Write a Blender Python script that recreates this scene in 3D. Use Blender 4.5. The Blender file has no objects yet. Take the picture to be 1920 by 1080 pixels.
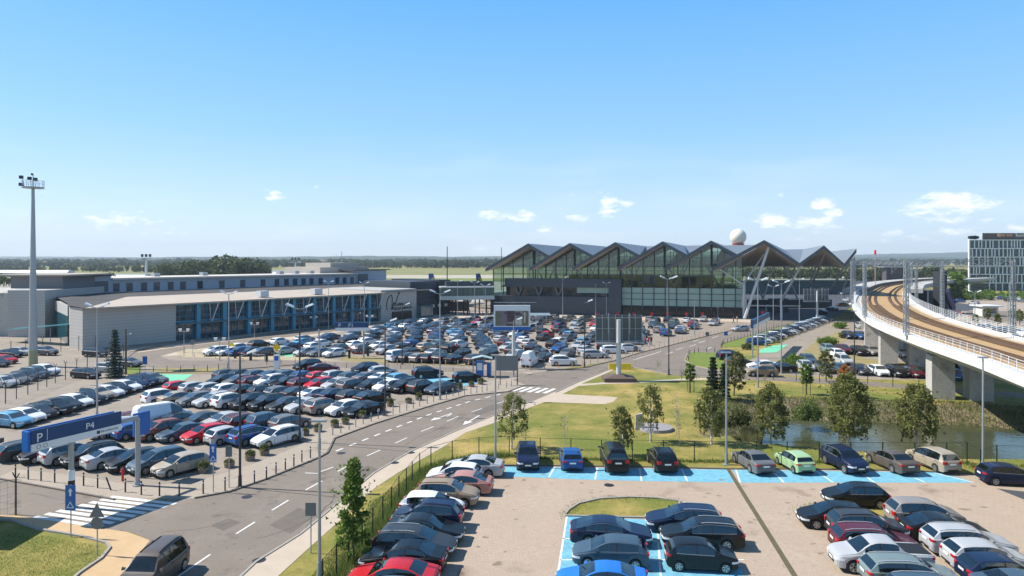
import bpy, bmesh, math, random
import numpy as np
from mathutils import Vector, Matrix, noise
from mathutils.geometry import tessellate_polygon
S = bpy.context.scene
COL = S.collection
R = math.radians
PI = math.pi
rnd = random.Random(7)
nr = np.random.RandomState(11)

# ---------------------------------------------------------------- camera, sky, sun
H = 17.0; F = 1280.0; HY = 487.0            # eye height, focal length and horizon row in photo pixels
cam = bpy.data.objects.new('camera', bpy.data.cameras.new('camera')); COL.objects.link(cam)
cam.data.lens = 24; cam.data.sensor_width = 36; cam.data.shift_y = -53/1920
cam.data.clip_start = .5; cam.data.clip_end = 30000
cam.location = (0, 0, H); cam.rotation_euler = (PI/2, 0, 0)
S.camera = cam
S.view_settings.view_transform = 'Standard'; S.view_settings.look = 'None'
S.view_settings.exposure = 0.64; S.view_settings.gamma = 1
S.cycles.max_bounces = 6; S.cycles.transparent_max_bounces = 16; S.cycles.volume_bounces = 0
S.cycles.diffuse_bounces = 3; S.cycles.glossy_bounces = 3
SUN_EL = 47.0; SUN_DIR = Vector((-.987*math.cos(R(SUN_EL)), .16*math.cos(R(SUN_EL)), math.sin(R(SUN_EL))))
sun = bpy.data.objects.new('sun', bpy.data.lights.new('sun', 'SUN')); COL.objects.link(sun)
sun.data.energy = 4.9; sun.data.angle = R(.53); sun.data.color = (1, .95, .87)
sun.rotation_euler = SUN_DIR.to_track_quat('Z', 'Y').to_euler()
W = bpy.data.worlds.new("World"); S.world = W; W.use_nodes = True

def build_world():
    nt = W.node_tree; N = nt.nodes; L = nt.links; N.clear()
    out = N.new('ShaderNodeOutputWorld'); bg = N.new('ShaderNodeBackground')
    sky = N.new('ShaderNodeTexSky'); sky.sky_type = 'NISHITA'; sky.sun_disc = False
    sky.sun_elevation = R(SUN_EL); sky.sun_rotation = math.atan2(SUN_DIR.x, SUN_DIR.y)
    sky.altitude = 150; sky.air_density = 1.0; sky.dust_density = .55; sky.ozone_density = 3.0
    bg.inputs[1].default_value = .114
    tc = N.new('ShaderNodeTexCoord')
    mask = None
    # fair-weather clouds: (photo px, py, half width, half height, strength)
    clouds = [(514,367,20,9,.8),(592,351,12,5,.3),(240,412,75,18,.30),(300,430,45,14,.25),(922,405,26,9,.7),(980,405,28,11,.8),
              (1013,430,21,8,.7),(1140,377,24,14,.6),(1172,380,22,12,.35),(1138,398,28,8,.7),(1084,409,22,9,.6),(1455,414,34,11,.9),
              (1545,382,22,8,.75),(1572,402,32,8,.75),(1527,417,38,13,.95),(1468,364,11,5,.35),(1780,383,62,17,.95),(1770,412,62,11,.5),
              (1675,437,20,7,.7),(1800,432,50,10,.4),(1490,447,20,5,.4),(1912,426,26,10,.6),(1070,366,9,5,.25),(900,467,40,9,.3),(1700,448,60,8,.25),(450,455,30,6,.25),(1850,415,40,8,.35)]
    nz = N.new('ShaderNodeTexNoise'); nz.inputs['Scale'].default_value = 42; nz.inputs['Detail'].default_value = 8; nz.inputs['Roughness'].default_value = .62
    mp = N.new('ShaderNodeMapping'); mp.inputs['Scale'].default_value = (1, 1, 2.6)
    L.new(tc.outputs['Generated'], mp.inputs[0]); L.new(mp.outputs[0], nz.inputs['Vector'])
    def m(op, a, b=None, clamp=False):
        n = N.new('ShaderNodeMath'); n.operation = op; n.use_clamp = clamp
        for k, v in enumerate((a, b)):
            if v is None: continue
            if isinstance(v, (int, float)): n.inputs[k].default_value = v
            else: L.new(v, n.inputs[k])
        return n.outputs[0]
    for (px, py, hw, hh, st) in clouds:
        d = Vector(((px-960)/F, 1, -(py-HY)/F)).normalized()
        mpn = N.new('ShaderNodeMapping'); mpn.vector_type = 'TEXTURE'
        mpn.inputs['Location'].default_value = d
        az = math.atan2(d.y, d.x)
        mpn.inputs['Rotation'].default_value = (0, 0, az - PI/2)
        mpn.inputs['Scale'].default_value = (hw*1.5/F, .3, hh*1.7/F)
        L.new(tc.outputs['Generated'], mpn.inputs[0])
        ln = N.new('ShaderNodeVectorMath'); ln.operation = 'LENGTH'; L.new(mpn.outputs[0], ln.inputs[0])
        v = m('SUBTRACT', 1.0, ln.outputs['Value'], True)
        v = m('MULTIPLY', v, .35+st*1.1)
        mask = v if mask is None else m('MAXIMUM', mask, v)
    c = m('SUBTRACT', m('ADD', mask, m('MULTIPLY', nz.outputs['Fac'], 3.2)), 2.02)
    c = m('MULTIPLY', m('MULTIPLY', c, 1.5, True), m('MULTIPLY', mask, 3.0, True), True)
    wisp = N.new('ShaderNodeTexNoise'); wisp.inputs['Scale'].default_value = 5; wisp.inputs['Detail'].default_value = 5
    mp2 = N.new('ShaderNodeMapping'); mp2.inputs['Scale'].default_value = (1, 1, 5)
    L.new(tc.outputs['Generated'], mp2.inputs[0]); L.new(mp2.outputs[0], wisp.inputs['Vector'])
    sep = N.new('ShaderNodeSeparateXYZ'); L.new(tc.outputs['Generated'], sep.inputs[0])
    low = m('SUBTRACT', 1.0, m('MULTIPLY', sep.outputs['Z'], 5.0), True)
    w2 = m('MULTIPLY', m('MULTIPLY', m('SUBTRACT', wisp.outputs['Fac'], .5), 1.2, True), low, True)
    c = m('MAXIMUM', c, w2)
    hs = N.new('ShaderNodeHueSaturation'); hs.inputs['Saturation'].default_value = 1.22; hs.inputs['Value'].default_value = 1.0
    L.new(sky.outputs[0], hs.inputs['Color'])
    rp = N.new('ShaderNodeValToRGB'); els = [(0, (4.6, 5.3, 6.1)), (.09, (3.3, 4.7, 6.3)), (.18, (2.0, 4.0, 6.4)), (.36, (.86, 3.05, 6.3)), (.6, (.7, 1.5, 2.9)), (1, (.5, 1.0, 2.0))]
    for k, (ps, c_) in enumerate(els):
        el = rp.color_ramp.elements[k] if k < 1 else (rp.color_ramp.elements.new(ps) if k < len(els)-1 else rp.color_ramp.elements[-1])
        el.position = ps; el.color = (*[v/7 for v in c_], 1)
    L.new(sep.outputs['Z'], rp.inputs[0]); sc = N.new('ShaderNodeVectorMath'); sc.operation = 'SCALE'; sc.inputs['Scale'].default_value = 7; L.new(rp.outputs[0], sc.inputs[0])
    bl = N.new('ShaderNodeMix'); bl.data_type = 'RGBA'; bl.inputs['Factor'].default_value = .75; L.new(hs.outputs[0], bl.inputs['A']); L.new(sc.outputs[0], bl.inputs['B'])
    mix = N.new('ShaderNodeMix'); mix.data_type = 'RGBA'
    L.new(c, mix.inputs['Factor']); L.new(bl.outputs['Result'], mix.inputs['A']); mix.inputs['B'].default_value = (6.8, 6.95, 7.1, 1)
    L.new(mix.outputs['Result'], bg.inputs[0]); L.new(bg.outputs[0], out.inputs[0])
build_world()

# ---------------------------------------------------------------- helpers
def P(px, py, z=0.0):
    "point of the plane z seen at a photo pixel"
    D = (H-z)*F/(py-HY)
    return Vector(((px-960)/F*D, D, z))
def X(px, D): return (px-960)/F*D
def Z(py, D): return H-(py-HY)/F*D

MATS = {}
def mat(name, col, rough=.8, metal=0., var=None, scale=1., amt=.25, bump=0., bscale=None, coat=0., spec=.5, world=True, extra=None, var2=None, scale2=None, emit=None, stain=0, speck=0, brick=0):
    if name in MATS: return MATS[name]
    m = bpy.data.materials.new(name); m.use_nodes = True; nt = m.node_tree; N = nt.nodes; L = nt.links
    b = N['Principled BSDF']; b.inputs['Roughness'].default_value = rough; b.inputs['Metallic'].default_value = metal
    b.inputs['Coat Weight'].default_value = coat; b.inputs['Specular IOR Level'].default_value = spec
    if len(col) == 3: col = (*col, 1)
    b.inputs['Base Color'].default_value = col
    if emit: b.inputs['Emission Color'].default_value = (*emit[0], 1); b.inputs['Emission Strength'].default_value = emit[1]
    src = None
    if var or bump:
        if world:
            g = N.new('ShaderNodeNewGeometry'); src = g.outputs['Position']
        else:
            g = N.new('ShaderNodeTexCoord'); src = g.outputs['Object']
    if var:
        n = N.new('ShaderNodeTexNoise'); n.inputs['Scale'].default_value = scale; n.inputs['Detail'].default_value = 7; n.inputs['Roughness'].default_value = .65
        L.new(src, n.inputs['Vector'])
        r = N.new('ShaderNodeValToRGB'); r.color_ramp.elements[0].position = .5-amt; r.color_ramp.elements[1].position = .5+amt
        r.color_ramp.elements[0].color = col; r.color_ramp.elements[1].color = (*var, 1)
        L.new(n.outputs['Fac'], r.inputs[0]); o = r.outputs[0]
        if var2:
            n2 = N.new('ShaderNodeTexNoise'); n2.inputs['Scale'].default_value = scale2; n2.inputs['Detail'].default_value = 4
            L.new(src, n2.inputs['Vector'])
            r2 = N.new('ShaderNodeValToRGB'); r2.color_ramp.elements[0].position = .42; r2.color_ramp.elements[1].position = .62
            r2.color_ramp.elements[0].color = (0, 0, 0, 1); r2.color_ramp.elements[1].color = (1, 1, 1, 1)
            L.new(n2.outputs['Fac'], r2.inputs[0])
            mx = N.new('ShaderNodeMix'); mx.data_type = 'RGBA'; L.new(r2.outputs[0], mx.inputs['Factor']); L.new(o, mx.inputs['A']); mx.inputs['B'].default_value = (*var2, 1)
            o = mx.outputs['Result']
        def dark(fac, col_, out_):
            mx = N.new('ShaderNodeMix'); mx.data_type = 'RGBA'; mx.blend_type = 'MULTIPLY'; L.new(fac, mx.inputs['Factor']); L.new(out_, mx.inputs['A']); mx.inputs['B'].default_value = (*col_, 1); return mx.outputs['Result']
        def thr(sc, lo, hi, det=3):
            n3 = N.new('ShaderNodeTexNoise'); n3.inputs['Scale'].default_value = sc; n3.inputs['Detail'].default_value = det; L.new(src, n3.inputs['Vector'])
            mr = N.new('ShaderNodeMapRange'); mr.inputs['From Min'].default_value = lo; mr.inputs['From Max'].default_value = hi; L.new(n3.outputs['Fac'], mr.inputs[0]); return mr.outputs[0]
        if stain: o = dark(thr(stain, .60, .72, 5), (.62, .60, .58), o); o = dark(thr(stain*3.3, .66, .74, 2), (.55, .52, .50), o)
        if speck: o = dark(thr(speck, .35, .65, 2), (.86, .86, .86), o)
        if brick:
            bk = N.new('ShaderNodeTexBrick'); bk.inputs['Scale'].default_value = 1; bk.inputs['Brick Width'].default_value = brick; bk.inputs['Row Height'].default_value = brick*.6; bk.inputs['Mortar Size'].default_value = .02; bk.inputs['Mortar Smooth'].default_value = .3
            rt = N.new('ShaderNodeMapping'); rt.inputs['Rotation'].default_value = (0, 0, R(-6)); L.new(src, rt.inputs[0]); L.new(rt.outputs[0], bk.inputs['Vector']); o = dark(bk.outputs['Fac'], (.90, .89, .88), o)
        L.new(o, b.inputs['Base Color'])
    if bump:
        n = N.new('ShaderNodeTexNoise'); n.inputs['Scale'].default_value = bscale or scale*4; n.inputs['Detail'].default_value = 3
        L.new(src, n.inputs['Vector']); bp = N.new('ShaderNodeBump'); bp.inputs['Strength'].default_value = bump; bp.inputs['Distance'].default_value = .1
        L.new(n.outputs['Fac'], bp.inputs['Height']); L.new(bp.outputs[0], b.inputs['Normal'])
    MATS[name] = m
    return m

class MB:
    def __init__(s): s.v = []; s.f = []; s.m = []
    def add(s, vs, fs, mi=0):
        o = len(s.v); s.v += [tuple(v) for v in vs]; s.f += [tuple(i+o for i in f) for f in fs]; s.m += [mi]*len(fs); return s
    def box(s, c, d, rz=0., mi=0, M=None):
        hx, hy, hz = d[0]/2, d[1]/2, d[2]/2
        vs = [Vector((x, y, z)) for z in (-hz, hz) for x, y in ((-hx, -hy), (hx, -hy), (hx, hy), (-hx, hy))]
        c_, s_ = math.cos(rz), math.sin(rz)
        vs = [Vector((v.x*c_-v.y*s_+c[0], v.x*s_+v.y*c_+c[1], v.z+c[2])) for v in vs]
        if M: vs = [M @ v for v in vs]
        return s.add(vs, [(3, 2, 1, 0), (4, 5, 6, 7), (0, 1, 5, 4), (1, 2, 6, 5), (2, 3, 7, 6), (3, 0, 4, 7)], mi)
    def beam(s, a, b, w, h=None, mi=0, up=(0, 0, 1)):
        a = Vector(a); b = Vector(b); h = h or w; d = (b-a).normalized(); u = Vector(up)
        if abs(d.dot(u)) > .98: u = Vector((0, 1, 0))
        x = d.cross(u).normalized(); y = x.cross(d)
        vs = [p + x*sx*w/2 + y*sy*h/2 for p in (a, b) for sx, sy in ((-1, -1), (1, -1), (1, 1), (-1, 1))]
        return s.add(vs, [(3, 2, 1, 0), (4, 5, 6, 7), (0, 1, 5, 4), (1, 2, 6, 5), (2, 3, 7, 6), (3, 0, 4, 7)], mi)
    def tube(s, a, b, r0, r1=None, n=8, mi=0, caps=True):
        a = Vector(a); b = Vector(b); r1 = r0 if r1 is None else r1; d = (b-a).normalized()
        u = Vector((0, 0, 1)) if abs(d.z) < .9 else Vector((1, 0, 0)); x = d.cross(u).normalized(); y = d.cross(x)
        vs = [p + (x*math.cos(2*PI*k/n)+y*math.sin(2*PI*k/n))*r for p, r in ((a, r0), (b, r1)) for k in range(n)]
        fs = [(k, (k+1) % n, n+(k+1) % n, n+k) for k in range(n)]
        if caps: fs += [tuple(range(n-1, -1, -1)), tuple(range(n, 2*n))]
        return s.add(vs, fs, mi)
    def prism(s, poly, z0, z1, mi=0):
        n = len(poly); vs = [(p[0], p[1], z0) for p in poly] + [(p[0], p[1], z1) for p in poly]
        ts = tessellate_polygon([[Vector((p[0], p[1], 0)) for p in poly]])
        fs = [(k, (k+1) % n, n+(k+1) % n, n+k) for k in range(n)] + [tuple(t) for t in ts] + [tuple(n+i for i in t) for t in ts]
        return s.add(vs, fs, mi)
    def quad(s, a, b, c, d, mi=0): return s.add([a, b, c, d], [(0, 1, 2, 3)], mi)
    def slab(s, pts, t, mi=0):
        "polygon given by 3-d points, thickened downwards by t"
        n = len(pts); vs = [tuple(p) for p in pts] + [(p[0], p[1], p[2]-t) for p in pts]
        return s.add(vs, [tuple(range(n)), tuple(range(2*n-1, n-1, -1))] + [(k, n+k, n+(k+1) % n, (k+1) % n) for k in range(n)], mi)
    def mesh(s, name, mats, smooth=False, fix=False):
        me = bpy.data.meshes.new(name); me.from_pydata(s.v, [], s.f)
        for m in (mats if isinstance(mats, (list, tuple)) else [mats]): me.materials.append(m)
        me.polygons.foreach_set('material_index', s.m)
        if fix:
            bm = bmesh.new(); bm.from_mesh(me); bmesh.ops.recalc_face_normals(bm, faces=bm.faces); bm.to_mesh(me); bm.free()
        if smooth:
            me.polygons.foreach_set('use_smooth', [True]*len(s.f)); me.set_sharp_from_angle(angle=R(smooth if smooth > 1 else 40))
        me.update(); return me
    def build(s, name, mats, parent=None, smooth=False, loc=None, fix=True):
        return link(name, s.mesh(name, mats, smooth, fix), parent, loc)

def link(name, me, parent=None, loc=None, rz=0):
    o = bpy.data.objects.new(name, me); COL.objects.link(o)
    if parent: o.parent = parent
    if loc is not None: o.location = loc
    if rz: o.rotation_euler = (0, 0, rz)
    return o
def tag(o, label, cat, group=None, kind=None):
    o['label'] = label; o['category'] = cat
    if group: o['group'] = group
    if kind: o['kind'] = kind
    return o
def thing(name, loc, label, cat, group=None, rz=0):
    o = link(name, None, None, loc, rz); o.empty_display_size = .3
    return tag(o, label, cat, group)
def part(o, label=None):
    if label: o['label'] = label
    return o
def struct(o, label=None): 
    o['kind'] = 'structure'
    if label: o['label'] = label
    return o
def dup(o, parent=None, loc=None, rz=None):
    c = o.copy(); COL.objects.link(c)
    if parent: c.parent = parent
    if loc is not None: c.location = loc
    if rz is not None: c.rotation_euler = (0, 0, rz)
    for ch in list(o.children): dup(ch, c)
    return c
ORD = lambda n: ['first','second','third','fourth','fifth','sixth','seventh','eighth','ninth','tenth','eleventh','twelfth','thirteenth','fourteenth','fifteenth','sixteenth','seventeenth','eighteenth','nineteenth','twentieth'][n-1] if n <= 20 else f'{n}th'

_text = {}
def text_mesh(txt, size, ext=.01, mats=None, name='lettering', align='LEFT'):
    cu = bpy.data.curves.new('t', 'FONT'); cu.body = txt; cu.size = size; cu.extrude = ext; cu.align_x = align; cu.resolution_u = 3
    ob = bpy.data.objects.new('t', cu); COL.objects.link(ob)
    dg = bpy.context.evaluated_depsgraph_get(); me = bpy.data.meshes.new_from_object(ob.evaluated_get(dg))
    bpy.data.objects.remove(ob); bpy.data.curves.remove(cu)
    me.materials.clear(); me.materials.append(mats); me.name = name
    return me
def face_matrix(o, xd, up=(0, 0, 1)):
    x = Vector(xd).normalized(); z = Vector(up); n = x.cross(z)
    return Matrix((( x.x, z.x, n.x, o[0]), (x.y, z.y, n.y, o[1]), (x.z, z.z, n.z, o[2]), (0, 0, 0, 1)))

# ---------------------------------------------------------------- materials
M_grass = mat('grass', (.155, .158, .018), .95, var=(.40, .285, .085), scale=.30, amt=.14, var2=(.13, .155, .016), scale2=.09, stain=.8, speck=3, bump=.5, bscale=5)
M_lawn = mat('lawn_green', (.09, .15, .015), .95, var=(.17, .20, .03), scale=.6, amt=.2, bump=.5, bscale=5)
M_dry = mat('dry_grass', (.19, .165, .055), .95, var=(.29, .23, .11), scale=.35, amt=.22, bump=.4, bscale=5)
M_road = mat('road_asphalt', (.170, .139, .110), .85, var=(.235, .195, .156), scale=.22, amt=.2, var2=(.192, .158, .126), scale2=1.3, stain=.5, speck=9, bump=.15, bscale=12)
M_pave = mat('block_paving', (.31, .255, .200), .85, var=(.40, .335, .265), scale=.3, amt=.22, var2=(.34, .285, .225), scale2=1.7, stain=.7, speck=8, bump=.15, bscale=9)
M_lotpave = mat('car_park_paving', (.23, .192, .152), .85, var=(.33, .275, .218), scale=.13, amt=.2, var2=(.27, .226, .18), scale2=1.1, stain=.35, speck=8, bump=.15, bscale=9)
M_walk = mat('footpath_paving', (.40, .325, .25), .85, var=(.48, .40, .31), scale=.7, amt=.25)
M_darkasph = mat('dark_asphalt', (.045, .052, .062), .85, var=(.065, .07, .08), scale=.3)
M_kerb = mat('kerb_concrete', (.26, .24, .21), .85, var=(.34, .31, .27), scale=3)
M_kerbd = mat('kerb_stone_dark', (.10, .085, .07), .85, var=(.16, .14, .12), scale=3)
M_white = mat('road_paint_white', (.72, .72, .70), .7, var=(.55, .54, .50), scale=5, amt=.2)
M_bay = mat('bay_paint_blue', (.13, .37, .49), .8, var=(.18, .43, .54), scale=.9, amt=.25, var2=(.12, .33, .43), scale2=2.3)
M_bayg = mat('bay_paint_green', (.12, .46, .27), .8, var=(.17, .52, .33), scale=.5)
M_water = mat('pond_water', (.040, .046, .022), .10, var=(.065, .070, .032), scale=.3, bump=.35, bscale=1.6, spec=.35)
M_conc = mat('concrete', (.40, .38, .35), .8, var=(.47, .45, .42), scale=.4, stain=.5, speck=3)
M_concw = mat('white_concrete', (.60, .59, .56), .75, var=(.70, .69, .66), scale=.5, speck=1.2)
M_steel = mat('galvanised_steel', (.36, .38, .40), .45, .5)
M_steell = mat('light_steel', (.55, .57, .58), .5, .3)
M_dsteel = mat('dark_steel', (.03, .033, .036), .5, .3)
M_black = mat('black_plastic', (.012, .012, .013), .6)
M_tyre = mat('tyre_rubber', (.014, .014, .015), .85)
M_rim = mat('alloy_rim', (.42, .43, .44), .35, .7)
M_glass = mat('car_glass', (.030, .042, .048), .03, spec=1.0, coat=1.0)
M_lamp = mat('headlamp_glass', (.62, .66, .70), .12, spec=.9)
M_tail = mat('tail_lamp_red', (.42, .012, .012), .2)
M_plate = mat('plate_white', (.75, .75, .72), .5)
M_blue = mat('sign_blue', (.006, .050, .155), .4)
M_bluel = mat('sign_blue_bright', (.01, .12, .42), .4)
M_signw = mat('sign_white', (.72, .73, .73), .5)
M_yellow = mat('yellow_plastic', (.80, .55, .01), .5)
M_red = mat('red_paint', (.55, .02, .02), .5)
M_lampw = mat('lamp_cover_white', (.78, .79, .80), .3)
M_cmesh = mat('fence_green_dark', (.012, .030, .018), .6)
M_rail = mat('railing_white', (.70, .71, .71), .5)

def paint_material():
    m = bpy.data.materials.new('car_paint'); m.use_nodes = True; N = m.node_tree.nodes; b = N['Principled BSDF']
    oi = N.new('ShaderNodeObjectInfo'); m.node_tree.links.new(oi.outputs['Color'], b.inputs['Base Color'])
    b.inputs['Roughness'].default_value = .42; b.inputs['Metallic'].default_value = .1; b.inputs['Specular IOR Level'].default_value = .25; b.inputs['Coat Weight'].default_value = .30; b.inputs['Coat Roughness'].default_value = .04
    return m
M_paint = paint_material()

def leaf_material(name, c0, c1, c2=None):
    m = bpy.data.materials.new(name); m.use_nodes = True; nt = m.node_tree; N = nt.nodes; L = nt.links
    b = N['Principled BSDF']; b.inputs['Roughness'].default_value = .6; b.inputs['Specular IOR Level'].default_value = .25
    g = N.new('ShaderNodeNewGeometry'); r = N.new('ShaderNodeValToRGB')
    r.color_ramp.elements[0].color = (*c0, 1); r.color_ramp.elements[1].color = (*c1, 1)
    if c2: e = r.color_ramp.elements.new(.93); e.color = (*c1, 1); r.color_ramp.elements[-1].color = (*c2, 1)
    L.new(g.outputs['Random Per Island'], r.inputs[0]); L.new(r.outputs[0], b.inputs['Base Color'])
    t = N.new('ShaderNodeBsdfTranslucent'); L.new(r.outputs[0], t.inputs[0]); mx = N.new('ShaderNodeMixShader'); mx.inputs[0].default_value = .38
    L.new(b.outputs[0], mx.inputs[1]); L.new(t.outputs[0], mx.inputs[2]); L.new(mx.outputs[0], N['Material Output'].inputs[0])
    return m
ML_birch = leaf_material('birch_leaves', (.10, .12, .032), (.235, .24, .075), (.42, .36, .12))
ML_green = leaf_material('green_leaves', (.08, .14, .022), (.17, .26, .045))
ML_willow = leaf_material('willow_leaves', (.10, .15, .035), (.19, .24, .07))
ML_fir = leaf_material('fir_needles', (.018, .04, .022), (.045, .075, .04))
ML_blue = leaf_material('blue_spruce_needles', (.045, .07, .06), (.10, .135, .12))
ML_orange = leaf_material('orange_leaves', (.34, .12, .03), (.48, .22, .06))
ML_dull = leaf_material('dull_shrub_leaves', (.09, .11, .035), (.18, .19, .07), (.32, .27, .12))
ML_reed = leaf_material('reed_blades', (.12, .13, .05), (.24, .22, .10))
ML_wood = leaf_material('far_foliage', (.035, .055, .020), (.09, .115, .035))
M_birchbark = mat('birch_bark', (.62, .59, .53), .8, var=(.25, .23, .2), scale=3, amt=.15)
M_bark = mat('bark_brown', (.12, .09, .06), .9)

# ---------------------------------------------------------------- ground
def px_poly(pts, z=0): return [P(x, y) for x, y in pts]
pond_px = [(1398,822),(1398,808),(1420,792),(1476,786),(1560,789),(1634,792),(1718,795),(1843,799),(1884,803),(1930,808),(2100,812),(2300,815),(2300,880),(2060,862),(1920,853),(1715,850),(1650,843),(1549,834),(1474,828)]
WZ = -1.5
POND = [P(x, y, WZ if k in range(1, 12) else 0) for k, (x, y) in enumerate(pond_px)]
PQ = np.array([(p.x, p.y) for p in POND])
def sdist(x, y, Q=PQ):
    "signed distance (negative inside) from points to polygon Q"
    x = np.asarray(x, float); y = np.asarray(y, float); d = np.full(x.shape, 1e9); ins = np.zeros(x.shape, bool)
    n = len(Q)
    for i in range(n):
        ax, ay = Q[i]; bx, by = Q[(i+1) % n]; ex, ey = bx-ax, by-ay
        t = np.clip(((x-ax)*ex+(y-ay)*ey)/(ex*ex+ey*ey+1e-9), 0, 1)
        d = np.minimum(d, np.hypot(x-ax-t*ex, y-ay-t*ey))
        c = ((ay > y) != (by > y)); xx = (bx-ax)*(y-ay)/((by-ay) if by != ay else 1e-9)+ax
        ins ^= (c & (x < xx))
    return np.where(ins, -d, d)
def sd1(x, y, Q):
    d = 1e9; ins = False; n = len(Q); ax, ay = Q[-1]
    for bx, by in Q:
        ex, ey = bx-ax, by-ay; t = ((x-ax)*ex+(y-ay)*ey)/(ex*ex+ey*ey+1e-9); t = 0 if t < 0 else 1 if t > 1 else t
        d = min(d, math.hypot(x-ax-t*ex, y-ay-t*ey))
        if (ay > y) != (by > y) and x < ex*(y-ay)/(by-ay)+ax: ins = not ins
        ax, ay = bx, by
    return -d if ins else d
PQL = PQ.tolist()
def gz1(x, y):
    d = sd1(x, y, PQL); far = y > np.interp(x, [20, 40, 120], [66, 70, 76]); w = 4.6 if far else .9
    if d >= w: return 0.
    t = min(max(d/w, 0), 1); return WZ*(1-t)-.7*min(max(-d/2.5, 0), 1)
def ground_z(x, y):
    d = sdist(x, y)
    yc = np.interp(x, [20, 40, 120], [66, 70, 76])
    far = y > yc
    w = np.where(far, 4.6, .9)
    t = np.clip(d/w, 0, 1)
    z = WZ*(1-t)-.15*(1-np.clip((d+1)/1, 0, 1)) - .7*np.clip(-d/2.5, 0, 1)
    bump = np.where((d < 6) & (d > -.5) & far, .16*np.sin(x*2.1+y*.7)*np.sin(y*1.9-x*.3)*np.clip(1-abs(t-.5)*1.6, 0, 1), 0)
    return np.where(d < w, z+bump, 0)
def terrain():
    xs = np.unique(np.concatenate([[-9000, -5000, -2500, -1200, -600, -300, -150, -80, -40, 0], np.arange(15, 122, 1.2), [126, 140, 170, 220, 300, 450, 700, 1200, 2500, 5000, 9000]]))
    ys = np.unique(np.concatenate([[-300, -100, -30, 10, 40, 50], np.arange(55, 98, .8), [100, 110, 130, 170, 220, 300, 400, 600, 900, 1400, 2200, 3500, 5500, 9000]]))
    gx, gy = np.meshgrid(xs, ys); gz = ground_z(gx, gy); nx, ny = len(xs), len(ys)
    v = np.stack([gx.ravel(), gy.ravel(), gz.ravel()], 1)
    idx = np.arange(nx*ny).reshape(ny, nx)
    f = np.stack([idx[:-1, :-1].ravel(), idx[:-1, 1:].ravel(), idx[1:, 1:].ravel(), idx[1:, :-1].ravel()], 1)
    me = bpy.data.meshes.new('ground'); me.from_pydata(v.tolist(), [], f.tolist()); me.materials.append(M_grass)
    me.materials.append(mat('pond_bank_soil', (.13, .10, .055), .95, var=(.24, .19, .12), scale=1.1, amt=.2, var2=(.10, .11, .03), scale2=.5, bump=.8, bscale=6))
    cz = gz[:-1, :-1].ravel() ; me.polygons.foreach_set('material_index', ((cz < -.12)).astype(int).tolist())
    me.polygons.foreach_set('use_smooth', [True]*len(f))
    struct(link('ground', me))
terrain()
wb = MB(); cx = PQ.mean(0)
wb.add([(p[0], p[1], WZ) for p in [(14,60),(140,60),(140,92),(14,92)]], [(0, 1, 2, 3)])
struct(wb.build('pond_water', M_water), 'greenish pond between grassy banks')

def sheet(name, pts, lvl, m, world=False, label=None, kind='structure'):
    pts = [Vector((p[0], p[1], 0)) for p in pts] if world else px_poly(pts)
    mb = MB(); ts = tessellate_polygon([pts])
    mb.add([(p.x, p.y, .004*lvl) for p in pts], [tuple(t) for t in ts])
    me = mb.mesh(name, m)
    for poly in me.polygons:
        if poly.normal.z < 0: poly.flip()
    o = link(name, me); o['kind'] = kind
    if label: o['label'] = label
    return o
def stroke(mb, a, b, w, lvl):
    a = Vector((a[0], a[1], 0)); b = Vector((b[0], b[1], 0)); d = (b-a).normalized(); n = Vector((-d.y, d.x, 0))*w/2; z = Vector((0, 0, .004*lvl))
    mb.quad(a-n+z, b-n+z, b+n+z, a+n+z)
def polyline(pts, step):
    "points every step metres along a ground polyline given by photo pixels"
    w = [p if isinstance(p, Vector) else P(*p) for p in pts]; out = []; acc = 0
    for a, b in zip(w, w[1:]):
        l = (b-a).length; t = -acc
        while t+step <= l+1e-6 or (not out):
            t += step if out else 0
            if t > l: break
            out.append(a+(b-a)*(max(t, 0)/l))
        acc = l-t if out else 0
    return out
def kerb(name, pts, m, w=.16, h=.11, closed=False):
    mb = MB(); q = [Vector((p.x, p.y, 0)) for p in (P(*p) for p in pts)]
    if closed: q.append(q[0])
    L_, R_ = [], []
    for i, p in enumerate(q):
        a = q[i-1] if i else (q[-2] if closed else p); b = q[i+1] if i < len(q)-1 else (q[1] if closed else p)
        d = (b-a).normalized(); n = Vector((-d.y, d.x, 0))*w/2; L_.append(p+n); R_.append(p-n)
    up = Vector((0, 0, h))
    for i in range(len(q)-1):
        a, b, c, d = L_[i], L_[i+1], R_[i+1], R_[i]
        mb.add([a, b, c, d, a+up, b+up, c+up, d+up], [(4, 5, 6, 7), (0, 1, 5, 4), (2, 3, 7, 6)])
    return struct(mb.build(name, m))

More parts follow.
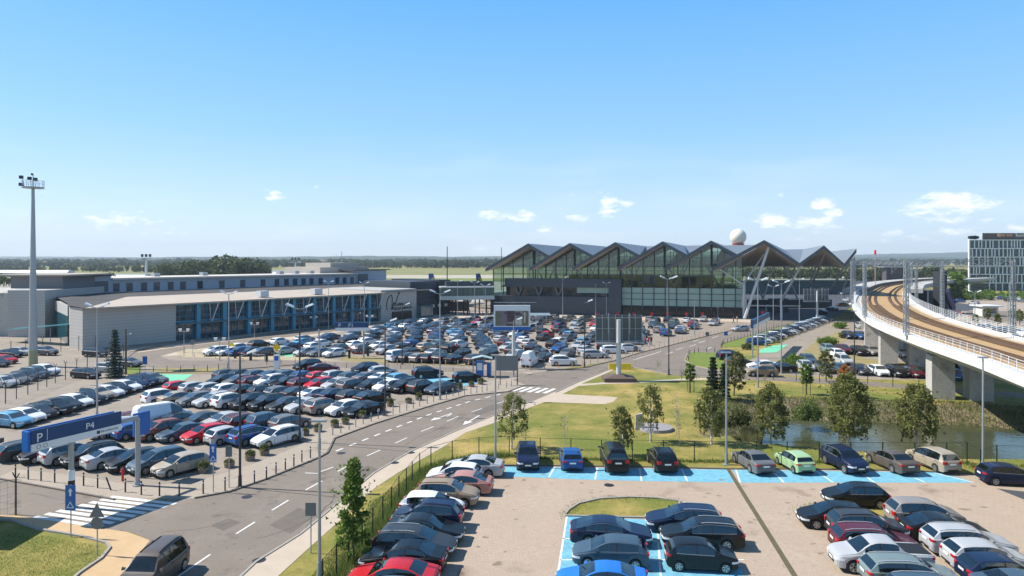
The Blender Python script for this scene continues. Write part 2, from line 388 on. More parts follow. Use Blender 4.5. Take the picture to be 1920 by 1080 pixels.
# left half: paved forecourts and car parks, road on top
sheet('car_park_paving', [(-900,1010),(20,905),(100,905),(215,935),(360,936),(480,905),(600,857),(622,823),(800,763),(953,735),(1025,696),(1150,676),(1300,635),(1440,603),(1640,560),(1640,535),(1400,548),(1000,560),(700,575),(500,590),(-300,640),(-2200,760)], 1, M_lotpave, label='pale paved ground of the car parks')
sheet('pavement', [(-500,905),(0,893),(30,880),(110,888),(270,912),(370,903),(480,868),(560,836),(610,806),(640,788),(740,762),(820,742),(930,712),(990,697),(1000,699),(986,721),(953,735),(872,743),(800,764),(700,796),(625,823),(612,850),(600,857),(500,898),(430,922),(365,934),(290,934),(215,935),(100,915),(0,897)], 2, M_pave, label='paved strip with bollards along the road')
road = sheet('road', [(-900,1000),(-200,925),(0,899),(100,917),(215,938),(290,938),(365,935),(430,923),(500,899),(600,858),(613,850),(627,823),(700,796),(800,764),(872,743),(953,735),(986,722),(960,712),(1000,700),(1025,696),(1094,690),(1147,678),(1200,662),(1280,642),(1299,636),(1402,612),(1430,602),(1470,590),(1520,592),(1493,603),(1465,611),(1410,628),(1354,644),(1352,653),(1335,664),(1290,663),(1285,676),(1299,686),(1332,693),(1400,702),(1465,706),(1640,716),(1750,727),(2300,760),(2300,775),(1640,725),(1465,715),(1396,712),(1327,708),(1255,703),(1189,689),(1150,690),(1078,719),(1040,735),(1000,752),(924,780),(855,808),(769,847),(700,888),(633,944),(563,1002),(480,1054),(400,1130),(130,1160),(228,1085),(285,1015),(250,1000),(160,985),(60,972),(30,965),(-200,985),(-900,1080)], 3, M_road, label='grey asphalt road curving past the car parks')
sheet('footpath', [(400,1130),(480,1054),(563,1002),(633,944),(700,888),(769,847),(855,808),(924,780),(1000,752),(1040,735),(1078,719),(1150,690),(1160,686),(1165,688),(1090,720),(1136,717),(1183,716),(1280,710),(1327,709),(1396,712),(1396,715),(1327,712),(1280,713),(1183,719),(1136,720),(1085,724),(1055,739),(1158,745),(1150,754),(1133,758),(1022,754),(994,764),(924,794),(874,811),(835,836),(744,888),(702,916),(650,965),(577,1030),(522,1080),(470,1130)], 4, M_walk, label='pale footpath beside the road')
sheet('footpath', [(-60,962),(40,968),(160,986),(240,998),(285,1015),(228,1085),(180,1130),(100,1130),(150,1075),(190,1048),(207,1028),(200,1018),(150,1005),(70,992),(20,975),(-60,975)], 4, mat('sandy_footpath', (.42, .28, .14), .85, var=(.52, .36, .2), scale=.8), label='sandy yellow footpath round the corner lawn')
# junction apron, forecourt in front of the terminals
sheet('terminal_forecourt', [(230,655),(330,645),(500,623),(640,606),(760,593),(930,584),(1240,592),(1400,592),(1440,600),(1430,606),(1370,603),(1140,600),(930,598),(760,604),(640,622),(430,655),(360,665),(300,668)], 2, M_walk, label='pale paved forecourt in front of the terminals')
sheet('access_road', [(243,672),(262,655),(350,648),(520,628),(640,614),(760,603),(700,606),(640,609),(500,625),(330,650),(300,648),(240,660),(238,680),(260,692),(380,690),(560,678),(700,680),(900,693),(1000,702),(940,712),(860,698),(700,690),(550,688),(400,701),(260,700)], 3, M_road, label='asphalt access road in front of the old terminal')
sheet('access_road', [(243,672),(252,662),(330,651),(500,631),(640,615),(655,618),(500,637),(330,660),(300,668),(320,676),(420,676),(560,672),(560,684),(400,689),(290,690),(250,682)], 4, M_road)
sheet('dry_verge', [(262,699),(300,690),(420,690),(410,697),(370,701)], 5, M_dry, label='dry grass verge by the green bay')
sheet('lawn', [(238,702),(238,680),(252,678),(265,688),(262,700)], 6, M_lawn)
sheet('dry_verge', [(330,662),(352,654),(420,660),(600,672),(640,676),(600,677),(400,672),(345,670)], 5, mat('sandy_verge', (.33, .27, .17), .9, var=(.4, .33, .22), scale=.5), label='sandy verge along the terminal car park')
sheet('dry_verge', [(640,667),(760,672),(870,682),(880,686),(760,682),(640,677)], 5, M_dry)
sheet('dry_verge', [(700,655),(760,656),(840,660),(860,665),(800,664),(720,661)], 5, M_dry)
sheet('green_bay', [(292,716),(300,702),(362,702),(340,716)], 5, M_bayg, label='green painted bay by the entrance')
sheet('green_bay', [(520,668),(525,664),(552,664),(548,669)], 6, M_bayg)
for q in ([(635,702),(700,702),(720,712),(655,712)], [(740,716),(795,704),(860,712),(840,722)], [(828,716),(862,708),(900,718),(870,724)]):
    sheet('blue_bay', q, 5, M_bay, label='blue painted bays in the P4 car park' if q[0][0] == 635 else None)
# terminal right hand side
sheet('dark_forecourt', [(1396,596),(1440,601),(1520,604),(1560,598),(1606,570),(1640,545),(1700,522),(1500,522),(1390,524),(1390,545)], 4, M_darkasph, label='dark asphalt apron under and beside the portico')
sheet('parking_aisle', [(1375,690),(1420,668),(1470,640),(1520,612),(1550,600),(1640,598),(1700,600),(1760,640),(1800,690),(1800,712),(1640,712),(1465,703),(1400,700)], 1, M_lotpave, label='asphalt aisle of the car park by the viaduct')
sheet('lawn', [(1291,664),(1300,660),(1340,662),(1352,668),(1375,672),(1385,682),(1370,690),(1332,690),(1301,684),(1290,675)], 5, M_lawn, label='bright green lawn on the traffic island')
sheet('lawn', [(1356,646),(1372,640),(1410,630),(1465,613),(1500,603),(1510,606),(1470,622),(1440,640),(1405,655),(1385,650),(1360,652)], 5, M_lawn)
sheet('dry_verge', [(1468,684),(1500,664),(1530,640),(1570,622),(1600,628),(1570,650),(1620,672),(1700,680),(1745,688),(1742,697),(1660,688),(1560,684),(1520,696),(1480,698)], 5, M_dry, label='dry grass between the rows under the viaduct')
sheet('green_bay', [(1424,656),(1450,648),(1478,646),(1456,661),(1424,662)], 6, M_bayg, label='green painted bays beside the traffic island')
# paved area beyond the viaduct
sheet('far_car_park', [(1790,700),(1700,560),(1760,548),(1900,556),(2500,560),(2500,700)], 1, M_pave, label='paved car park beyond the viaduct')
sheet('far_lane', [(1700,572),(1730,560),(1830,572),(1845,578),(1800,585),(1790,600),(1750,600)], 2, M_darkasph)
sheet('far_lane', [(1810,592),(1812,583),(1900,583),(2300,590),(2300,606),(1920,602),(1850,604)], 3, M_road)
# near car park on the right
LOT = [(947,873),(1040,874),(1200,876),(1368,880),(1500,880),(1700,883),(1830,890),(1843,903),(2100,925),(2300,960),(2300,1600),(560,1600),(600,1130),(640,1095),(700,1035),(745,985),(775,935),(800,905),(832,884),(880,879)]
sheet('near_car_park', LOT, 2, mat('near_paving', (.36, .280, .210), .85, var=(.44, .348, .265), scale=.16, amt=.2, var2=(.38, .300, .228), scale2=2.2, stain=.25, speck=10, brick=.45, bump=.2, bscale=8), label='beige block paving of the near car park')
kerb('kerb', LOT[:8]+[(1900,905)], M_kerbd, h=.09)
kerb('kerb', LOT[12:][:8]+[(947,873)], M_kerbd, h=.09)
sheet('blue_bays', [(949,875),(1368,881),(1376,905),(1200,902),(1080,899),(947,893)], 3, M_bay, label='blue painted bays along the fence')
sheet('blue_bays', [(1374,881),(1760,886),(1806,898),(1826,905),(1600,905),(1390,905)], 3, M_bay)
sheet('blue_bays', [(1063,968),(1225,975),(1245,1000),(1330,1010),(1385,1050),(1402,1100),(1440,1200),(1010,1200),(1040,1100)], 3, M_bay, label='blue painted bays in the middle rows')
sheet('dark_patch', [(1868,916),(1990,930),(2100,960),(1990,965)], 3, M_darkasph)
mk = MB()
for x0, y0, x1, y1 in [(1040,876,1029,895),(1120,877,1116,899),(1199,878,1203,902),(1278,879,1289,903),(1380,881,1388,905),(1447,882,1470,905),(1530,883,1562,905),(1610,884,1640,905),(1690,885,1735,905),(1752,887,1826,905)]:
    stroke(mk, P(x0, y0), P(x1, y1), .13, 4)
for x0, y0, x1, y1 in [(1063,968,1044,1090),(1055,1010,1240,1015),(1050,1050,1395,1050),(1232,978,1240,1100)]:
    stroke(mk, P(x0, y0), P(x1, y1), .12, 4)
struct(mk.build('bay_markings', M_white))
gz_ = MB(); stroke(gz_, P(1366,881), P(1500,1096), .32, 4); struct(gz_.build('drain_channel', mat('drain_dark', (.07, .065, .03), .9, var=(.12, .1, .05), scale=2)))
for pts in ([(1060,968),(1066,957),(1085,945),(1125,936),(1180,933),(1235,935),(1275,941),(1270,955),(1225,972)], [(1504,962),(1520,950),(1548,944),(1700,948),(1720,965),(1665,975),(1600,990),(1530,985)]):
    sheet('grass_island', pts, 5, M_grass, label='worn grass island in the near car park' if pts[0][0] == 1060 else None)
    kerb('kerb', pts, M_kerb, closed=True, h=.10)

# kerbs and markings
kerb('kerb', [(-60,891),(0,899),(100,917),(215,938)], M_kerbd)
kerb('kerb', [(365,935),(430,923),(500,899),(600,858),(614,850),(620,838),(627,823),(700,796),(800,764),(872,743),(953,735),(982,724)], M_kerbd)
kerb('kerb', [(1025,696),(1094,690),(1147,678),(1200,662),(1280,642),(1402,612),(1430,602)], M_kerbd)
kerb('kerb', [(400,1130),(480,1054),(563,1002),(633,944),(700,888),(769,847),(855,808),(924,780),(1000,752)], M_kerb, h=.06)
kerb('kerb', [(1042,736),(1078,719),(1150,690),(1189,689),(1255,703),(1327,708)], M_kerb, h=.08)
kerb('kerb', [(1289,664),(1284,676),(1299,686),(1332,693),(1400,702),(1465,706)], M_kerb)
kerb('kerb', [(1352,653),(1354,644),(1410,628),(1465,611),(1493,603)], M_kerb)
kerb('kerb', [(285,1015),(228,1085),(190,1130)], M_kerbd)
kerb('kerb', [(-40,975),(20,976),(70,993),(150,1006),(200,1019),(206,1028),(190,1048),(150,1075),(110,1110)], M_kerb)
kerb('kerb', [(238,690),(236,672),(252,660),(330,649),(500,629)], M_kerb)
kerb('kerb', [(262,700),(400,697),(560,684)], M_kerbd)
mk = MB()
for i in range(8):
    a = P(65,969).lerp(P(208,931.5), i/7); b = P(191,988).lerp(P(329,945), i/7); stroke(mk, a, b, .40, 4)
for i in range(5):
    a = P(961,733.6).lerp(P(1020,737.6), i/4); b = P(984,725.8).lerp(P(1040,729), i/4); stroke(mk, a, b, .55, 5)
struct(mk.build('zebra_crossing', M_white), 'white stripes of the pedestrian crossings')
mk = MB()
for x0, y0, x1, y1 in [(330,1084,394,1040),(443,1001,478,979),(510,957,541,938),(573,919,604,902),(633,884,660,870),(688,855,713,844),(741,831,763,821),(790,809,813,800),(838,790,859,781),(884,773,904,766),(932,757,948,751),(1188,675,1240,659),(1267,656,1281,652),(1293,650,1305,646),(1250,664,1262,660),(1310,643,1322,639),(1335,634,1347,630),(1360,627,1370,624),(1300,640,1310,637),(1325,655,1334,651),(1385,620,1394,617),(572,887,600,888),(600,885,625,876),(838,781,847,776)]:
    stroke(mk, P(x0, y0), P(x1, y1), .13 if y0 > 700 else .16, 4)
q = polyline([(630,846),(716,812),(800,779),(880,753),(939,739)], .95)
for a, b in zip(q[::2], q[1::2]): stroke(mk, a, b, .21, 4)
def arrow(p, q):
    p, q = P(*p), P(*q); d = (q-p).normalized(); n = Vector((-d.y, d.x, 0)); L_ = (q-p).length; z = Vector((0, 0, .016))
    stroke(mk, p, p+d*(L_*.65), .16, 4); a = p+d*(L_*.65); mk.add([a-n*.45+z, q+z, a+n*.45+z], [(0, 1, 2)])
arrow((847,775), (807,789)); arrow((899,779), (868,797))
struct(mk.build('lane_markings', M_white), 'white lane dashes and arrows')
for x, y in [(463,932),(770,849),(486,1051),(740,868),(1142,910),(640,850)]:
    c = P(x, y); mb = MB(); mb.tube((c.x, c.y, .0), (c.x, c.y, .019), .38, n=14); struct(mb.build('manhole', M_dsteel))
seam = MB()
for a, b in [((480,918),(635,933)),((622,834),(775,848)),((-40,1000),(-39,1001))]: stroke(seam, P(*a), P(*b), .10, 4)
struct(seam.build('tar_seam', mat('tar', (.05, .045, .04), .8)))

M_patch = mat('asphalt_repair', (.115, .098, .082), .9, var=(.16, .135, .11), scale=1.5, speck=9)
for q in ([(640,897),(690,873),(716,882),(668,908)], [(505,985),(560,952),(596,964),(545,1001)], [(880,774),(930,757),(946,762),(900,779)], [(1120,697),(1150,688),(1165,690),(1138,700)], [(395,985),(430,972),(452,980),(418,996)]):
    sheet('road_repair', q, 3.5, M_patch)
ck = MB(); 
for x0, y0, dx, dy, n_ in [(560,1000,12,-9,9),(480,1010,16,-7,8),(760,835,14,-6,9),(300,1000,22,-3,8),(690,905,9,-9,6),(1100,690,14,-4,8),(120,950,10,-2,8),(60,925,14,3,9)]:
    p_ = P(x0, y0)
    for k in range(n_):
        x0 += dx*rnd.uniform(.5, 1.3); y0 += dy*rnd.uniform(.2, 1.8); q_ = P(x0, y0); stroke(ck, p_, q_, rnd.uniform(.03, .06), 3.7); p_ = q_
struct(ck.build('road_cracks', mat('crack_filler', (.05, .045, .04), .9), fix=False))
oil = MB()
Lq = [(P(*p).x, P(*p).y) for p in LOT]
def stains(n_, xr, yr, Qs):
    k = 0
    while k < n_:
        x, y = rnd.uniform(*xr), rnd.uniform(*yr)
        if sd1(x, y, Qs) > -.6: continue
        r = rnd.uniform(.06, .22); m_ = 9; ph = rnd.random()*6; z = .0155+rnd.random()*.001
        oil.add([(x+r*(1+.35*math.sin(ph+j*1.7))*math.cos(2*PI*j/m_), y+.8*r*(1+.35*math.sin(ph+j*2.3))*math.sin(2*PI*j/m_), z) for j in range(m_)], [tuple(range(m_))]); k += 1
stains(55, (-16, 30), (36, 55), Lq)
struct(oil.build('oil_stains', mat('oil_stain', (.26, .205, .16), .7, var=(.19, .15, .12), scale=3), fix=False))
# airfield and far land
sheet('airfield_concrete', [(-1500,523),(-1500,517),(3500,514),(3500,520)], 2, mat('runway', (.32, .29, .22), .9, var=(.42, .38, .30), scale=.02), label='pale runway beyond the terminals')
sheet('airfield_apron', [(-1500,545),(-1500,529),(1380,527.5),(1380,545),(700,590),(-1500,640)], 0.5, mat('apron', (.36, .34, .30), .9, var=(.44, .41, .36), scale=.03), label='concrete apron behind the terminals')
sheet('airfield_grass', [(-1500,528.5),(-1500,523.5),(3500,520.5),(3500,525.5)], 3, mat('airfield_green', (.12, .17, .02), .95, var=(.17, .2, .04), scale=.02), label='yellow green airfield grass')
sheet('airfield_grass', [(-1500,516.5),(-1500,505),(3500,505),(3500,513.5)], 3, mat('airfield_green2', (.13, .155, .03), .95, var=(.24, .21, .08), scale=.01))
# ---------------------------------------------------------------- old terminal (long low building)
T1o = Vector((-70.5, 143.2, 0)); T1u = Vector((.592, .806, 0)); T1n = Vector((-.806, .592, 0))
def T1(t, s, z): return T1o+T1u*t+T1n*s+Vector((0, 0, z))
def t1box(mb, t0, t1, s0, s1, z0, z1, mi=0): 
    mb.prism([T1(t0, s0, 0), T1(t1, s0, 0), T1(t1, s1, 0), T1(t0, s1, 0)], z0, z1, mi); return mb
def banded(name, c0, c1, pitch, thick=.08):
    "cladding with real horizontal joints drawn by height"
    m = bpy.data.materials.new(name); m.use_nodes = True; nt = m.node_tree; N = nt.nodes; L = nt.links; b = N['Principled BSDF']; b.inputs['Roughness'].default_value = .6
    g = N.new('ShaderNodeNewGeometry'); sp = N.new('ShaderNodeSeparateXYZ'); L.new(g.outputs['Position'], sp.inputs[0])
    a = N.new('ShaderNodeMath'); a.operation = 'DIVIDE'; a.inputs[1].default_value = pitch; L.new(sp.outputs['Z'], a.inputs[0])
    f = N.new('ShaderNodeMath'); f.operation = 'FRACT'; L.new(a.outputs[0], f.inputs[0])
    l = N.new('ShaderNodeMath'); l.operation = 'LESS_THAN'; l.inputs[1].default_value = thick; L.new(f.outputs[0], l.inputs[0])
    n = N.new('ShaderNodeTexNoise'); n.inputs['Scale'].default_value = .25; n.inputs['Detail'].default_value = 5; L.new(g.outputs['Position'], n.inputs['Vector'])
    mx0 = N.new('ShaderNodeMix'); mx0.data_type = 'RGBA'; mx0.inputs['A'].default_value = (*c0, 1); mx0.inputs['B'].default_value = (*[c*.85 for c in c0], 1); L.new(n.outputs['Fac'], mx0.inputs['Factor'])
    mx = N.new('ShaderNodeMix'); mx.data_type = 'RGBA'; L.new(l.outputs[0], mx.inputs['Factor']); L.new(mx0.outputs['Result'], mx.inputs['A']); mx.inputs['B'].default_value = (*c1, 1)
    L.new(mx.outputs['Result'], b.inputs['Base Color']); return m
M_clad = banded('banded_cladding', (.44, .42, .39), (.24, .23, .22), .62)
M_clad2 = banded('fine_banded_cladding', (.26, .27, .30), (.18, .19, .21), .35, .14)
M_gwall = mat('grey_blue_render', (.33, .38, .44), .8, var=(.37, .42, .48), scale=.1)
M_roofb = mat('roof_sheet_beige', (.37, .31, .25), .75, var=(.44, .375, .305), scale=.2)
M_roofd = mat('roof_sheet_dark', (.07, .07, .075), .95, var=(.11, .105, .10), scale=.2, spec=.1)
M_blueframe = mat('blue_frame', (.045, .24, .36), .4)
M_tglass = mat('terminal_glass', (.004, .018, .028), .06, var=(.05, .085, .10), scale=.9, amt=.14, spec=.8, bump=.06, bscale=.5)  # paler noise patches put mottled reflections and interior lights into the base colour
M_teal = mat('teal_glass', (.02, .10, .13), .08, spec=1.)
t1 = thing('terminal_building', T1o, 'long low grey terminal with a blue framed glass front and beige roof edge', 'building')
inv = -T1o
def T(name, mb, m, parent=t1, **k):
    o = mb.build(name, m, parent, **k); o.matrix_parent_inverse = Matrix.Translation(inv) if parent is t1 else Matrix(); return o
mb = MB(); mb.prism([T1(*q, 0) for q in [(-17.8, 0), (0, 0), (0, 42), (-8, 42), (-15.9, 11.2), (-17.8, 5.8)]], 0, 7.85); T('side_wall', mb, M_clad)
mb = MB(); mb.prism([T1(*q, 0) for q in [(-16.2, 11.0), (-15.95, 11.3), (-8.05, 42), (-8.4, 42)]], 5.7, 7.86); T('recess_band', mb, mat('recess_band_pale', (.40, .38, .36), .7))
mb = MB(); mb.prism([T1(*q, 0) for q in [(-16.2, 11.0), (-15.95, 11.3), (-8.05, 42), (-8.4, 42)]], 0, 5.69); T('teal_recess', mb, M_teal)
T('glass_front', t1box(MB(), .02, 57, .35, 42, 0, 7.6), M_tglass)
mb = MB()
for i in range(10):
    t = 4.7+i*6.05
    if t < 56.5: T('blue_column', t1box(MB(), t-.42, t+.42, -.55, .3, 0, 7.7), M_blueframe)
mb = MB()
for z in (3.25, 3.75, 7.3): t1box(mb, .1, 57, .0, .3, z, z+.28)
for z in (1.2, 5.0, 6.2): t1box(mb, .1, 57, .22, .34, z, z+.07)
for i in range(38):
    t = .8+i*1.5; t1box(mb, t, t+.08, .2, .33, 0, 7.3)
T('mullions', mb, M_blueframe)
mb = MB(); t1box(mb, .3, 57, -.9, .0, 3.35, 3.7); T('mid_canopy', mb, mat('canopy_teal', (.03, .11, .16), .3))
for i in range(9):
    mb = MB(); t = 7.5+i*6.05; mb.tube(T1(t, -.9, 3.7), T1(t+1.3, -1.5, 7.9), .12, n=6); mb.tube(T1(t, -.5, 3.7), T1(t-.6, -.9, 7.9), .08, n=6); T('facade_strut', mb, M_steell)
mb = MB(); mb.add([T1(-18, -1.6, 7.95), T1(58, -1.6, 7.95), T1(67.5, 21, 8.55), T1(-.4, 21, 8.55)], [(0, 1, 2, 3)])
mb.add([T1(-18, -1.6, 7.65), T1(58, -1.6, 7.65), T1(58, -1.6, 7.95), T1(-18, -1.6, 7.95)], [(0, 1, 2, 3)])
T('roof_edge', mb, M_roofb, fix=False)
mb = MB(); mb.add([T1(-18.1, -1.6, 7.93), T1(-.4, 20.98, 8.53), T1(86, 20.98, 8.53), T1(100, 43, 8.7), T1(-7.5, 43, 8.7), T1(-16.3, 11, 8.3), T1(-18.1, 5.8, 8.15)], [(0, 1, 2, 3, 4, 5, 6)]); T('lower_roof', mb, M_roofd, fix=False)
mb = MB(); mb.add([T1(58, -1.2, 7.97), T1(78, -1.2, 7.97), T1(86, 21, 8.54), T1(67.5, 20.98, 8.545)], [(0, 1, 2, 3)]); T('lower_roof', mb, M_roofd, fix=False)
T('upper_wall', t1box(MB(), 5.7, 86, 43.01, 58, 7.8, 11.9), M_gwall)
T('upper_roof', t1box(MB(), 5.75, 86, 42.0, 59, 11.9, 12.35), mat('upper_roof_edge', (.55, .50, .44), .7))
for px in [218,243,270,294,320,343,375,319+56,416,455,493,519,537,553,569,584,601,632,646,660]:
    if px == 375: w = .8
    # solve t on the wall line
    k = (px-960)/F; a = T1o+T1n*43; t = (k*a.y-a.x)/(T1u.x-k*T1u.y)
    T('window', t1box(MB(), t-.75, t+.75, 42.85, 43.0, 8.9, 11.0), mat('upper_window', (.03, .06, .09), .1))
T('upper_block', t1box(MB(), -9, 5.68, 42.98, 62, 7.8, 12.9), M_gwall)
T('block_roof', t1box(MB(), -9.5, 6.2, 42.3, 63, 12.9, 13.25), M_roofd)
T('grey_panel', t1box(MB(), -1.5, 5.0, 42.8, 42.97, 8.9, 11.6), mat('grey_panel', (.11, .115, .125), .7))
mb = MB(); t1box(mb, 86.02, 100, 42.9, 62, 0, 13.3); T('end_block', mb, M_gwall)
T('grey_panel', t1box(MB(), 86.5, 91, 42.7, 42.88, 8.9, 12), MATS['grey_panel'])
T('block_roof', t1box(MB(), 84, 101.5, 42.2, 63, 13.3, 13.6), M_roofd)
mb = MB(); t1box(mb, 76, 98, 50, 70, 12.3, 14.4); mb.prism([T1(82, 52, 0), T1(95, 52, 0), T1(95, 66, 0), T1(82, 66, 0)], 14.4, 15.9)
T('penthouse', mb, mat('penthouse_beige', (.40, .36, .32), .8))
mb = MB(); mb.tube(T1(92, 58, 15.9), T1(92, 58, 20), .12, n=6); mb.tube(T1(87, 55, 15.9), T1(87, 55, 19), .08, n=5)
for t in (60, 66, 72, 20, 34): t1box(mb, t, t+1.6, 50, 52, 12.35, 13.3)
T('roof_vents', mb, M_steel)
mb = MB(); t1box(mb, 21, 23.2, 1.5, 3.4, 8.2, 9.6); t1box(mb, 36.5, 38.9, 1.5, 3.4, 8.2, 9.6); T('roof_vents', mb, M_steell)
# signed wall
T('sign_wall', t1box(MB(), 57.02, 71, -.6, 30, 0, 8.55), M_clad)
Ms = mat('sign_lettering', (.012, .014, .018), .5)
def wall_text(txt, t, z, size, nm='sign_lettering'):
    me = text_mesh(txt, size, .04, Ms); o = link(nm, me, t1); o.matrix_parent_inverse = Matrix.Translation(inv); p = T1(t, -.72, z); o.matrix_basis = face_matrix(p, T1u); return o
wall_text('GDA\u0143SK LECH', 61.6, 3.95, 1.05); wall_text('WA\u0141\u0118SA AIRPORT', 60.6, 2.85, 1.05)
mb = MB(); sig = [(59.3,2.9),(59.0,4.2),(59.3,5.6),(60.0,6.7),(60.9,7.1),(61.2,6.3),(61.2,5.0),(61.1,3.9),(61.3,3.4),(61.6,4.4),(61.9,4.9),(62.3,4.6),(62.7,5.2),(63.2,6.3),(63.9,7.5)]
for a, b in zip(sig, sig[1:]): mb.beam(T1(a[0], -.72, a[1]), T1(b[0], -.72, b[1]), .16, .12)
mb.tube(T1(63.9, -.78, 7.5), T1(63.9, -.64, 7.5), .28, n=8); T('signature_emblem', mb, Ms)
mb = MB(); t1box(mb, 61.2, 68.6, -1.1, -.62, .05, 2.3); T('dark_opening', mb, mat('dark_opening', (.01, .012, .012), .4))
T('entrance_box', t1box(MB(), 71.02, 76, -2.5, 6, 0, 3.6), M_teal)
T('dark_stair_block', t1box(MB(), 72.5, 84.5, 3.5, 24, 0, 10.4), banded('dark_block_cladding', (.060, .075, .095), (.035, .042, .055), 1.3, .1))
T('dark_stair_block', t1box(MB(), 84.6, 90, 3, 24, 0, 10.7), mat('dark_block_plain', (.035, .045, .058), .5))
mb = MB()
for k in range(4): t1box(mb, 78+k*3.0, 79.4+k*3.0, 2.8, 2.95, 2.3, 3.2)
T('white_sign_panel', mb, M_signw)
# left hand blocks
def worldbox(name, x0, x1, y0, y1, z0, z1, m, parent=t1): 
    mb = MB(); mb.prism([(x0, y0), (x1, y0), (x1, y1), (x0, y1)], z0, z1); return T(name, mb, m, parent)
worldbox('clad_block', -110.8, -102.6, 150, 176, 0, 10.3, M_clad)
worldbox('clad_block', -150, -110.9, 152, 180, 0, 9.6, M_conc)
mb = MB(); mb.slab([(-104, 140, 2.6), (-86, 133, 4.5), (-86.5, 136, 4.5), (-104, 144, 2.7)], .12); T('teal_canopy', mb, mat('teal_canopy', (.05, .26, .30), .15, spec=1.)); 
mb = MB()
for x, y in [(-100, 141), (-94, 139), (-88, 136)]: mb.tube((x, y, 0), (x, y, 3.2), .07, n=6)
T('canopy_posts', mb, M_steel)
worldbox('plant_room', -116, -104, 158, 172, 10.35, 13.2, mat('plant_room_grey', (.17, .17, .175), .8))
worldbox('plant_roof', -120, -102, 157, 174, 13.22, 13.6, M_roofb)

# glazed link bridge
lb = thing('link_bridge', (X(878, 207), 207, 0), 'glazed footbridge linking the old terminal to the new one', 'bridge')
def W_(name, mb, m, parent, **k):
    o = mb.build(name, m, parent, **k); q = parent
    base = Vector(q.location); o.matrix_parent_inverse = Matrix.Translation(-base); return o
a, b = Vector((X(826, 208), 208, 0)), Vector((X(926, 208), 212, 0)); d = (b-a).normalized(); nn = Vector((d.y, -d.x, 0))
def lbox(mb, f0, f1, s0, s1, z0, z1):
    q0 = a.lerp(b, f0); q1 = a.lerp(b, f1); mb.prism([q0+nn*s0, q1+nn*s0, q1-nn*s1, q0-nn*s1], z0, z1); return mb
W_('roof', lbox(MB(), 0, 1, .4, 8.4, 8.4, 8.8), M_steell, lb); W_('glass_side', lbox(MB(), 0, 1, .1, 8, 5.9, 8.4), mat('link_glass', (.06, .10, .10), .08, var=(.11, .16, .15), scale=.3), lb)
W_('floor_band', lbox(MB(), 0, 1, .4, 8.4, 4.7, 5.9), mat('link_band', (.36, .42, .42), .5), lb)
mb = MB()
for i in range(1, 12): lbox(mb, i/12, i/12+.005, .2, -.1, 5.9, 8.4)
W_('mullions', mb, M_dsteel, lb)
mb = MB()
for i in range(5):
    for s in (0, 7): q = a.lerp(b, .06+i*.22)-nn*s; W_('post', MB().tube(q, (q.x, q.y, 4.7), .22, n=8), M_dsteel, lb)
W_('plant_screen', lbox(MB(), .12, 1, -2, 5, 8.85, 10.3), mat('dark_screen', (.03, .04, .05), .6), lb)
bw = thing('boundary_wall', (X(878, 226), 226, 0), 'dark service wall behind the glazed footbridge', 'wall')
mb = MB(); mb.prism([(X(830, 226), 226), (X(880, 226), 226), (X(880, 227), 227), (X(830, 227), 227)], 0, 3.2); W_('wall_panel', mb, M_darkasph, bw)

# ---------------------------------------------------------------- new terminal (folded roof)
e2 = Vector((.957, -.292, 0)).normalized(); m2 = Vector((-.292, -.957, 0)).normalized(); A0 = Vector((X(925, 222), 222, 0))
def s_at(px, off=0.):
    k = (px-960)/F; a = A0+m2*off; return (k*a.y-a.x)/(e2.x-k*e2.y)
def Q(s, off, z): 
    p = A0+e2*s+m2*off; return Vector((p.x, p.y, z))
def qz(px, py, off): 
    s = s_at(px, off); D = Q(s, off, 0).y; return s, Z(py, D)
t2 = thing('terminal_building', A0, 'large glass terminal with a folded zigzag metal roof', 'building')
def T_(name, mb, m, **k): return W_(name, mb, m, t2, **k)
OV = 7.0; BK = -42.
Vs = [(910, 503), (993, 501.5), (1073, 501.5), (1158, 501.5), (1246, 502), (1334, 502), (1499, 493), (1583, 494)]
Ps = [(990, 456.5), (1068, 455.5), (1153, 454), (1242, 452.5), (1333, 451), (1433, 450), (1545, 460), (1606, 466)]
M_rtop = mat('roof_metal', (.165, .19, .215), .5, .25, var=(.20, .225, .25), scale=.4)
M_fascia = mat('roof_fascia_dark', (.055, .070, .085), .5, .2)
M_soffit = mat('roof_soffit', (.46, .40, .36), .6)
n = len(Vs); VV = []; PP = []
for i in range(n):
    s, z = qz(*Vs[i], OV); VV.append((s, z)); s, z = qz(*Ps[i], OV); PP.append((s, z))
MM = []
for i in range(n):
    if 1 <= i <= 5:
        f = .50; MM.append((VV[i][0]*(1-f)+PP[i][0]*f, VV[i][1]*(1-f)+PP[i][1]*f-.15))
    else: MM.append(VV[i])
def zb(i): return PP[max(0, min(n-1, i))][1]*0.985
def facet(pts, name='roof_facet', th=1.05):
    mb = MB(); k = len(pts); mb.v = [tuple(p) for p in pts]+[(p.x, p.y, p.z-th) for p in pts]
    mb.f = [tuple(range(k)), tuple(range(2*k-1, k-1, -1))]+[(j, k+j, k+(j+1) % k, (j+1) % k) for j in range(k)]; mb.m = [0, 2]+[1]*k
    mb2 = MB(); tri = []
    if k == 4:
        mb.f = [(0, 1, 2), (0, 2, 3), (6, 5, 4), (7, 6, 4)]+mb.f[2:]; mb.m = [0, 0, 2, 2]+[1]*4
    T_(name, mb, [M_rtop, M_fascia, M_soffit], fix=False)
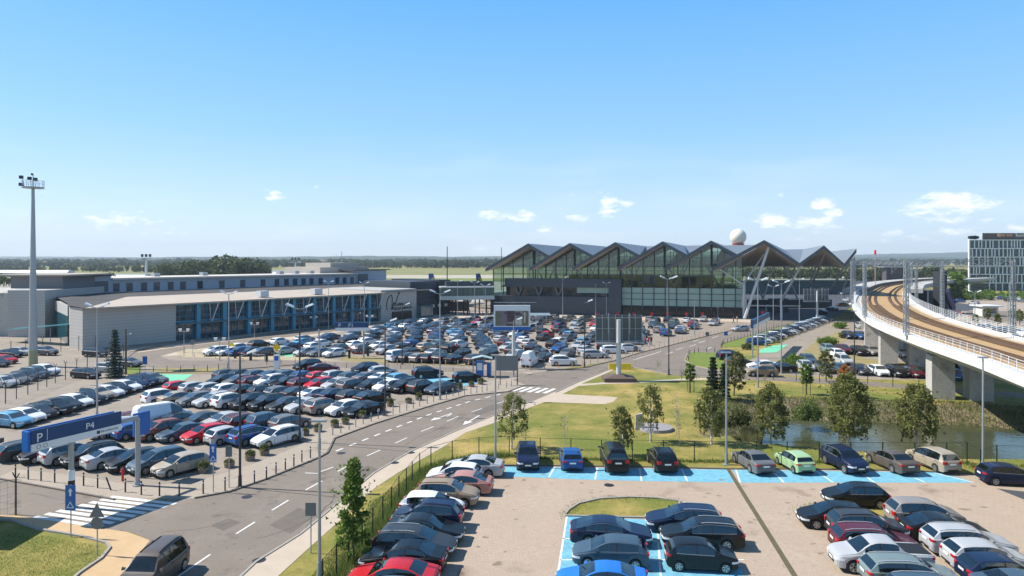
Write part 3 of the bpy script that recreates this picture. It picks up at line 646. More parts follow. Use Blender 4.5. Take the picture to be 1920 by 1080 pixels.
for i in range(n):
    Vf = Q(VV[i][0], OV, VV[i][1]); Pf = Q(PP[i][0], OV, PP[i][1]); Pb = Q(PP[i][0], BK, zb(i)); Kb = Q((VV[i][0]+(MM[i][0] if i in range(1, 6) else VV[i][0]))/2, BK, zb(i)-.1)
    facet([Vf, Pf, Pb, Kb])
    if i < n-1:
        j = i+1; Mf = Q(MM[j][0], OV-.05, MM[j][1]); Kn = Q((VV[j][0]+(MM[j][0] if j in range(1, 6) else VV[j][0]))/2, BK, zb(j)-.1)
        facet([Pf, Mf, Kn, Pb])
def soff(i, s0, s2, off=-24, z=14.9):
    mb = MB(); a = Q(VV[i][0]+.3, OV-.4, VV[i][1]-.95); p_ = Q(PP[i][0], OV-.4, PP[i][1]-1.1); c_ = Q(s2, OV-.4, VV[i+1][1]-.95) if i < 7 else Q(PP[i][0]-.2, -18, 17.0); b0 = Q(s0, off, z); b1 = Q(s2, off, z)
    mb.add([a, p_, c_, b1, b0], [(0, 1, 4), (1, 3, 4), (1, 2, 3)]); T_('soffit', mb, M_soffit, fix=False)
soff(5, VV[5][0]+8, VV[6][0]); soff(6, VV[6][0], VV[7][0]); soff(7, VV[7][0], PP[7][0]-1)
# glass wall panels
def glassmat(name, tint, fac, rough=.03, gl=(.8, .9, .88)):
    m = bpy.data.materials.new(name); m.use_nodes = True; nt = m.node_tree; N = nt.nodes; L = nt.links; N.remove(N['Principled BSDF'])
    tr = N.new('ShaderNodeBsdfTransparent'); tr.inputs[0].default_value = (*tint, 1); g = N.new('ShaderNodeBsdfGlossy'); g.inputs['Roughness'].default_value = rough; g.inputs[0].default_value = (*gl, 1)
    df = N.new('ShaderNodeBsdfDiffuse'); df.inputs[0].default_value = (.03, .05, .045, 1)
    m1 = N.new('ShaderNodeMixShader'); m1.inputs[0].default_value = fac; L.new(tr.outputs[0], m1.inputs[1]); L.new(df.outputs[0], m1.inputs[2])
    fr = N.new('ShaderNodeFresnel'); fr.inputs[0].default_value = 1.5; m2_ = N.new('ShaderNodeMixShader')
    mu = N.new('ShaderNodeMath'); mu.operation = 'MULTIPLY_ADD'; mu.inputs[1].default_value = 1.1; mu.inputs[2].default_value = .05; L.new(fr.outputs[0], mu.inputs[0])
    L.new(mu.outputs[0], m2_.inputs[0]); L.new(m1.outputs[0], m2_.inputs[1]); L.new(g.outputs[0], m2_.inputs[2]); L.new(m2_.outputs[0], N['Material Output'].inputs[0]); return m
M_hall = glassmat('hall_glass', (.46, .58, .50), .16)
M_frit = mat('pale_green_glass', (.24, .36, .32), .15, var=(.31, .44, .39), scale=.25, spec=.8)
M_mull = mat('mullion_dark', (.035, .045, .045), .5)
def roofz(s, off):
    "underside of the roof over the facade at position s"
    best = 1e9
    for i in range(n):
        a, b = VV[i], PP[i]
        if a[0] <= s <= b[0]+.01:
            f = (s-a[0])/(b[0]-a[0]); zf = a[1]+(b[1]-a[1])*f; zk = zb(i)-.1; g = (OV-off)/(OV-BK); best = min(best, zf+(zk-zf)*g)
        if i < n-1:
            a, b = PP[i], MM[i+1]
            if a[0] <= s <= b[0]: pass
    if best > 1e8: best = min((abs(s-q[0]), q[1]) for q in VV)[1]+.5
    return best-1.08
sg = [VV[i][0]+.3 for i in range(6)]
SE = s_at(1391, 0)
glass = MB(); mul = MB()
for i in range(6):
    s0 = max(VV[i][0], .0)+.05; s1 = (VV[i+1][0] if i < 5 else SE); zt0, zt1 = roofz(s0+.02, 0), roofz(min(s1, PP[i][0])-.05, 0)
    zl = 8.4 if i >= 3 else 5.
    if i == 2: 
        sm = s_at(1164, 3)
    glass.quad(Q(s0, 0, 0), Q(s1, 0, 0), Q(s1, 0, zt1), Q(s0, 0, zt0))
    k = s0
    while k < s1:
        zt = roofz(k+.02, 0); mul.beam(Q(k, .06, 0), Q(k, .06, zt), .20, .3, up=e2); k += 3.35
    for z in (10.0, 12.5, 15.0, 17.5):
        # horizontal rails under the slope
        ss = s0 if zt0 > z else s0+(z-zt0)/(zt1-zt0)*(s1-s0)
        if ss < s1-.3: mul.beam(Q(ss, .05, z), Q(s1, .05, z), .10, .12)
    if i < 5:   # clerestory above the next fold
        pz = PP[i][1]-.9; mz = MM[i+1][1]-.7; zn = roofz(PP[i][0]+.3, 0)
        glass.add([Q(PP[i][0]+.1, -.1, zn), Q(PP[i][0]+.1, -.1, pz), Q(MM[i+1][0], -.1, mz)], [(0, 1, 2)])
        mul.beam(Q(PP[i][0]+.1, .3, zn+.3), Q(PP[i][0]+.1, .3, pz+.1), .5, .5)
        for f in (.25, .5, .75):
            ss = PP[i][0]+(MM[i+1][0]-PP[i][0])*f; zt = pz+(mz-pz)*f; zlo = max(zn, roofz(ss, 0)+.8); 
            if zt > zlo: mul.beam(Q(ss, .0, zlo), Q(ss, .0, zt), .12)
T_('glass_wall', glass, M_hall, fix=False); T_('mullions', mul, M_mull)
mb = MB(); mb.quad(Q(s_at(1164, 0), -.0+.35, 3.0), Q(SE, .35, 3.0), Q(SE, .35, 8.6), Q(s_at(1164, 0), .35, 8.6)); T_('pale_glass_band', mb, M_frit, fix=False)
mb = MB(); k = s_at(1164, 0)
while k < SE: mb.beam(Q(k, .42, 0), Q(k, .42, 8.7), .28, .25, up=e2); k += 3.35
for z in (3.0, 5.0, 6.8, 8.6): mb.beam(Q(s_at(1164, 0), .45, z), Q(SE, .45, z), .10, .16)
T_('band_frames', mb, M_mull)
mb = MB(); mb.prism([Q(s_at(1164, 0), .2, 0), Q(SE, .2, 0), Q(SE, -6, 0), Q(s_at(1164, 0), -6, 0)], 0, 2.9); T_('ground_floor_front', mb, mat('dark_shopfront', (.015, .02, .022), .15))
# inside: floors, back wall glazing, columns
mb = MB()
mb.prism([Q(1, -6.1, 0), Q(SE-1, -6.1, 0), Q(SE-1, -38, 0), Q(1, -38, 0)], 8.0, 8.5); mb.prism([Q(1, -6.1, 0), Q(SE-1, -6.1, 0), Q(SE-1, -30, 0), Q(1, -30, 0)], .02, 2.8)
mb.prism([Q(22, -14, 0), Q(SE-8, -14, 0), Q(SE-8, -26, 0), Q(22, -26, 0)], 8.55, 12.0)
T_('inner_floor', mb, mat('inner_dark', (.03, .04, .04), .6))
gb = MB(); gb.quad(Q(0, -40, 0), Q(SE, -40, 0), Q(SE, -40, 20), Q(0, -40, 20)); T_('rear_glass_wall', gb, M_hall, fix=False)
mb = MB(); 
for i in range(24): mb.beam(Q(1+i*3.35, -39.9, 0), Q(1+i*3.35, -39.9, 20), .25)
for z in (9.5, 13, 16.5): mb.beam(Q(0, -39.8, z), Q(SE, -39.8, z), .2)
T_('rear_mullions', mb, M_mull)
mb = MB()
for i in range(1, 6):
    s = VV[i][0]+2; 
    for off in (-6, -28):
        for ds, zt in ((-4, 15.5), (4, 17.5)):
            mb.tube(Q(s, off, 8.5), Q(s+ds, off-1, zt), .28, .2, n=6)
T_('branching_columns', mb, M_steell)
# gable end wall facing the portico
mb = MB(); mb.quad(Q(SE, -.1, 0), Q(SE, -40, 0), Q(SE, -40, 19.5), Q(SE, -.1, 17.6)); T_('glass_wall', mb, M_hall, fix=False)
mb = MB(); mb.tube(Q(SE+.5, 2.2, 0), Q(SE+.5, 2.2, 10.3), .42, .38, n=10); T_('corner_column', mb, M_steell)
# dark entrance block
M_dk = mat('dark_panel', (.040, .052, .066), .5, var=(.05, .062, .078), scale=.1)
sa, sb = s_at(946, 3), s_at(1164, 3)
mb = MB(); mb.prism([Q(.1, 3, 0), Q(sb, 3, 0), Q(sb, .3, 0), Q(.1, .3, 0)], 0, 5.6); T_('dark_front_block', mb, M_dk)
mb = MB(); mb.prism([Q(sa, 3, 0), Q(sb, 3, 0), Q(sb, .3, 0), Q(sa, .3, 0)], 8.4, 11.1); mb.prism([Q(s_at(1141, 3), 3, 0), Q(sb, 3, 0), Q(sb, .3, 0), Q(s_at(1141, 3), .3, 0)], 5.6, 8.4); T_('dark_front_block', mb, M_dk)
mb = MB()
for px in (972, 1010, 1047):
    s = s_at(px, 2.5)
    for ds in (-1.1, 1.1): mb.tube(Q(s, 2.0, 5.6), Q(s+ds, 2.0, 8.4), .28, .34, n=6)
T_('loggia_columns', mb, mat('loggia_grey', (.14, .15, .155), .7))
mb = MB(); mb.prism([Q(sa, 1.2, 0), Q(s_at(1141, 3), 1.2, 0), Q(s_at(1141, 3), .3, 0), Q(sa, .3, 0)], 5.6, 8.4); T_('loggia_glass', mb, mat('loggia_glass', (.012, .018, .022), .06, spec=1.))
mb = MB(); mb.prism([Q(s_at(1080, 3), 1.6, 0), Q(s_at(1141, 3), 1.6, 0), Q(s_at(1141, 3), 1.21, 0), Q(s_at(1080, 3), 1.21, 0)], 6.7, 8.4); T_('loggia_window', mb, M_frit)
# portico struts (photo px, row, distance)
mb = MB()
def st(a, b, r): mb.tube((X(a[0], a[2]), a[2], Z(a[1], a[2])), (X(b[0], b[2]), b[2], Z(b[1], b[2])), r, r*.8, n=8)
for a, b, r in [((1393, 533, 196), (1350, 505, 198), .22), ((1393, 533, 196), (1433, 476, 199), .28), ((1396, 597, 195), (1441, 464, 192.5), .48), ((1464, 566, 200), (1503, 496, 190), .38), ((1472, 541, 215), (1493, 496, 205), .3),
                ((1523, 531, 215), (1549, 470, 192), .36), ((1516, 537, 220), (1539, 474, 200), .3), ((1465, 600, 193), (1464, 562, 196), .35), ((1560, 540, 215), (1584, 497, 190), .34), ((1557, 545, 215), (1602, 468, 186), .32),
                ((1431, 560, 225), (1405, 505, 215), .3), ((1431, 560, 225), (1450, 500, 225), .3), ((1495, 560, 232), (1470, 500, 225), .3), ((1580, 545, 230), (1603, 480, 200), .25)]: st(a, b, r)
T_('portico_struts', mb, M_steell)
# small service blocks below the portico
kb = thing('kiosk_block', (X(1450, 215), 215, 0), 'dark low kiosks and walls beneath the portico', 'kiosk')
mb = MB()
mb.prism([(X(1440, 225), 225), (X(1478, 225), 225), (X(1478, 228), 228), (X(1440, 228), 228)], 0, 4.2); mb.prism([(X(1400, 240), 240), (X(1560, 240), 240), (X(1560, 241), 241), (X(1400, 241), 241)], 0, 3)
W_('body', mb, M_dk, kb)
fs = thing('canopy_frame', (X(1447, 198), 198, 0), 'glass entrance screen on the apron in front of the portico', 'screen')
mb = MB(); mb.prism([(X(1402, 198), 198), (X(1496, 198), 196), (X(1496, 198), 196.3), (X(1402, 198), 198.3)], 3.5, 3.9); W_('top_rail', mb, M_steel, fs)
mb = MB()
for px in (1402, 1435, 1466, 1496): mb.tube((X(px, 198), 197.5, 0), (X(px, 198), 197.5, 3.5), .1, n=6)
W_('posts', mb, M_steel, fs)

hg = thing('service_building', (X(1500, 335), 335, 0), 'long dark service building beyond the portico', 'building')
mb = MB(); mb.prism([(X(1398, 335), 335), (X(1600, 335), 335), (X(1600, 335), 350), (X(1398, 335), 350)], 0, 6.5); W_('wall', mb, mat('service_teal', (.035, .065, .075), .6), hg)
mb = MB(); mb.prism([(X(1394, 335), 334), (X(1604, 335), 334), (X(1604, 335), 351), (X(1394, 335), 351)], 6.52, 7.2); W_('roof', mb, mat('service_roof', (.20, .22, .16), .8), hg)
# radome
rd = thing('radar_dome', (X(1384, 300), 300, 0), 'cream weather radar ball on a red and white tower behind the terminal roof', 'radar dome')
mb = MB(); x, y, zc, rr_ = X(1384, 300), 300, Z(444, 300), 3.5
nseg, nrg = 20, 12
vs = []; 
for j in range(nrg+1):
    ph = PI*j/nrg
    if ph > 2.65: ph = 2.65
    for k in range(nseg): vs.append((x+rr_*math.sin(ph)*math.cos(2*PI*k/nseg), y+rr_*math.sin(ph)*math.sin(2*PI*k/nseg), zc+rr_*math.cos(ph)))
fs_ = [(j*nseg+k, j*nseg+(k+1) % nseg, (j+1)*nseg+(k+1) % nseg, (j+1)*nseg+k) for j in range(nrg) for k in range(nseg)]
mb.add(vs, fs_); W_('dome', mb, mat('radome_cream', (.74, .70, .60), .5), rd, smooth=60)
mb = MB(); mb.tube((x, y, zc-4.3), (x, y, zc-2.9), 2.2, 2.7, n=16); W_('collar', mb, mat('radome_collar', (.36, .10, .07), .6), rd)
mb = MB(); mb.tube((x, y, 0), (x, y, zc-4.3), 1.6, n=12); W_('tower', mb, M_concw, rd)

# airliners parked behind the link
def airliner(px, D, rz, label):
    r = thing('airliner', (X(px, D)+5.9, D+12.7, 0), label, 'airliner', 'airliners at the stands', rz)
    mb = MB(); prev = None; N_ = 14
    prof_ = [(-17, 4.6, .25), (-14, 4.3, .9), (-10, 3.9, 1.5), (-5, 3.6, 1.88), (12, 3.6, 1.88), (15, 3.5, 1.6), (17, 3.3, 1.0), (18.3, 3.1, .25)]
    vs = [(x, rr*math.cos(2*PI*k/N_), z+rr*math.sin(2*PI*k/N_)) for x, z, rr in prof_ for k in range(N_)]
    fs_ = [(j*N_+k, j*N_+(k+1) % N_, (j+1)*N_+(k+1) % N_, (j+1)*N_+k) for j in range(len(prof_)-1) for k in range(N_)]
    mb.add(vs, fs_); mb.build('fuselage', M_signw, r, smooth=50)
    mb = MB(); mb.add([(-10.5, s, z) for s in (.18, -.18) for z in (5.2,)]+[], []); 
    fin = [(-9.5, 5.4), (-13.9, 12.2), (-16.4, 12.2), (-15.6, 5.0)]
    mb = MB(); mb.add([(x, s, z) for s in (.18, -.18) for x, z in fin], [(0, 1, 2, 3), (7, 6, 5, 4), (0, 4, 5, 1), (1, 5, 6, 2), (2, 6, 7, 3), (3, 7, 4, 0)])
    f = mb.build('tail_fin', mat('tail_blue', (.012, .085, .30), .35), r)
    mb = MB()
    for s in (1, -1):
        mb.tube((-14.1, s*.19, 9.5), (-14.1, s*.23, 9.5), 1.35, n=14)
    mb.build('tail_emblem', mat('emblem_yellow', (.72, .46, .03), .5), f)
    mb = MB()
    for s in (1, -1): 
        mb.tube((-14.2, s*.235, 9.4), (-14.2, s*.26, 9.4), .65, n=10)
        mb.beam((-13.6, s*.25, 8.6), (-14.8, s*.25, 10.4), .3, .05)
    mb.build('tail_emblem', mat('emblem_ring', (.10, .06, .02), .5), f)
    for s in (1, -1):
        mb = MB(); mb.slab([Vector((2, s*1.5, 2.9)), Vector((-2.5, s*1.5, 2.9)), Vector((-6, s*16, 3.9)), Vector((-4.7, s*16, 3.9))], .3); mb.build('wing', M_steell, r)
        mb = MB(); mb.slab([Vector((-12.5, s*.8, 4.8)), Vector((-15.5, s*.8, 4.8)), Vector((-17, s*6, 5.3)), Vector((-16, s*6, 5.3))], .15); mb.build('tailplane', M_signw, r)
        mb = MB(); mb.tube((.5, s*5, 2.1), (4, s*5, 2.1), .85, .95, n=10); mb.build('engine', M_steell, r)
airliner(811, 239, R(65), 'airliner with blue and yellow tail fin nearer the old terminal')
airliner(899, 239, R(65), 'airliner with blue and yellow tail fin close to the new terminal')

# ---------------------------------------------------------------- hotel
ht = thing('hotel_building', (X(1817, 375), 375, 0), 'six storey hotel with white window grid and brown rooftop sign box', 'building')
hx0, hx1 = X(1817, 375), X(2140, 375)
mb = MB(); mb.prism([(hx0+.5, 375.5), (hx1, 375.5), (hx1, 395), (hx0+15.5, 395)], 0, Z(450, 375)); W_('glass_body', mb, mat('hotel_glass', (.02, .042, .05), .1, var=(.07, .115, .125), scale=.35, amt=.12, spec=.4), ht)
zs = [Z(y, 375) for y in (450, 466, 482, 498.5, 514.5, 530.5, 547)]
mb = MB()
for z in zs[:-1]: mb.prism([(hx0, 375.0), (hx1, 375.0), (hx1, 375.6), (hx0, 375.6)], z-.2, z+.2)
mb.prism([(hx0-.1, 374.95), (hx0+.6, 374.95), (hx0+.6, 375.7), (hx0-.1, 375.7)], 0, zs[0]+.3)
W_('white_floor_bands', mb, mat('hotel_white', (.85, .86, .86), .5), ht)
mb = MB()
for fl in range(5):
    x = hx0+1.5+rnd.uniform(0, 1.5)
    while x < hx1:
        if not (fl == 4 and x < X(1854, 375)): mb.prism([(x, 375.1), (x+.42, 375.1), (x+.42, 375.6), (x, 375.6)], zs[fl+1]+.28, zs[fl]-.28)
        x += rnd.choice((1.6, 2.3, 3.3))
x = X(1855, 375)
while x < hx1: mb.prism([(x, 375.1), (x+.42, 375.1), (x+.42, 375.6), (x, 375.6)], 0, zs[5]-.28); x += 3.6
W_('mullions', mb, mat('hotel_white', (.85, .86, .86), .5), ht)
mb = MB(); mb.prism([(X(1842, 378), 378), (hx1, 378), (hx1, 390), (X(1842, 378)+10, 390)], zs[0]+.3, Z(437, 378)); W_('rooftop_box', mb, mat('rooftop_brown', (.10, .075, .055), .6), ht)
me = text_mesh('hom', 2.9, .05, M_signw); o = link('sign_lettering', me, ht); o.matrix_parent_inverse = Matrix.Translation(-Vector(ht.location)); o.matrix_basis = face_matrix((X(1904, 378), 377.8, Z(444.5, 378)), (1, 0, 0))
mb = MB(); mb.tube((X(1873, 378), 377.6, Z(441.5, 378)), (X(1873, 378), 378, Z(441.5, 378)), 1.0, n=12)
for i in range(8):
    if i != 3: mb.box((X(1878+i*2.6, 378), 377.8, Z(441.5, 378)), (.55, .2, 1.1))
W_('sign_lettering', mb, mat('sign_orange', (.55, .30, .18), .5), ht)
mb = MB()
for i in range(7): mb.box((X(1822+i*2.6, 380), 382, Z(445, 380)), (1.0, 1, rnd.uniform(.8, 2.2)))
W_('roof_plant', mb, M_dsteel, ht)
hd_ = thing('gate_hut', (X(1852, 205), 205, 0), 'small white gate hut with pale roof beyond the viaduct', 'hut')
mb = MB(); mb.prism([(X(1842, 205), 205), (X(1872, 205), 205), (X(1872, 205), 209), (X(1842, 205), 209)], 0, 2.9); W_('hut_wall', mb, M_concw, hd_)
mb = MB(); mb.prism([(X(1838, 205), 204), (X(1877, 205), 204), (X(1877, 205), 210), (X(1838, 205), 210)], 2.92, 3.25); W_('roof', mb, M_rail, hd_)
mb = MB(); mb.prism([(X(1850, 205), 204.9), (X(1868, 205), 204.9), (X(1868, 205), 204.99), (X(1850, 205), 204.99)], .9, 2.4); W_('window', mb, M_glass, hd_)

# ---------------------------------------------------------------- viaduct
VP = [(26, -15), (30, 0), (34.5, 22), (39, 44), (42.0, 56), (45.0, 66), (50.4, 87.1), (58.2, 112), (71.2, 142.5), (88, 176), (112, 218), (142, 264), (180, 308), (230, 350), (300, 395)]
def catmull(pts, step):
    out = []
    for i in range(1, len(pts)-2):
        p0, p1, p2, p3 = [Vector((*q, 0)) for q in pts[i-1:i+3]]; k = max(2, int((p2-p1).length/step))
        for j in range(k):
            t = j/k; out.append(.5*((2*p1)+(p2-p0)*t+(2*p0-5*p1+4*p2-p3)*t*t+(3*p1-p0-3*p2+p3)*t**3))
    return out
vp = catmull(VP, 1.9); vt = [(vp[min(i+1, len(vp)-1)]-vp[max(i-1, 0)]).normalized() for i in range(len(vp))]
vn = [Vector((t.y, -t.x, 0)) for t in vt]          # to the right
def vpt(i, off, z): p = vp[i]+vn[i]*off; return Vector((p.x, p.y, z))
va = thing('railway_viaduct', vp[0], 'curving white concrete railway viaduct on wall piers', 'viaduct')
def V_(name, mb, m, **k): return W_(name, mb, m, va, **k)
def sweep(sec, i0=0, i1=None, closed=True):
    i1 = i1 or len(vp); mb = MB(); k = len(sec); vs = [vpt(i, o, z) for i in range(i0, i1) for o, z in sec]; fs = []
    for i in range(i1-i0-1):
        for j in range(k if closed else k-1): fs.append((i*k+j, i*k+(j+1) % k, (i+1)*k+(j+1) % k, (i+1)*k+j))
    if closed: fs += [tuple(range(k)), tuple(range((i1-i0)*k-1, (i1-i0-1)*k-1, -1))]
    mb.add(vs, fs); return mb
V_('deck', sweep([(0, 7.45), (0, 6.55), (2.6, 5.2), (10.2, 5.2), (12.8, 6.55), (12.8, 7.45), (12.35, 7.45), (12.35, 7.1), (.9, 7.1), (.9, 7.45)]), M_concw)
M_ball = mat('rust_stained_slab', (.34, .20, .075), .9, var=(.46, .30, .14), scale=.7, amt=.2, var2=(.38, .25, .12), scale2=2.)
M_rust = mat('rusty_track', (.085, .040, .018), .8, var=(.15, .08, .04), scale=3)
V_('track_slab', sweep([(2.0, 7.16), (2.0, 7.08), (11.2, 7.08), (11.2, 7.16)]), M_ball)
V_('walkway', sweep([(1.0, 7.2), (1.0, 7.105), (1.98, 7.105), (1.98, 7.2)]), mat('walkway_pale', (.5, .46, .40), .8)); V_('walkway', sweep([(11.22, 7.2), (11.22, 7.105), (12.33, 7.105), (12.33, 7.2)]), MATS['walkway_pale'])
for c in (4.3, 8.8):
    for o in (-.72, .72):
        V_('track_bed', sweep([(c+o-.3, 7.24), (c+o-.3, 7.17), (c+o+.3, 7.17), (c+o+.3, 7.24)]), M_rust)
        V_('rail', sweep([(c+o-.035, 7.42), (c+o-.035, 7.25), (c+o+.035, 7.25), (c+o+.035, 7.42)]), mat('rail_steel', (.20, .14, .10), .4, .5)) 
        V_('guard_rail', sweep([(c+o*.62-.03, 7.38), (c+o*.62-.03, 7.17), (c+o*.62+.03, 7.17), (c+o*.62+.03, 7.38)]), M_rust)
def railing(name, off, z0, h, bars, m, step=1, i0=0, i1=None):
    i1 = i1 or len(vp); mb = MB()
    for i in range(i0, i1, step):
        if vp[i].y < 200 or i % (step*2) == 0: mb.beam(vpt(i, off, z0), vpt(i, off, z0+h), .045, .045)
    for b in bars:
        for i in range(i0, i1-1): mb.beam(vpt(i, off, z0+b), vpt(i+1, off, z0+b), .028, .028)
    return V_(name, mb, m)
railing('railing', .25, 7.45, 1.15, (.3, .6, .88, 1.13), M_rail); railing('railing', 12.55, 7.45, 1.25, (.25, .5, .75, 1.0, 1.23), M_rail)
railing('railing', 2.1, 7.17, .75, (.4, .73), mat('inner_rail_brown', (.28, .22, .16), .7), step=1)
def near_i(D): return min(range(len(vp)), key=lambda i: abs(vp[i].y-D))
for D in (25, 56, 84.2, 111.5, 137.5, 168, 200, 232, 264):
    i = near_i(D); ang = math.atan2(vt[i].y, vt[i].x)
    for off in (3.1, 7.2):
        mb = MB(); p = vpt(i, off, 0); mb.box((p.x, p.y, 2.55), (2.4, 2.5, 5.35), rz=ang); V_('pier', mb, M_conc)
i_ = near_i(203); V_('platform', sweep([(-4.2, 8.15), (-4.2, 6.9), (1.7, 6.9), (1.7, 8.15)], i_), mat('platform_pale', (.42, .40, .37), .8)); V_('platform', sweep([(11.4, 8.15), (11.4, 6.9), (16.5, 6.9), (16.5, 8.15)], near_i(215)), MATS['platform_pale'])
V_('platform_edge', sweep([(1.72, 8.1), (1.72, 7.0), (1.95, 7.0), (1.95, 8.1)], near_i(196)), M_dsteel)
sl = MB()
for c_ in (4.3, 8.8):
    for i in range(0, near_i(150)):
        for f in (0, .33, .66):
            p0 = vpt(i, c_-1.2, 0).lerp(vpt(i+1, c_-1.2, 0), f); p1 = vpt(i, c_+1.2, 0).lerp(vpt(i+1, c_+1.2, 0), f); p0.z = p1.z = 7.2; sl.beam(p0, p1, .2, .10)
V_('sleepers', sl, mat('sleeper_brown', (.22, .145, .075), .9, var=(.12, .07, .035), scale=2))
# masts and portals
def mast(i, off, h, lattice=True, grp='overhead line masts on the viaduct', lab=''):
    p = vpt(i, off, 7.4); r = thing('catenary_mast', p, lab, 'mast', grp); mb = MB(); w = .22
    for sx, sy in ((1, 1), (1, -1), (-1, 1), (-1, -1)): mb.beam((sx*w, sy*w, 0), (sx*w*.8, sy*w*.8, h), .09)
    k = 0; z = .2
    while z < h-.5:
        s = 1 if k % 2 else -1
        for a in (-1, 1): mb.beam((-w*s, a*w, z), (w*s, a*w, z+.55), .05); mb.beam((a*w, -w*s, z), (a*w, w*s, z+.55), .05)
        z += .55; k += 1
    mb.build('lattice_post', M_steel, r); MB().box((0, 0, .06), (.9, .9, .25)).build('foot', M_concw, r); return r
def portal(D, D2, h, lab):
    i, j = near_i(D), near_i(D2)
    mast(i, -.1, h, lab='outer lattice mast '+lab); mast(j, 13.0, h, lab='inner lattice mast '+lab)
    a, b = vpt(i, -.1, 7.4+h), vpt(j, 13.0, 7.4+h); r = thing('catenary_truss', a, 'steel truss beam carrying the overhead line '+lab, 'truss', 'truss beams over the tracks'); mb = MB()
    d = b-a; L_ = d.length; u = d.normalized(); s = Vector((-u.y, u.x, 0))*.35; k = int(L_/1.1)
    for dz in (0, -.9):
        for q in (s, -s): mb.beam(q+Vector((0, 0, dz)), d+q+Vector((0, 0, dz)), .09)
    for m_ in range(k):
        p0, p1 = u*(L_*m_/k), u*(L_*(m_+1)/k)
        for q in (s, -s): mb.beam(p0+q+Vector((0, 0, 0 if m_ % 2 else -.9)), p1+q+Vector((0, 0, -.9 if m_ % 2 else 0)), .06)
    for f in (.34, .66): p = d*f; mb.beam(p+Vector((0, 0, -.9)), p+Vector((0, 0, -2.2)), .06); mb.tube(p+Vector((-.1, 0, -1.7)), p+Vector((.5, 0, -1.9)), .05, n=5)
    mb.build('truss_frame', M_steel, r)
portal(87.1, 90.5, 9.6, 'by the big pier'); portal(113, 124, 9.4, 'at the start of the bend'); portal(147, 160, 9.4, 'in the middle of the bend'); portal(186, 200, 9.3, 'past the bend'); portal(226, 240, 9.2, 'near the station')
wr = MB()
for off in (4.3, 8.8):
    for z in (13.0, 14.1):
        for i in range(0, len(vp)-3, 3): wr.beam(vpt(i, off, z), vpt(i+3, off, z), .025)
V_('overhead_wires', wr, M_dsteel)
sn = thing('station_building', (X(1700, 330), 330, 0), 'dark low station shed on the far end of the viaduct', 'station')
mb = MB(); mb.prism([(X(1662, 330), 330), (X(1696, 330), 330), (X(1700, 340), 345), (X(1664, 340), 345)], 6, 13.2); W_('hall', mb, mat('station_brown', (.08, .065, .075), .6), sn)
mb = MB(); mb.prism([(X(1655, 330), 329), (X(1708, 330), 329), (X(1710, 340), 347), (X(1657, 340), 347)], 13.22, 13.8); W_('roof', mb, M_steel, sn)
tw = thing('stair_tower', (X(1767, 215), 215, 0), 'tall dark stair tower beside the viaduct bend', 'tower')
mb = MB(); mb.prism([(X(1764, 215), 215), (X(1776, 215), 215), (X(1776, 215), 219), (X(1764, 215), 219)], 0, 13.3); W_('shaft', mb, mat('tower_dark', (.022, .026, .032), .6), tw)
mb = MB(); mb.prism([(X(1714, 222), 222), (X(1757, 222), 222), (X(1757, 222), 228), (X(1714, 222), 228)], 0, 7.0); W_('stair_hall', mb, mat('hall_dark', (.02, .022, .03), .4), tw)
mb = MB(); mb.slab([Vector((X(1776, 214), 213, 8.0)), Vector((X(1788, 214), 213, 2.5)), Vector((X(1788, 214), 216, 2.5)), Vector((X(1776, 214), 216, 8.0))], 1.2); W_('stair_flight', mb, mat('stair_navy', (.04, .04, .09), .5), tw)
# lean bright flag pole with red top
wp = thing('warning_pole', (X(1641, 240), 240, 0), 'thin pole with a red drum on top near the station', 'pole')
mb = MB(); mb.tube((0, 0, 0), (0, 0, Z(476, 240)), .12, n=6); mb.build('pole', mat('pole_pink', (.5, .3, .3), .6), wp); mb = MB(); mb.tube((0, 0, Z(477, 240)), (0, 0, Z(469, 240)), .38, .32, n=8); mb.build('drum', M_red, wp)
# ---------------------------------------------------------------- cars
CT = {}
def ctype(k, name, L, Wd, Ht, fo, wb, Rw, top, clear=.2, gs=.55, ge=None, cowl=None, rf=None, rr=None, tb=None, bed=None):
    CT[k] = dict(name=name, L=L, W=Wd, H=Ht, fo=fo, wb=wb, R=Rw, top=top, clear=clear, gs=gs, ge=ge, cowl=cowl, rf=rf, rr=rr, tb=tb, bed=bed)
# top profile: (x from the nose, roof or bonnet height, shoulder height)
ctype('h', 'hatchback', 4.2, 1.78, 1.47, .84, 2.6, .32, [(0,.60,.57),(.05,.70,.66),(.25,.80,.76),(1.02,.99,.93),(1.8,1.40,.95),(2.3,1.47,.96),(3.2,1.44,.98),(3.7,1.36,1.0),(4.04,1.02,.99),(4.15,.9,.87),(4.2,.6,.57)], cowl=1.02, rf=1.8, rr=3.7, tb=4.04, ge=3.62)
ctype('k', 'small hatchback', 3.85, 1.7, 1.48, .74, 2.48, .3, [(0,.60,.57),(.05,.72,.68),(.22,.82,.78),(.88,1.0,.94),(1.6,1.41,.95),(2.1,1.48,.96),(2.95,1.45,.98),(3.42,1.36,1.0),(3.68,1.02,.99),(3.8,.9,.87),(3.85,.6,.57)], cowl=.88, rf=1.6, rr=3.42, tb=3.68, ge=3.35)
ctype('s', 'saloon', 4.72, 1.82, 1.45, .88, 2.76, .33, [(0,.58,.55),(.05,.68,.64),(.3,.79,.75),(1.22,.97,.92),(2.02,1.38,.94),(2.6,1.45,.95),(3.2,1.41,.97),(3.35,1.38,.97),(4.05,1.08,1.0),(4.55,1.04,.99),(4.67,.93,.9),(4.72,.6,.57)], cowl=1.22, rf=2.02, rr=3.35, tb=4.05, ge=3.75)
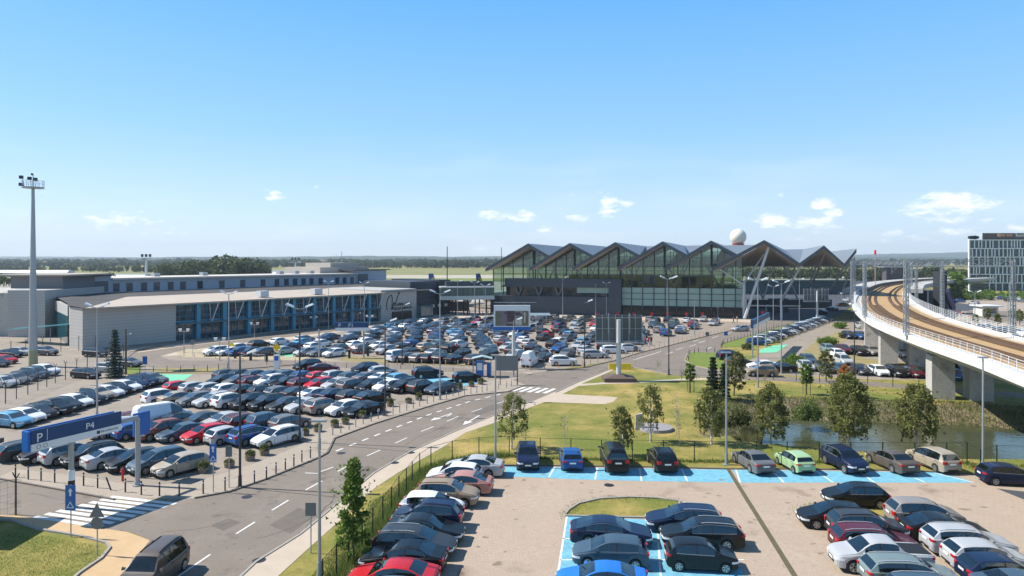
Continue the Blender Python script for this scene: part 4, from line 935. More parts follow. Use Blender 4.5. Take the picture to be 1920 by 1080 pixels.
ctype('e', 'estate car', 4.75, 1.82, 1.49, .9, 2.75, .33, [(0,.58,.55),(.05,.68,.64),(.3,.79,.75),(1.22,.98,.92),(2.0,1.41,.94),(2.6,1.49,.95),(3.8,1.46,.98),(4.3,1.39,1.0),(4.6,1.02,.99),(4.7,.92,.88),(4.75,.6,.57)], cowl=1.22, rf=2.0, rr=4.3, tb=4.6, ge=4.25)
ctype('u', 'crossover', 4.45, 1.85, 1.65, .86, 2.66, .36, [(0,.72,.68),(.05,.84,.80),(.25,.95,.91),(1.08,1.12,1.06),(1.8,1.57,1.08),(2.3,1.65,1.09),(3.5,1.61,1.13),(3.95,1.53,1.15),(4.27,1.14,1.12),(4.39,1.0,.96),(4.45,.66,.62)], clear=.27, cowl=1.08, rf=1.8, rr=3.95, tb=4.27, ge=3.88)
ctype('m', 'people carrier', 4.45, 1.82, 1.66, .86, 2.7, .33, [(0,.62,.58),(.05,.76,.72),(.25,.90,.86),(.88,1.08,1.02),(1.8,1.56,1.0),(2.4,1.66,1.0),(3.6,1.63,1.04),(4.0,1.55,1.06),(4.3,1.1,1.06),(4.4,.95,.9),(4.45,.62,.58)], cowl=.88, rf=1.8, rr=4.0, tb=4.3, ge=3.95, gs=.4)
ctype('c', 'fastback', 4.85, 1.88, 1.42, .86, 2.9, .35, [(0,.56,.53),(.05,.66,.62),(.3,.76,.72),(1.25,.94,.89),(2.1,1.34,.91),(2.7,1.42,.92),(3.2,1.39,.94),(3.5,1.34,.95),(4.45,1.02,.98),(4.7,.98,.95),(4.8,.88,.84),(4.85,.58,.55)], cowl=1.25, rf=2.1, rr=3.5, tb=4.45, ge=3.9)
ctype('d', 'boxy van-based car', 4.4, 1.84, 1.82, .82, 2.8, .32, [(0,.66,.62),(.05,.84,.80),(.25,.98,.94),(.95,1.12,1.06),(1.6,1.68,1.06),(2.1,1.8,1.06),(3.7,1.82,1.06),(4.15,1.77,1.07),(4.28,1.1,1.06),(4.36,1.0,.95),(4.4,.62,.58)], cowl=.95, rf=1.6, rr=4.15, tb=4.28, ge=4.0, gs=.4)
ctype('b', 'minibus', 4.95, 1.92, 1.97, .9, 3.0, .35, [(0,.70,.66),(.05,.9,.86),(.3,1.06,1.02),(.85,1.2,1.14),(1.55,1.8,1.14),(2.1,1.94,1.14),(4.3,1.97,1.14),(4.72,1.9,1.15),(4.86,1.2,1.16),(4.92,1.05,1.0),(4.95,.62,.58)], cowl=.85, rf=1.55, rr=4.72, tb=4.86, ge=4.6, gs=.35)
ctype('v', 'panel van', 5.6, 2.0, 2.35, .9, 3.5, .35, [(0,.70,.66),(.05,.95,.9),(.3,1.1,1.05),(.9,1.25,1.2),(1.6,2.05,1.22),(2.2,2.3,1.25),(5.2,2.35,1.3),(5.5,2.3,1.3),(5.56,1.3,1.25),(5.58,1.0,.95),(5.6,.62,.58)], cowl=.9, rf=1.6, rr=5.5, tb=5.5, ge=2.3, gs=.35)
ctype('p', 'pickup', 5.1, 1.85, 1.72, .88, 3.05, .37, [(0,.72,.68),(.05,.86,.82),(.25,.97,.93),(1.1,1.12,1.06),(1.8,1.6,1.08),(2.2,1.71,1.1),(3.0,1.7,1.12),(3.3,1.62,1.12),(3.5,1.18,1.13),(4.9,1.16,1.12),(5.05,1.1,1.05),(5.1,.66,.62)], clear=.27, cowl=1.1, rf=1.8, rr=3.3, tb=3.5, ge=3.25)

def prof(t, x, j):
    tp = t['top']; X_ = [a[0] for a in tp]; Y_ = [a[j] for a in tp]; w = min(.17, max(0, x-.02), max(0, t['L']-.06-x))
    return float(np.mean(np.interp(np.linspace(x-w, x+w, 9), X_, Y_)))
def halfw(t, x):
    L, w = t['L'], t['W']/2
    return w*float(np.interp(x, [0, .05, .15, .35, .8, L-.8, L-.35, L-.12, L-.04, L], [.70, .79, .87, .945, 1, 1, .965, .92, .88, .80]))
def car_grid(t, coarse=False):
    L = t['L']; Rw = t['R']*1.13; fx, rx = t['fo'], t['fo']+t['wb']
    xs = {0, .05, .15, .3, L-.12, L-.04, L} | {a[0] for a in t['top']}
    angs = (-1, -.9, -.62, 0, .62, .9, 1) if not coarse else (-1, -.7, 0, .7, 1)
    for c in (fx, rx): xs |= {c+Rw*a for a in angs}
    for a, b in ((t['cowl'], t['rf']),): xs |= {a+(b-a)*.5}
    xs |= {t['ge'], t['cowl']+(t['rf']-t['cowl'])*t['gs']}
    xs |= set(np.arange(.5, L-.3, .5 if coarse else .22).round(3)); xs = sorted(xs); o = [xs[0]]
    for x in xs[1:]:
        if x-o[-1] > .028: o.append(x)
    o[-1] = L
    secs = []
    for x in o:
        w = halfw(t, x); zt, zb = prof(t, x, 1), prof(t, x, 2); h = max(zt-zb, .02); lo = t['clear']
        ar = 0
        for c in (fx, rx):
            q = Rw*Rw-(x-c)**2
            if q > 0: ar = max(ar, t['R']+math.sqrt(q))
        e = float(np.interp(x, [0, .15, L-.15, L], [.12, 0, 0, .1])); zl = max(lo+e, ar); zl = min(zl, zb-.1)
        big = 1 if h > .3 else h/.3
        yt = w*.935 - h*.33
        r = t['H'] if False else 0
        secs.append([(0, lo+e+.02), (max(w-.26, .1), zl), (w*.965, zl), (w, zl*.42+zb*.58), (w*.985, zb-.05), (w*.935, zb),
                     (yt, zb+h*.88), (yt-.02-.07*big, zb+h*.965), (yt*.5, zt-.004), (0, zt)])
    return o, secs
def car_geo(t, coarse=False):
    "returns dict of part name -> MB in car coordinates, nose towards +x, centred on the footprint"
    xs, secs = car_grid(t, coarse); L = t['L']; K = 10
    body = MB(); ws = MB(); rw = MB(); sl = MB(); sr = MB()
    def vert(i, k, s): y, z = secs[i][k]; return (L/2-xs[i], y*s, z)
    gsx = t['cowl']+(t['rf']-t['cowl'])*t['gs']-.01
    for i in range(len(xs)-1):
        xm = (xs[i]+xs[i+1])/2
        for s in (1, -1):
            for k in range(K-1):
                q = [vert(i, k, s), vert(i+1, k, s), vert(i+1, k+1, s), vert(i, k+1, s)]
                if s < 0: q = q[::-1]
                tgt, mi = body, 0
                if k <= 1: mi = 1
                elif k == 5 and gsx < xm < t['ge']: tgt = sl if s > 0 else sr
                elif k >= 7 and t['cowl'] < xm < t['rf']: tgt = ws
                elif k >= 7 and t['rr'] < xm < t['tb']: tgt = rw
                elif k == 6 and t['cowl'] < xm < t['cowl']+.2: mi = 0
                tgt.add(q, [(0, 1, 2, 3)], mi)
    for i, flip in ((0, 1), (len(xs)-1, 0)):
        for k in range(K-1):
            a, b, c, d = vert(i, k, 1), vert(i, k+1, 1), vert(i, k+1, -1), vert(i, k, -1)
            body.add([a, b, c, d] if not flip else [d, c, b, a], [(0, 1, 2, 3)], 1 if k < 1 else 0)
    # lower grille and rear bumper insert
    zf = prof(t, 0, 2)
    body.box((L/2-.01, 0, zf-.2), (.05, t['W']*.50, .13), mi=1)
    body.box((L/2-.012, 0, zf-.04), (.05, t['W']*.34, .06), mi=1)
    body.box((-L/2+.01, 0, t['clear']+.16), (.05, t['W']*.52, .09), mi=1)
    if t is CT['p']: body.box((L/2-4.25, 0, 1.172), (1.35, 1.36, .03), mi=1)
    def lampstrip(xa, xb, z0, z1, s, front):
        mb = MB(); xsn = np.linspace(xa, xb, 4); pts = []
        y_in = halfw(t, 0 if front else L)*(.60 if front else .68)
        base = 0 if front else L
        pts.append((base, y_in)); pts.append((base, halfw(t, base)*.96))
        for x in xsn: pts.append((x, halfw(t, x)*.995))
        vs = []
        for x, y in pts:
            ox = .012 if front else -.012
            for z in (z0, z1): vs.append((L/2-x+ox, (y+.008)*s, z))
        for x, y in pts:
            ox = -.06 if front else .06
            for z in (z0, z1): vs.append((L/2-x+ox, (y-.05)*s, z))
        n = len(pts); fs = []
        for j in range(n-1):
            fs += [(2*j, 2*j+2, 2*j+3, 2*j+1), (2*j+1, 2*j+3, 2*n+2*j+3, 2*n+2*j+1), (2*j, 2*n+2*j, 2*n+2*j+2, 2*j+2)]
        mb.add(vs, fs); return mb
    hz = prof(t, .05, 2)
    hl = [lampstrip(.04, .42, hz-.13, hz-.015, s, True) for s in (1, -1)]
    tz = prof(t, L-.12, 2)
    if t['name'] in ('people carrier', 'boxy van-based car', 'minibus', 'panel van', 'crossover'):
        tl = [lampstrip(L-.05, L-.12, tz-.20, tz+.02, s, False) for s in (1, -1)]
    else: tl = [lampstrip(L-.05, L-.22, tz-.14, tz-.03, s, False) for s in (1, -1)]
    wheels = []
    for x in (t['fo'], t['fo']+t['wb']):
        for s in (1, -1): wheels.append((L/2-x, s*(t['W']/2-.12), t['R']))
    mir = []
    for s in (1, -1):
        mb = MB(); x = L/2-(t['cowl']+(t['rf']-t['cowl'])*.45); z = prof(t, t['rf'], 2)+.08; y = halfw(t, 1.5)
        mb.add([(x-.05, s*(y-.06), z-.03), (x+.06, s*(y-.06), z-.03), (x+.10, s*(y+.16), z-.05), (x-.04, s*(y+.17), z-.05), (x-.05, s*(y-.06), z+.03), (x+.04, s*(y-.06), z+.03), (x+.05, s*(y+.16), z+.09), (x-.04, s*(y+.17), z+.09)],
               [(0, 1, 2, 3), (4, 5, 6, 7), (0, 1, 5, 4), (1, 2, 6, 5), (2, 3, 7, 6), (3, 0, 4, 7)]); mir.append(mb)
    pl = [MB().box((L/2+.02, 0, zf-.10), (.02, .5, .10)), MB().box((-L/2-.015, 0, tz-.2), (.02, .5, .11))]
    # door joints, window trim and roof rails follow the body stations
    trim = [MB(), MB()]; rails = [MB(), MB()]
    def at(x, k, s, out=.006):
        i = int(np.searchsorted(xs, x)); i = min(max(i, 1), len(xs)-1); f = (x-xs[i-1])/(xs[i]-xs[i-1]+1e-9); a, c = secs[i-1][k], secs[i][k]
        return Vector((L/2-x, (a[0]*(1-f)+c[0]*f+out)*s, a[1]*(1-f)+c[1]*f))
    if not coarse and t['name'] != 'panel van':
        for s in (1, -1):
            for x in (t['cowl']+.30, (t['cowl']+t['ge'])/2+.12, t['ge']-.12):
                body.add([at(x-.011, 2, s), at(x+.011, 2, s), at(x+.011, 3, s), at(x-.011, 3, s), at(x+.011, 4, s), at(x-.011, 4, s)], [(0, 1, 2, 3), (3, 2, 4, 5)], 1)
            x = (t['cowl']+t['ge'])/2+.12; body.add([at(x-.03, 5, s), at(x+.03, 5, s), at(x+.03, 6, s), at(x-.03, 6, s)], [(0, 1, 2, 3)], 1)
            for x in ((t['cowl']+t['ge'])/2-.1, t['ge']-.3): q = at(x, 4, s, .01); body.box((q.x, q.y, q.z-.03), (.2, .03, .03), mi=1)
            body.add([at(t['fo']+t['R']+.1, 2, s), at(t['fo']+t['wb']-t['R']-.1, 2, s), at(t['fo']+t['wb']-t['R']-.1, 2, s, .008)+Vector((0, 0, .09)), at(t['fo']+t['R']+.1, 2, s, .008)+Vector((0, 0, .09))], [(0, 1, 2, 3)], 1)
            xr = np.linspace(gsx+.05, t['ge']-.02, 9)
            for xa, xb in zip(xr, xr[1:]):
                tq = trim[0 if s > 0 else 1]; tq.beam(at(xa, 5, s, .012), at(xb, 5, s, .012), .022, .03)
                if t['name'] in ('crossover', 'estate car', 'fastback'): tq.beam(at(xa, 6, s, .012), at(xb, 6, s, .012), .02, .03)
            xr = np.linspace(t['rf']+.25, t['rr']-.1, 6)
            for xa, xb in zip(xr, xr[1:]): rails[0 if s > 0 else 1].beam(at(xa, 7, s, -.03)+Vector((0, 0, .035)), at(xb, 7, s, -.03)+Vector((0, 0, .035)), .035, .035)
    cabin = MB(); seat = MB(); zf_ = t['clear']+.12; gx0, gx1 = t['cowl']+.15, min(t['rr'], t['ge'])-.05; wb_ = t['W']/2-.12; zbl = prof(t, (gx0+gx1)/2, 2)
    cabin.box((L/2-(gx0+gx1)/2, 0, zbl-.30), (gx1-gx0, wb_*2, .06)); cabin.box((L/2-gx0-.12, 0, zbl-.10), (.32, wb_*1.9, .14))
    for x in (gx0+.95, gx0+1.8):
        if x < gx1-.1:
            for y in (-.38, .38):
                seat.box((L/2-x, y, zbl+.02), (.16, .46, .58)); seat.box((L/2-x-.02, y, zbl+.36), (.10, .24, .16))
    return dict(cabin=cabin, seat=seat, trim=trim, rails=rails, body=body, windscreen=ws, rear_window=rw, sl=sl, sr=sr, hl=hl, tl=tl, wheels=wheels, mir=mir, pl=pl)
def wheel_mb(r, n, simple=False):
    t = MB(); w = .215
    t.tube((0, -w/2, 0), (0, w/2, 0), r, n=n)
    rm = MB()
    for s in (1, -1):
        c = s*(w/2+.004)
        if simple: t.tube((0, c-.004, 0), (0, c+.004, 0), r*.62, n=n, mi=1)
        else:
            for k in range(5):
                a = 2*PI*k/5
                rm.beam((0, c, 0), (r*.6*math.cos(a), c, r*.6*math.sin(a)), .09*r/.33, .02, up=(0, 1, 0))
            pts = [(r*q*math.cos(2*PI*k/n), c+s*.008, r*q*math.sin(2*PI*k/n)) for q in (.66, .56) for k in range(n)]
            rm.add(pts, [(k, (k+1) % n, n+(k+1) % n, n+k) for k in range(n)])
    return t, rm
M_cglass = glassmat('clear_car_glass', (.30, .35, .35), .12, gl=(.9, .95, 1)); M_seat = mat('seat_cloth', (.12, .11, .10), .9); CARM = {}; M_trim = mat('window_trim_chrome', (.32, .33, .34), .3, .6)
def car_meshes(k, lod):
    key = (k, lod)
    if key in CARM: return CARM[key]
    t = CT[k]; g = car_geo(t, lod == 2); out = {}
    if lod < 2:
        out['body'] = g['body'].mesh('car_body', [M_paint, M_black], smooth=38)
        MG = M_cglass if lod == 0 else M_glass
        if lod == 0: out['inside'] = [g['cabin'].mesh('dashboard', M_black, fix=True), g['seat'].mesh('seats', M_seat, fix=True)]
        for n in ('windscreen', 'rear_window'): out[n] = g[n].mesh(n, MG, smooth=60) if g[n].v else None
        out['sw'] = [g[n].mesh('side_window', MG, smooth=60) for n in ('sl', 'sr')]
        tm, rm = wheel_mb(t['R'], 20 if lod == 0 else 12, lod == 1)
        out['tyre'] = tm.mesh('tyre', [M_tyre, M_rim], smooth=40, fix=True); out['rim'] = rm.mesh('rim', M_rim, fix=True) if rm.v else None
        out['wheels'] = g['wheels']
        out['hl'] = [m.mesh('headlight', M_lamp) for m in g['hl']]; out['tl'] = [m.mesh('tail_light', M_tail) for m in g['tl']]
        out['mir'] = [m.mesh('mirror', M_paint, fix=True) for m in g['mir']]; out['pl'] = [m.mesh('number_plate', M_plate, fix=True) for m in g['pl']]
        if g['trim'][0].v: out['trim'] = [q.mesh('window_trim', M_trim, fix=True) for q in g['trim']]
        if k in 'deu': out['rails'] = [r.mesh('roof_rail', M_steell if k == 'e' else M_black, fix=True) for r in g['rails']]
    else:
        a = MB()
        def put(mb, off): 
            o = len(a.v); a.v += mb.v; a.f += [tuple(i+o for i in f) for f in mb.f]; a.m += [off[m] for m in mb.m]
        put(g['body'], {0: 0, 1: 1})
        for n in ('windscreen', 'rear_window', 'sl', 'sr'): put(g[n], {0: 2})
        for m in g['hl']: put(m, {0: 3})
        for m in g['tl']: put(m, {0: 4})
        for w in g['wheels']:
            q = MB(); q.tube((w[0], w[1]-.1, w[2]), (w[0], w[1]+.1, w[2]), t['R'], n=8); put(q, {0: 1})
            s = 1 if w[1] > 0 else -1
            q = MB(); q.tube((w[0], w[1]+s*.1, w[2]), (w[0], w[1]+s*.107, w[2]), t['R']*.6, n=8); put(q, {0: 5})
        out['mb'] = a
        out['mesh'] = a.mesh('parked_car', [M_paint, M_black, M_glass, M_lamp, M_tail, M_rim], smooth=38)
    CARM[key] = out
    return out
COLR = {'K': ('black', (.008, .009, .011)), 'D': ('dark grey', (.035, .038, .042)), 'G': ('grey', (.13, .135, .14)), 'S': ('silver', (.40, .41, .42)), 'W': ('white', (.72, .73, .74)),
        'B': ('blue', (.015, .075, .25)), 'N': ('navy', (.008, .017, .05)), 'R': ('red', (.46, .012, .018)), 'M': ('maroon', (.09, .012, .02)), 'T': ('beige', (.36, .31, .24)),
        'L': ('light blue', (.12, .32, .50)), 'E': ('pale green', (.33, .50, .27)), 'O': ('copper brown', (.24, .075, .05)), 'P': ('dusty pink', (.42, .20, .16)), 'A': ('tan', (.30, .22, .14)),
        'C': ('slate blue', (.05, .085, .12)), 'Y': ('bright blue', (.02, .16, .55)), 'V': ('grey green', (.16, .21, .21)), 'F': ('pewter', (.24, .22, .205)), 'Q': ('greyish brown', (.10, .085, .075))}
CARS = []      # (x, y, heading, type, colour, label, group)
def car(px, yb, hd, kc, label=None, group=None, dx=0):
    k, c = kc[1], kc[0]; t = CT[k]; h = R(hd)
    e = abs(math.sin(h))*t['L']/2+abs(math.cos(h))*t['W']/2
    D = H*F/(yb-HY)+e; CARS.append((X(px, D)+dx, D, hd, k, c, label, group))
def car_w(x, y, hd, kc, label=None, group=None): CARS.append((x, y, hd, kc[1], kc[0], label, group))

near = 'cars parked in the near car park'
A = -6
NEARROW = [(889,898,180+A,'Ss','silver saloon at the far end of the row by the mesh fence'),
 (853,914,180+A,'Wh','white hatchback between the silver saloon and the dusty pink fastback'),
 (862,932,180+A,'Pc','dusty pink fastback beside the tan crossover with a black roof'),
 (838,956,A,'Au','tan crossover, nose out to the aisle, in the row by the fence'),
 (810,978,A,'Wh','white hatchback between the tan crossover and a navy crossover'),
 (803,1001,180+A,'Nu','navy crossover with bright window trim beside the white hatchback'),
 (797,1027,A,'Ks','black saloon facing out beside the navy crossover'),
 (778,1054,A,'De','dark grey estate car with roof rails in the row by the fence'),
 (757,1085,180+A,'Ks','black saloon nose to the fence next to the red car'),
 (737,1126,180+A,'Rs','bright red saloon cut by the bottom edge of the photo'),
 (725,1168,180+A,'Cs','slate blue saloon roof just showing beneath the red car')]
for a in NEARROW: car(a[0], a[1], a[2], a[3], a[4], 'cars in the row by the mesh fence')
for a in [(989,887,-90,'Nu','navy crossover facing the camera, first on the blue bays'),(1070,887,90,'Bh','royal blue hatchback seen from behind on a blue bay'),
 (1151,892,90,'Kb','tall black minibus on a blue bay, the biggest in its row'),(1241,892,90,'Ku','black crossover with silver roof between minibus and an empty blue bay'),
 (1411,895,97,'Gs','grey saloon seen from behind just past the lamp post'),(1489,893,97,'Ek','pale green small hatchback on a blue bay'),
 (1583,895,-83,'Nu','navy crossover facing the camera next to the pale green hatchback'),(1671,895,97,'Qs','greyish brown saloon seen from behind by the pond fence'),
 (1748,892,98,'Tm','beige people carrier, last on the blue bays by the pond')]: car(a[0], a[1], a[2], a[3], a[4], 'cars on the blue bays along the fence')
for a in [(1893,917,-10,'Nh','dark navy hatchback by the lamp post at the photo edge'),
 (1283,1007,180+A,'Ne','navy estate car with chrome window line beside the grass island'),(1145,1032,A,'Nc','dark navy fastback with a long sloping tail on blue bays'),
 (1316,1036,180+A,'Ke','black estate car behind the small black hatchback'),(1144,1073,180+A,'Ch','slate blue liftback between the fastback and the bright blue car'),
 (1314,1079,A,'Kk','small black hatchback with white wheel covers'),(1128,1133,180+A,'Ys','bright blue saloon cut off at the bottom of the photo'),
 (1603,957,180+A,'Kh','black hatchback standing apart across the end of the double row'),(1573,1008,180+A,'Kh','black hatchback nose out at the head of the double row'),
 (1615,1019,A,'Du','dark grey crossover between two dark cars in the double row'),(1636,1046,A,'Me','maroon estate car with tall red tail lamps'),
 (1651,1088,180+A,'Sp','silver pickup with a black cover over its bed'),(1704,1116,A,'Ve','grey green estate car next to the silver pickup'),
 (1758,1164,A,'Ce','slate blue estate car roof at the bottom edge'),(1733,998,A,'Fm','pewter people carrier heading the second column of the double row'),
 (1770,1025,A,'Kc','black fastback beside the pewter people carrier'),(1815,1052,A,'Se','silver estate car with upright red tail lamps'),
 (1849,1083,A,'Sh','silver hatchback next to the silver estate car'),(1883,1116,A,'Nh','navy hatchback below the silver hatchback'),(1925,1152,A,'Cs','slate blue saloon at the bottom corner of the photo')]: car(a[0], a[1], a[2], a[3], a[4], near)
D_ = 35.9; CARS.append((-18.85, D_, -93, 'd', 'Q', 'greyish brown van-like car with roof rails driving on the road', None))

U = 52.0
def row(p0, p1, spec, hd, gname, where, flip=(), anchor='the road'):
    "cars along a line between two photo pixels (near corners); spec: colour+type codes"
    a, b = P(*p0), P(*p1); n = len(spec); g = 'cars in '+gname
    for i, kc in enumerate(spec):
        q = a.lerp(b, i/(n-1)) if n > 1 else a; t = CT[kc[1]]; h = R(hd)
        e = abs(math.sin(h))*t['L']/2+abs(math.cos(h))*t['W']/2
        hh = hd+(180 if i in flip else 0)+rnd.uniform(-1.5, 1.5)
        nth = n-i
        lab = f"{COLR[kc[0]][0]} {CT[kc[1]]['name']}, {ORD(nth)} from {anchor} in {where}" if nth > 1 else f"{COLR[kc[0]][0]} {CT[kc[1]]['name']} nearest {anchor} in {where}"
        lab = lab.replace('nearest', 'closest to')
        if nth == 1: lab = f"{COLR[kc[0]][0]} {CT[kc[1]]['name']} next to {anchor} in {where}"
        CARS.append((q.x, q.y+e, hh, kc[1], kc[0], lab, g))
row((18,872), (313,902), 'De Kh Su Ku Ss Kh Cm Th'.split(), U+180, 'the front row of P4', 'the P4 row behind the kerb bollards', flip=(0, 2, 4), anchor='the road')
row((190,828), (502,845), 'Su Bh Ou Cs Rh Sh Bu We'.split(), U+180, 'the second row of P4', 'the second P4 row', flip=(1, 5, 6))
row((232,808), (530,814), 'Mk Wv Ks Ds Ss Me Cm Gh'.split(), U, 'the row behind the second row of P4', 'the P4 row of the white van', flip=(3, 4))
row((285,762), (672,787), 'Wm Ts Gh Se Wu Ku Ku Ds Ss Fu Wh Kc'.split(), U+180, 'the third row of P4', 'the third P4 row', flip=(0, 1, 4, 9))
row((322,741), (690,762), 'Rh Sh Sh Wh Dh Kk Gh Ds Ws Ns Dh Kc'.split(), U, 'the fourth row of P4', 'the fourth P4 row')
row((404,728), (822,743), 'Kh Gh Mh Wu Ks Mh Rh Sh Ge Kh Wh Ku Du Cs'.split(), U+180, 'the fifth row of P4', 'the fifth P4 row', flip=(2, 5, 8, 12))
row((415,716), (745,724), 'Dh Kh Ch Cs Ce Bh Rk Sm Ch Gs Ws Lh'.split(), U, 'the sixth row of P4', 'the sixth P4 row')
for a in [(576,698,U+180,'Ku','black crossover above the sixth P4 row, beside the maroon saloon'),(607,702,20,'Ms','maroon saloon parked apart at the top of the P4 car park'),
          (684,705,U+180,'Ku','black crossover on the blue bay beside a silver hatchback'),(718,708,30,'Sh','silver hatchback on the blue bay beside a black crossover'),
          (802,712,25,'Ku','black crossover alone on the long blue bay'),(877,719,20,'Kh','black hatchback on the blue bay by the ticket kiosk')]: car(a[0], a[1], a[2], a[3], a[4], 'cars at the top edge of P4')
LCOL = 'Lh Wh Dh Kp Dh Wh Ks Tu Wh Kh Wh Nh Nu Ge'.split()
for i, kc in enumerate(LCOL):
    f = i/(len(LCOL)-1); a = P(5, 805).lerp(P(272, 723), f)
    CARS.append((a.x, a.y+1.3, -14+rnd.uniform(-2, 2), kc[1], kc[0], f"{COLR[kc[0]][0]} {CT[kc[1]]['name']}, {ORD(i+1)} from the sign end in the column along the wire fence", 'cars in the column along the wire fence'))
LFAR = 'Sh Gs Dh Cm Wu'.split()
for i, kc in enumerate(LFAR):
    a = P(-5, 728).lerp(P(75, 706), i/4); CARS.append((a.x, a.y+1, -14, kc[1], kc[0], f"{COLR[kc[0]][0]} {CT[kc[1]]['name']}, {ORD(i+1)} in the short row left of the floodlight mast base".replace('left of', 'below'), 'cars below the floodlight mast'))
for px, yb, kc in [(8,684,'Rh'),(18,672,'Ks'),(-6,690,'Dh'),(40,668,'Sh'),(84,668,'Gu'),(180,671,'Du'),(120,684,'Dh')][:6]:
    car(px, yb, -12, kc, f"{COLR[kc[0]][0]} {CT[kc[1]]['name']} {'behind the floodlight mast' if 30<px<100 else 'by the spruce beyond the wire fence' if px>100 else 'at the photo edge beyond the wire fence'}" , 'cars beyond the wire fence')
row((150,712), (232,690), 'Dh Sh Gh'.split(), -14, 'the yard behind the wire fence', 'the yard behind the wire fence', anchor='the spruce')
# terminal car park
row((400,670), (478,669), 'Wu Ws Bh Nh Gh'.split(), U+180, 'the kerb row of the terminal car park', 'the kerb row of the terminal car park', anchor='the yellow sign')
row((565,670), (620,672), 'Sh Gs Wh'.split(), U+180, 'the short row by the barrier', 'the short row by the barrier', anchor='the barrier')
row((742,681), (848,684), 'Wb Dh Fh Kh Ku Ks'.split(), 60, 'the row beside the dry verge', 'the row beside the dry verge', anchor='the lone black crossover')
car(890, 686, 60, 'Du', 'dark grey crossover by the ticket kiosk roof', 'cars around the kiosk')
car(993, 690, 75, 'Wv', 'tall white panel van behind the grey sign back', 'cars around the kiosk')
car(1056, 687, 5, 'Wu', 'white crossover side on by the terminal kerb', 'cars around the kiosk')
car(1115, 673, 8, 'Se', 'silver estate car by the terminal kerb beside the white one', 'cars around the kiosk')
car(1150, 664, 8, 'We', 'white estate car under the grey billboard', 'cars around the kiosk')
car(1180, 660, 10, 'Wh', 'white hatchback half behind the billboard pole', 'cars around the kiosk')
P3 = np.array([(P(*p).x, P(*p).y) for p in [(418,662),(560,668),(640,666),(760,668),(900,683),(1030,680),(1140,664),(1200,648),(1375,608),(1360,602),(1150,599),(1040,597),(940,597),(850,602),(770,606),(700,617),(640,630),(520,642)]])
P3L = P3.tolist(); rdir = Vector((.957, -.29, 0)); qd = Vector((.29, .957, 0)); pal = 'WWWWSSSSSGGGDDDKKKNNCCVFQTDKSWBRLM'; typs = 'hhhhuuuseemkcs'
v0 = 95.; rowi = 0; k_ = 0
while v0 < 225:
    for sub in (0, 5.3):
        rowi += 1; us = np.arange(-90, 90, 2.45); us = us + rnd.uniform(0, 1)
        cnt = 0
        for u in us:
            p = rdir*float(u)+qd*(v0+sub)
            if sd1(p.x, p.y, P3L) > -1.5 or rnd.random() < .06: continue
            if any((p.x-c[0])**2+(p.y-c[1])**2 < 14 for c in CARS if c[1] > 95): continue
            cnt += 1; kc = rnd.choice(pal)+rnd.choice(typs)
            CARS.append((p.x, p.y, 62+(180 if rnd.random() < .5 else 0)+rnd.uniform(-2, 2), kc[1], kc[0], f"{COLR[kc[0]][0]} {CT[kc[1]]['name']}, {ORD(cnt)} from the old terminal in the {ORD(rowi)} terminal row", 'cars in the terminal car park'))
    v0 += 5.3+5.9
# car park by the viaduct
VROW = 'Bh Wh Su Gu Ds Wh Ku Nh Ws Sh Ku Wh Gs Su Bh We Dh Sh Kh Gh Wh Ds Nh'.split()
for i, kc in enumerate(VROW):
    a = P(1423, 648).lerp(P(1548, 603), i/(len(VROW)-1)); t = CT[kc[1]]
    CARS.append((a.x, a.y+1, -12+rnd.uniform(-2, 2), kc[1], kc[0], f"{COLR[kc[0]][0]} {CT[kc[1]]['name']}, {ORD(i+1)} from the blue gantry in the roadside row", 'cars in the roadside row by the gantry'))
for px, yb, hd, kc, lab in [(1368,676,14,'Nu','navy crossover behind the dark conifers'),(1385,688,10,'Dh','dark grey hatchback between navy crossover and the brown one'),
    (1430,695,175,'Ws','white saloon behind the brown crossover'),(1428,708,172,'Au','tan crossover on the lane behind the willow'),(1463,700,176,'Ks','black saloon beside the lamp post by the hedge'),
    (1515,687,-95,'Cu','slate blue crossover facing us by the round hedge'),(1511,698,-95,'Sh','silver hatchback in front of the slate blue crossover'),(1553,665,-95,'Vu','grey green crossover under the viaduct, end of its row'),
    (1570,673,-95,'Wh','white hatchback in front of a maroon crossover'),(1582,666,-95,'Mu','maroon crossover under the viaduct'),(1609,669,-93,'Ku','black crossover between maroon and dusty cars under the viaduct'),
    (1634,669,-93,'Fu','pewter crossover beside the viaduct pier'),(1690,672,-93,'Ss','silver saloon between the two pier walls'),(1581,687,-95,'Sm','silver people carrier in the front viaduct row'),
    (1576,704,-95,'Ch','slate blue hatchback half behind the birch'),(1614,706,-94,'Dh','dark grey hatchback in the front viaduct row'),(1647,708,-94,'Wh','white hatchback facing us in the front viaduct row'),
    (1681,710,-93,'Ku','black crossover next to the white hatchback in the front viaduct row'),(1714,711,-93,'Mh','maroon hatchback by the big viaduct pier'),(1790,716,-93,'Bh','blue hatchback glimpsed between the pier walls'),
    (1591,637,-95,'Nu','navy crossover behind the short hedge'),(1613,638,-95,'Bu','blue crossover beside the viaduct pier'),(1615,618,-95,'Su','silver crossover under the viaduct edge'),(1633,628,-95,'Wh','white hatchback under the viaduct edge'),
    (1651,640,-93,'Dh','dark grey hatchback behind the second viaduct pier'),(1545,702,-95,'Gh','grey hatchback behind the round-headed tree')]:
    car(px, yb, hd, kc, lab, 'cars around the viaduct piers')
car(822+560, 623, 215, 'Sh', 'silver hatchback driving on the upper road', None)
CARS[-1] = (X(1388, H*F/(621-HY)), H*F/(621-HY), 200, 'h', 'S', 'silver hatchback driving on the upper road', None)
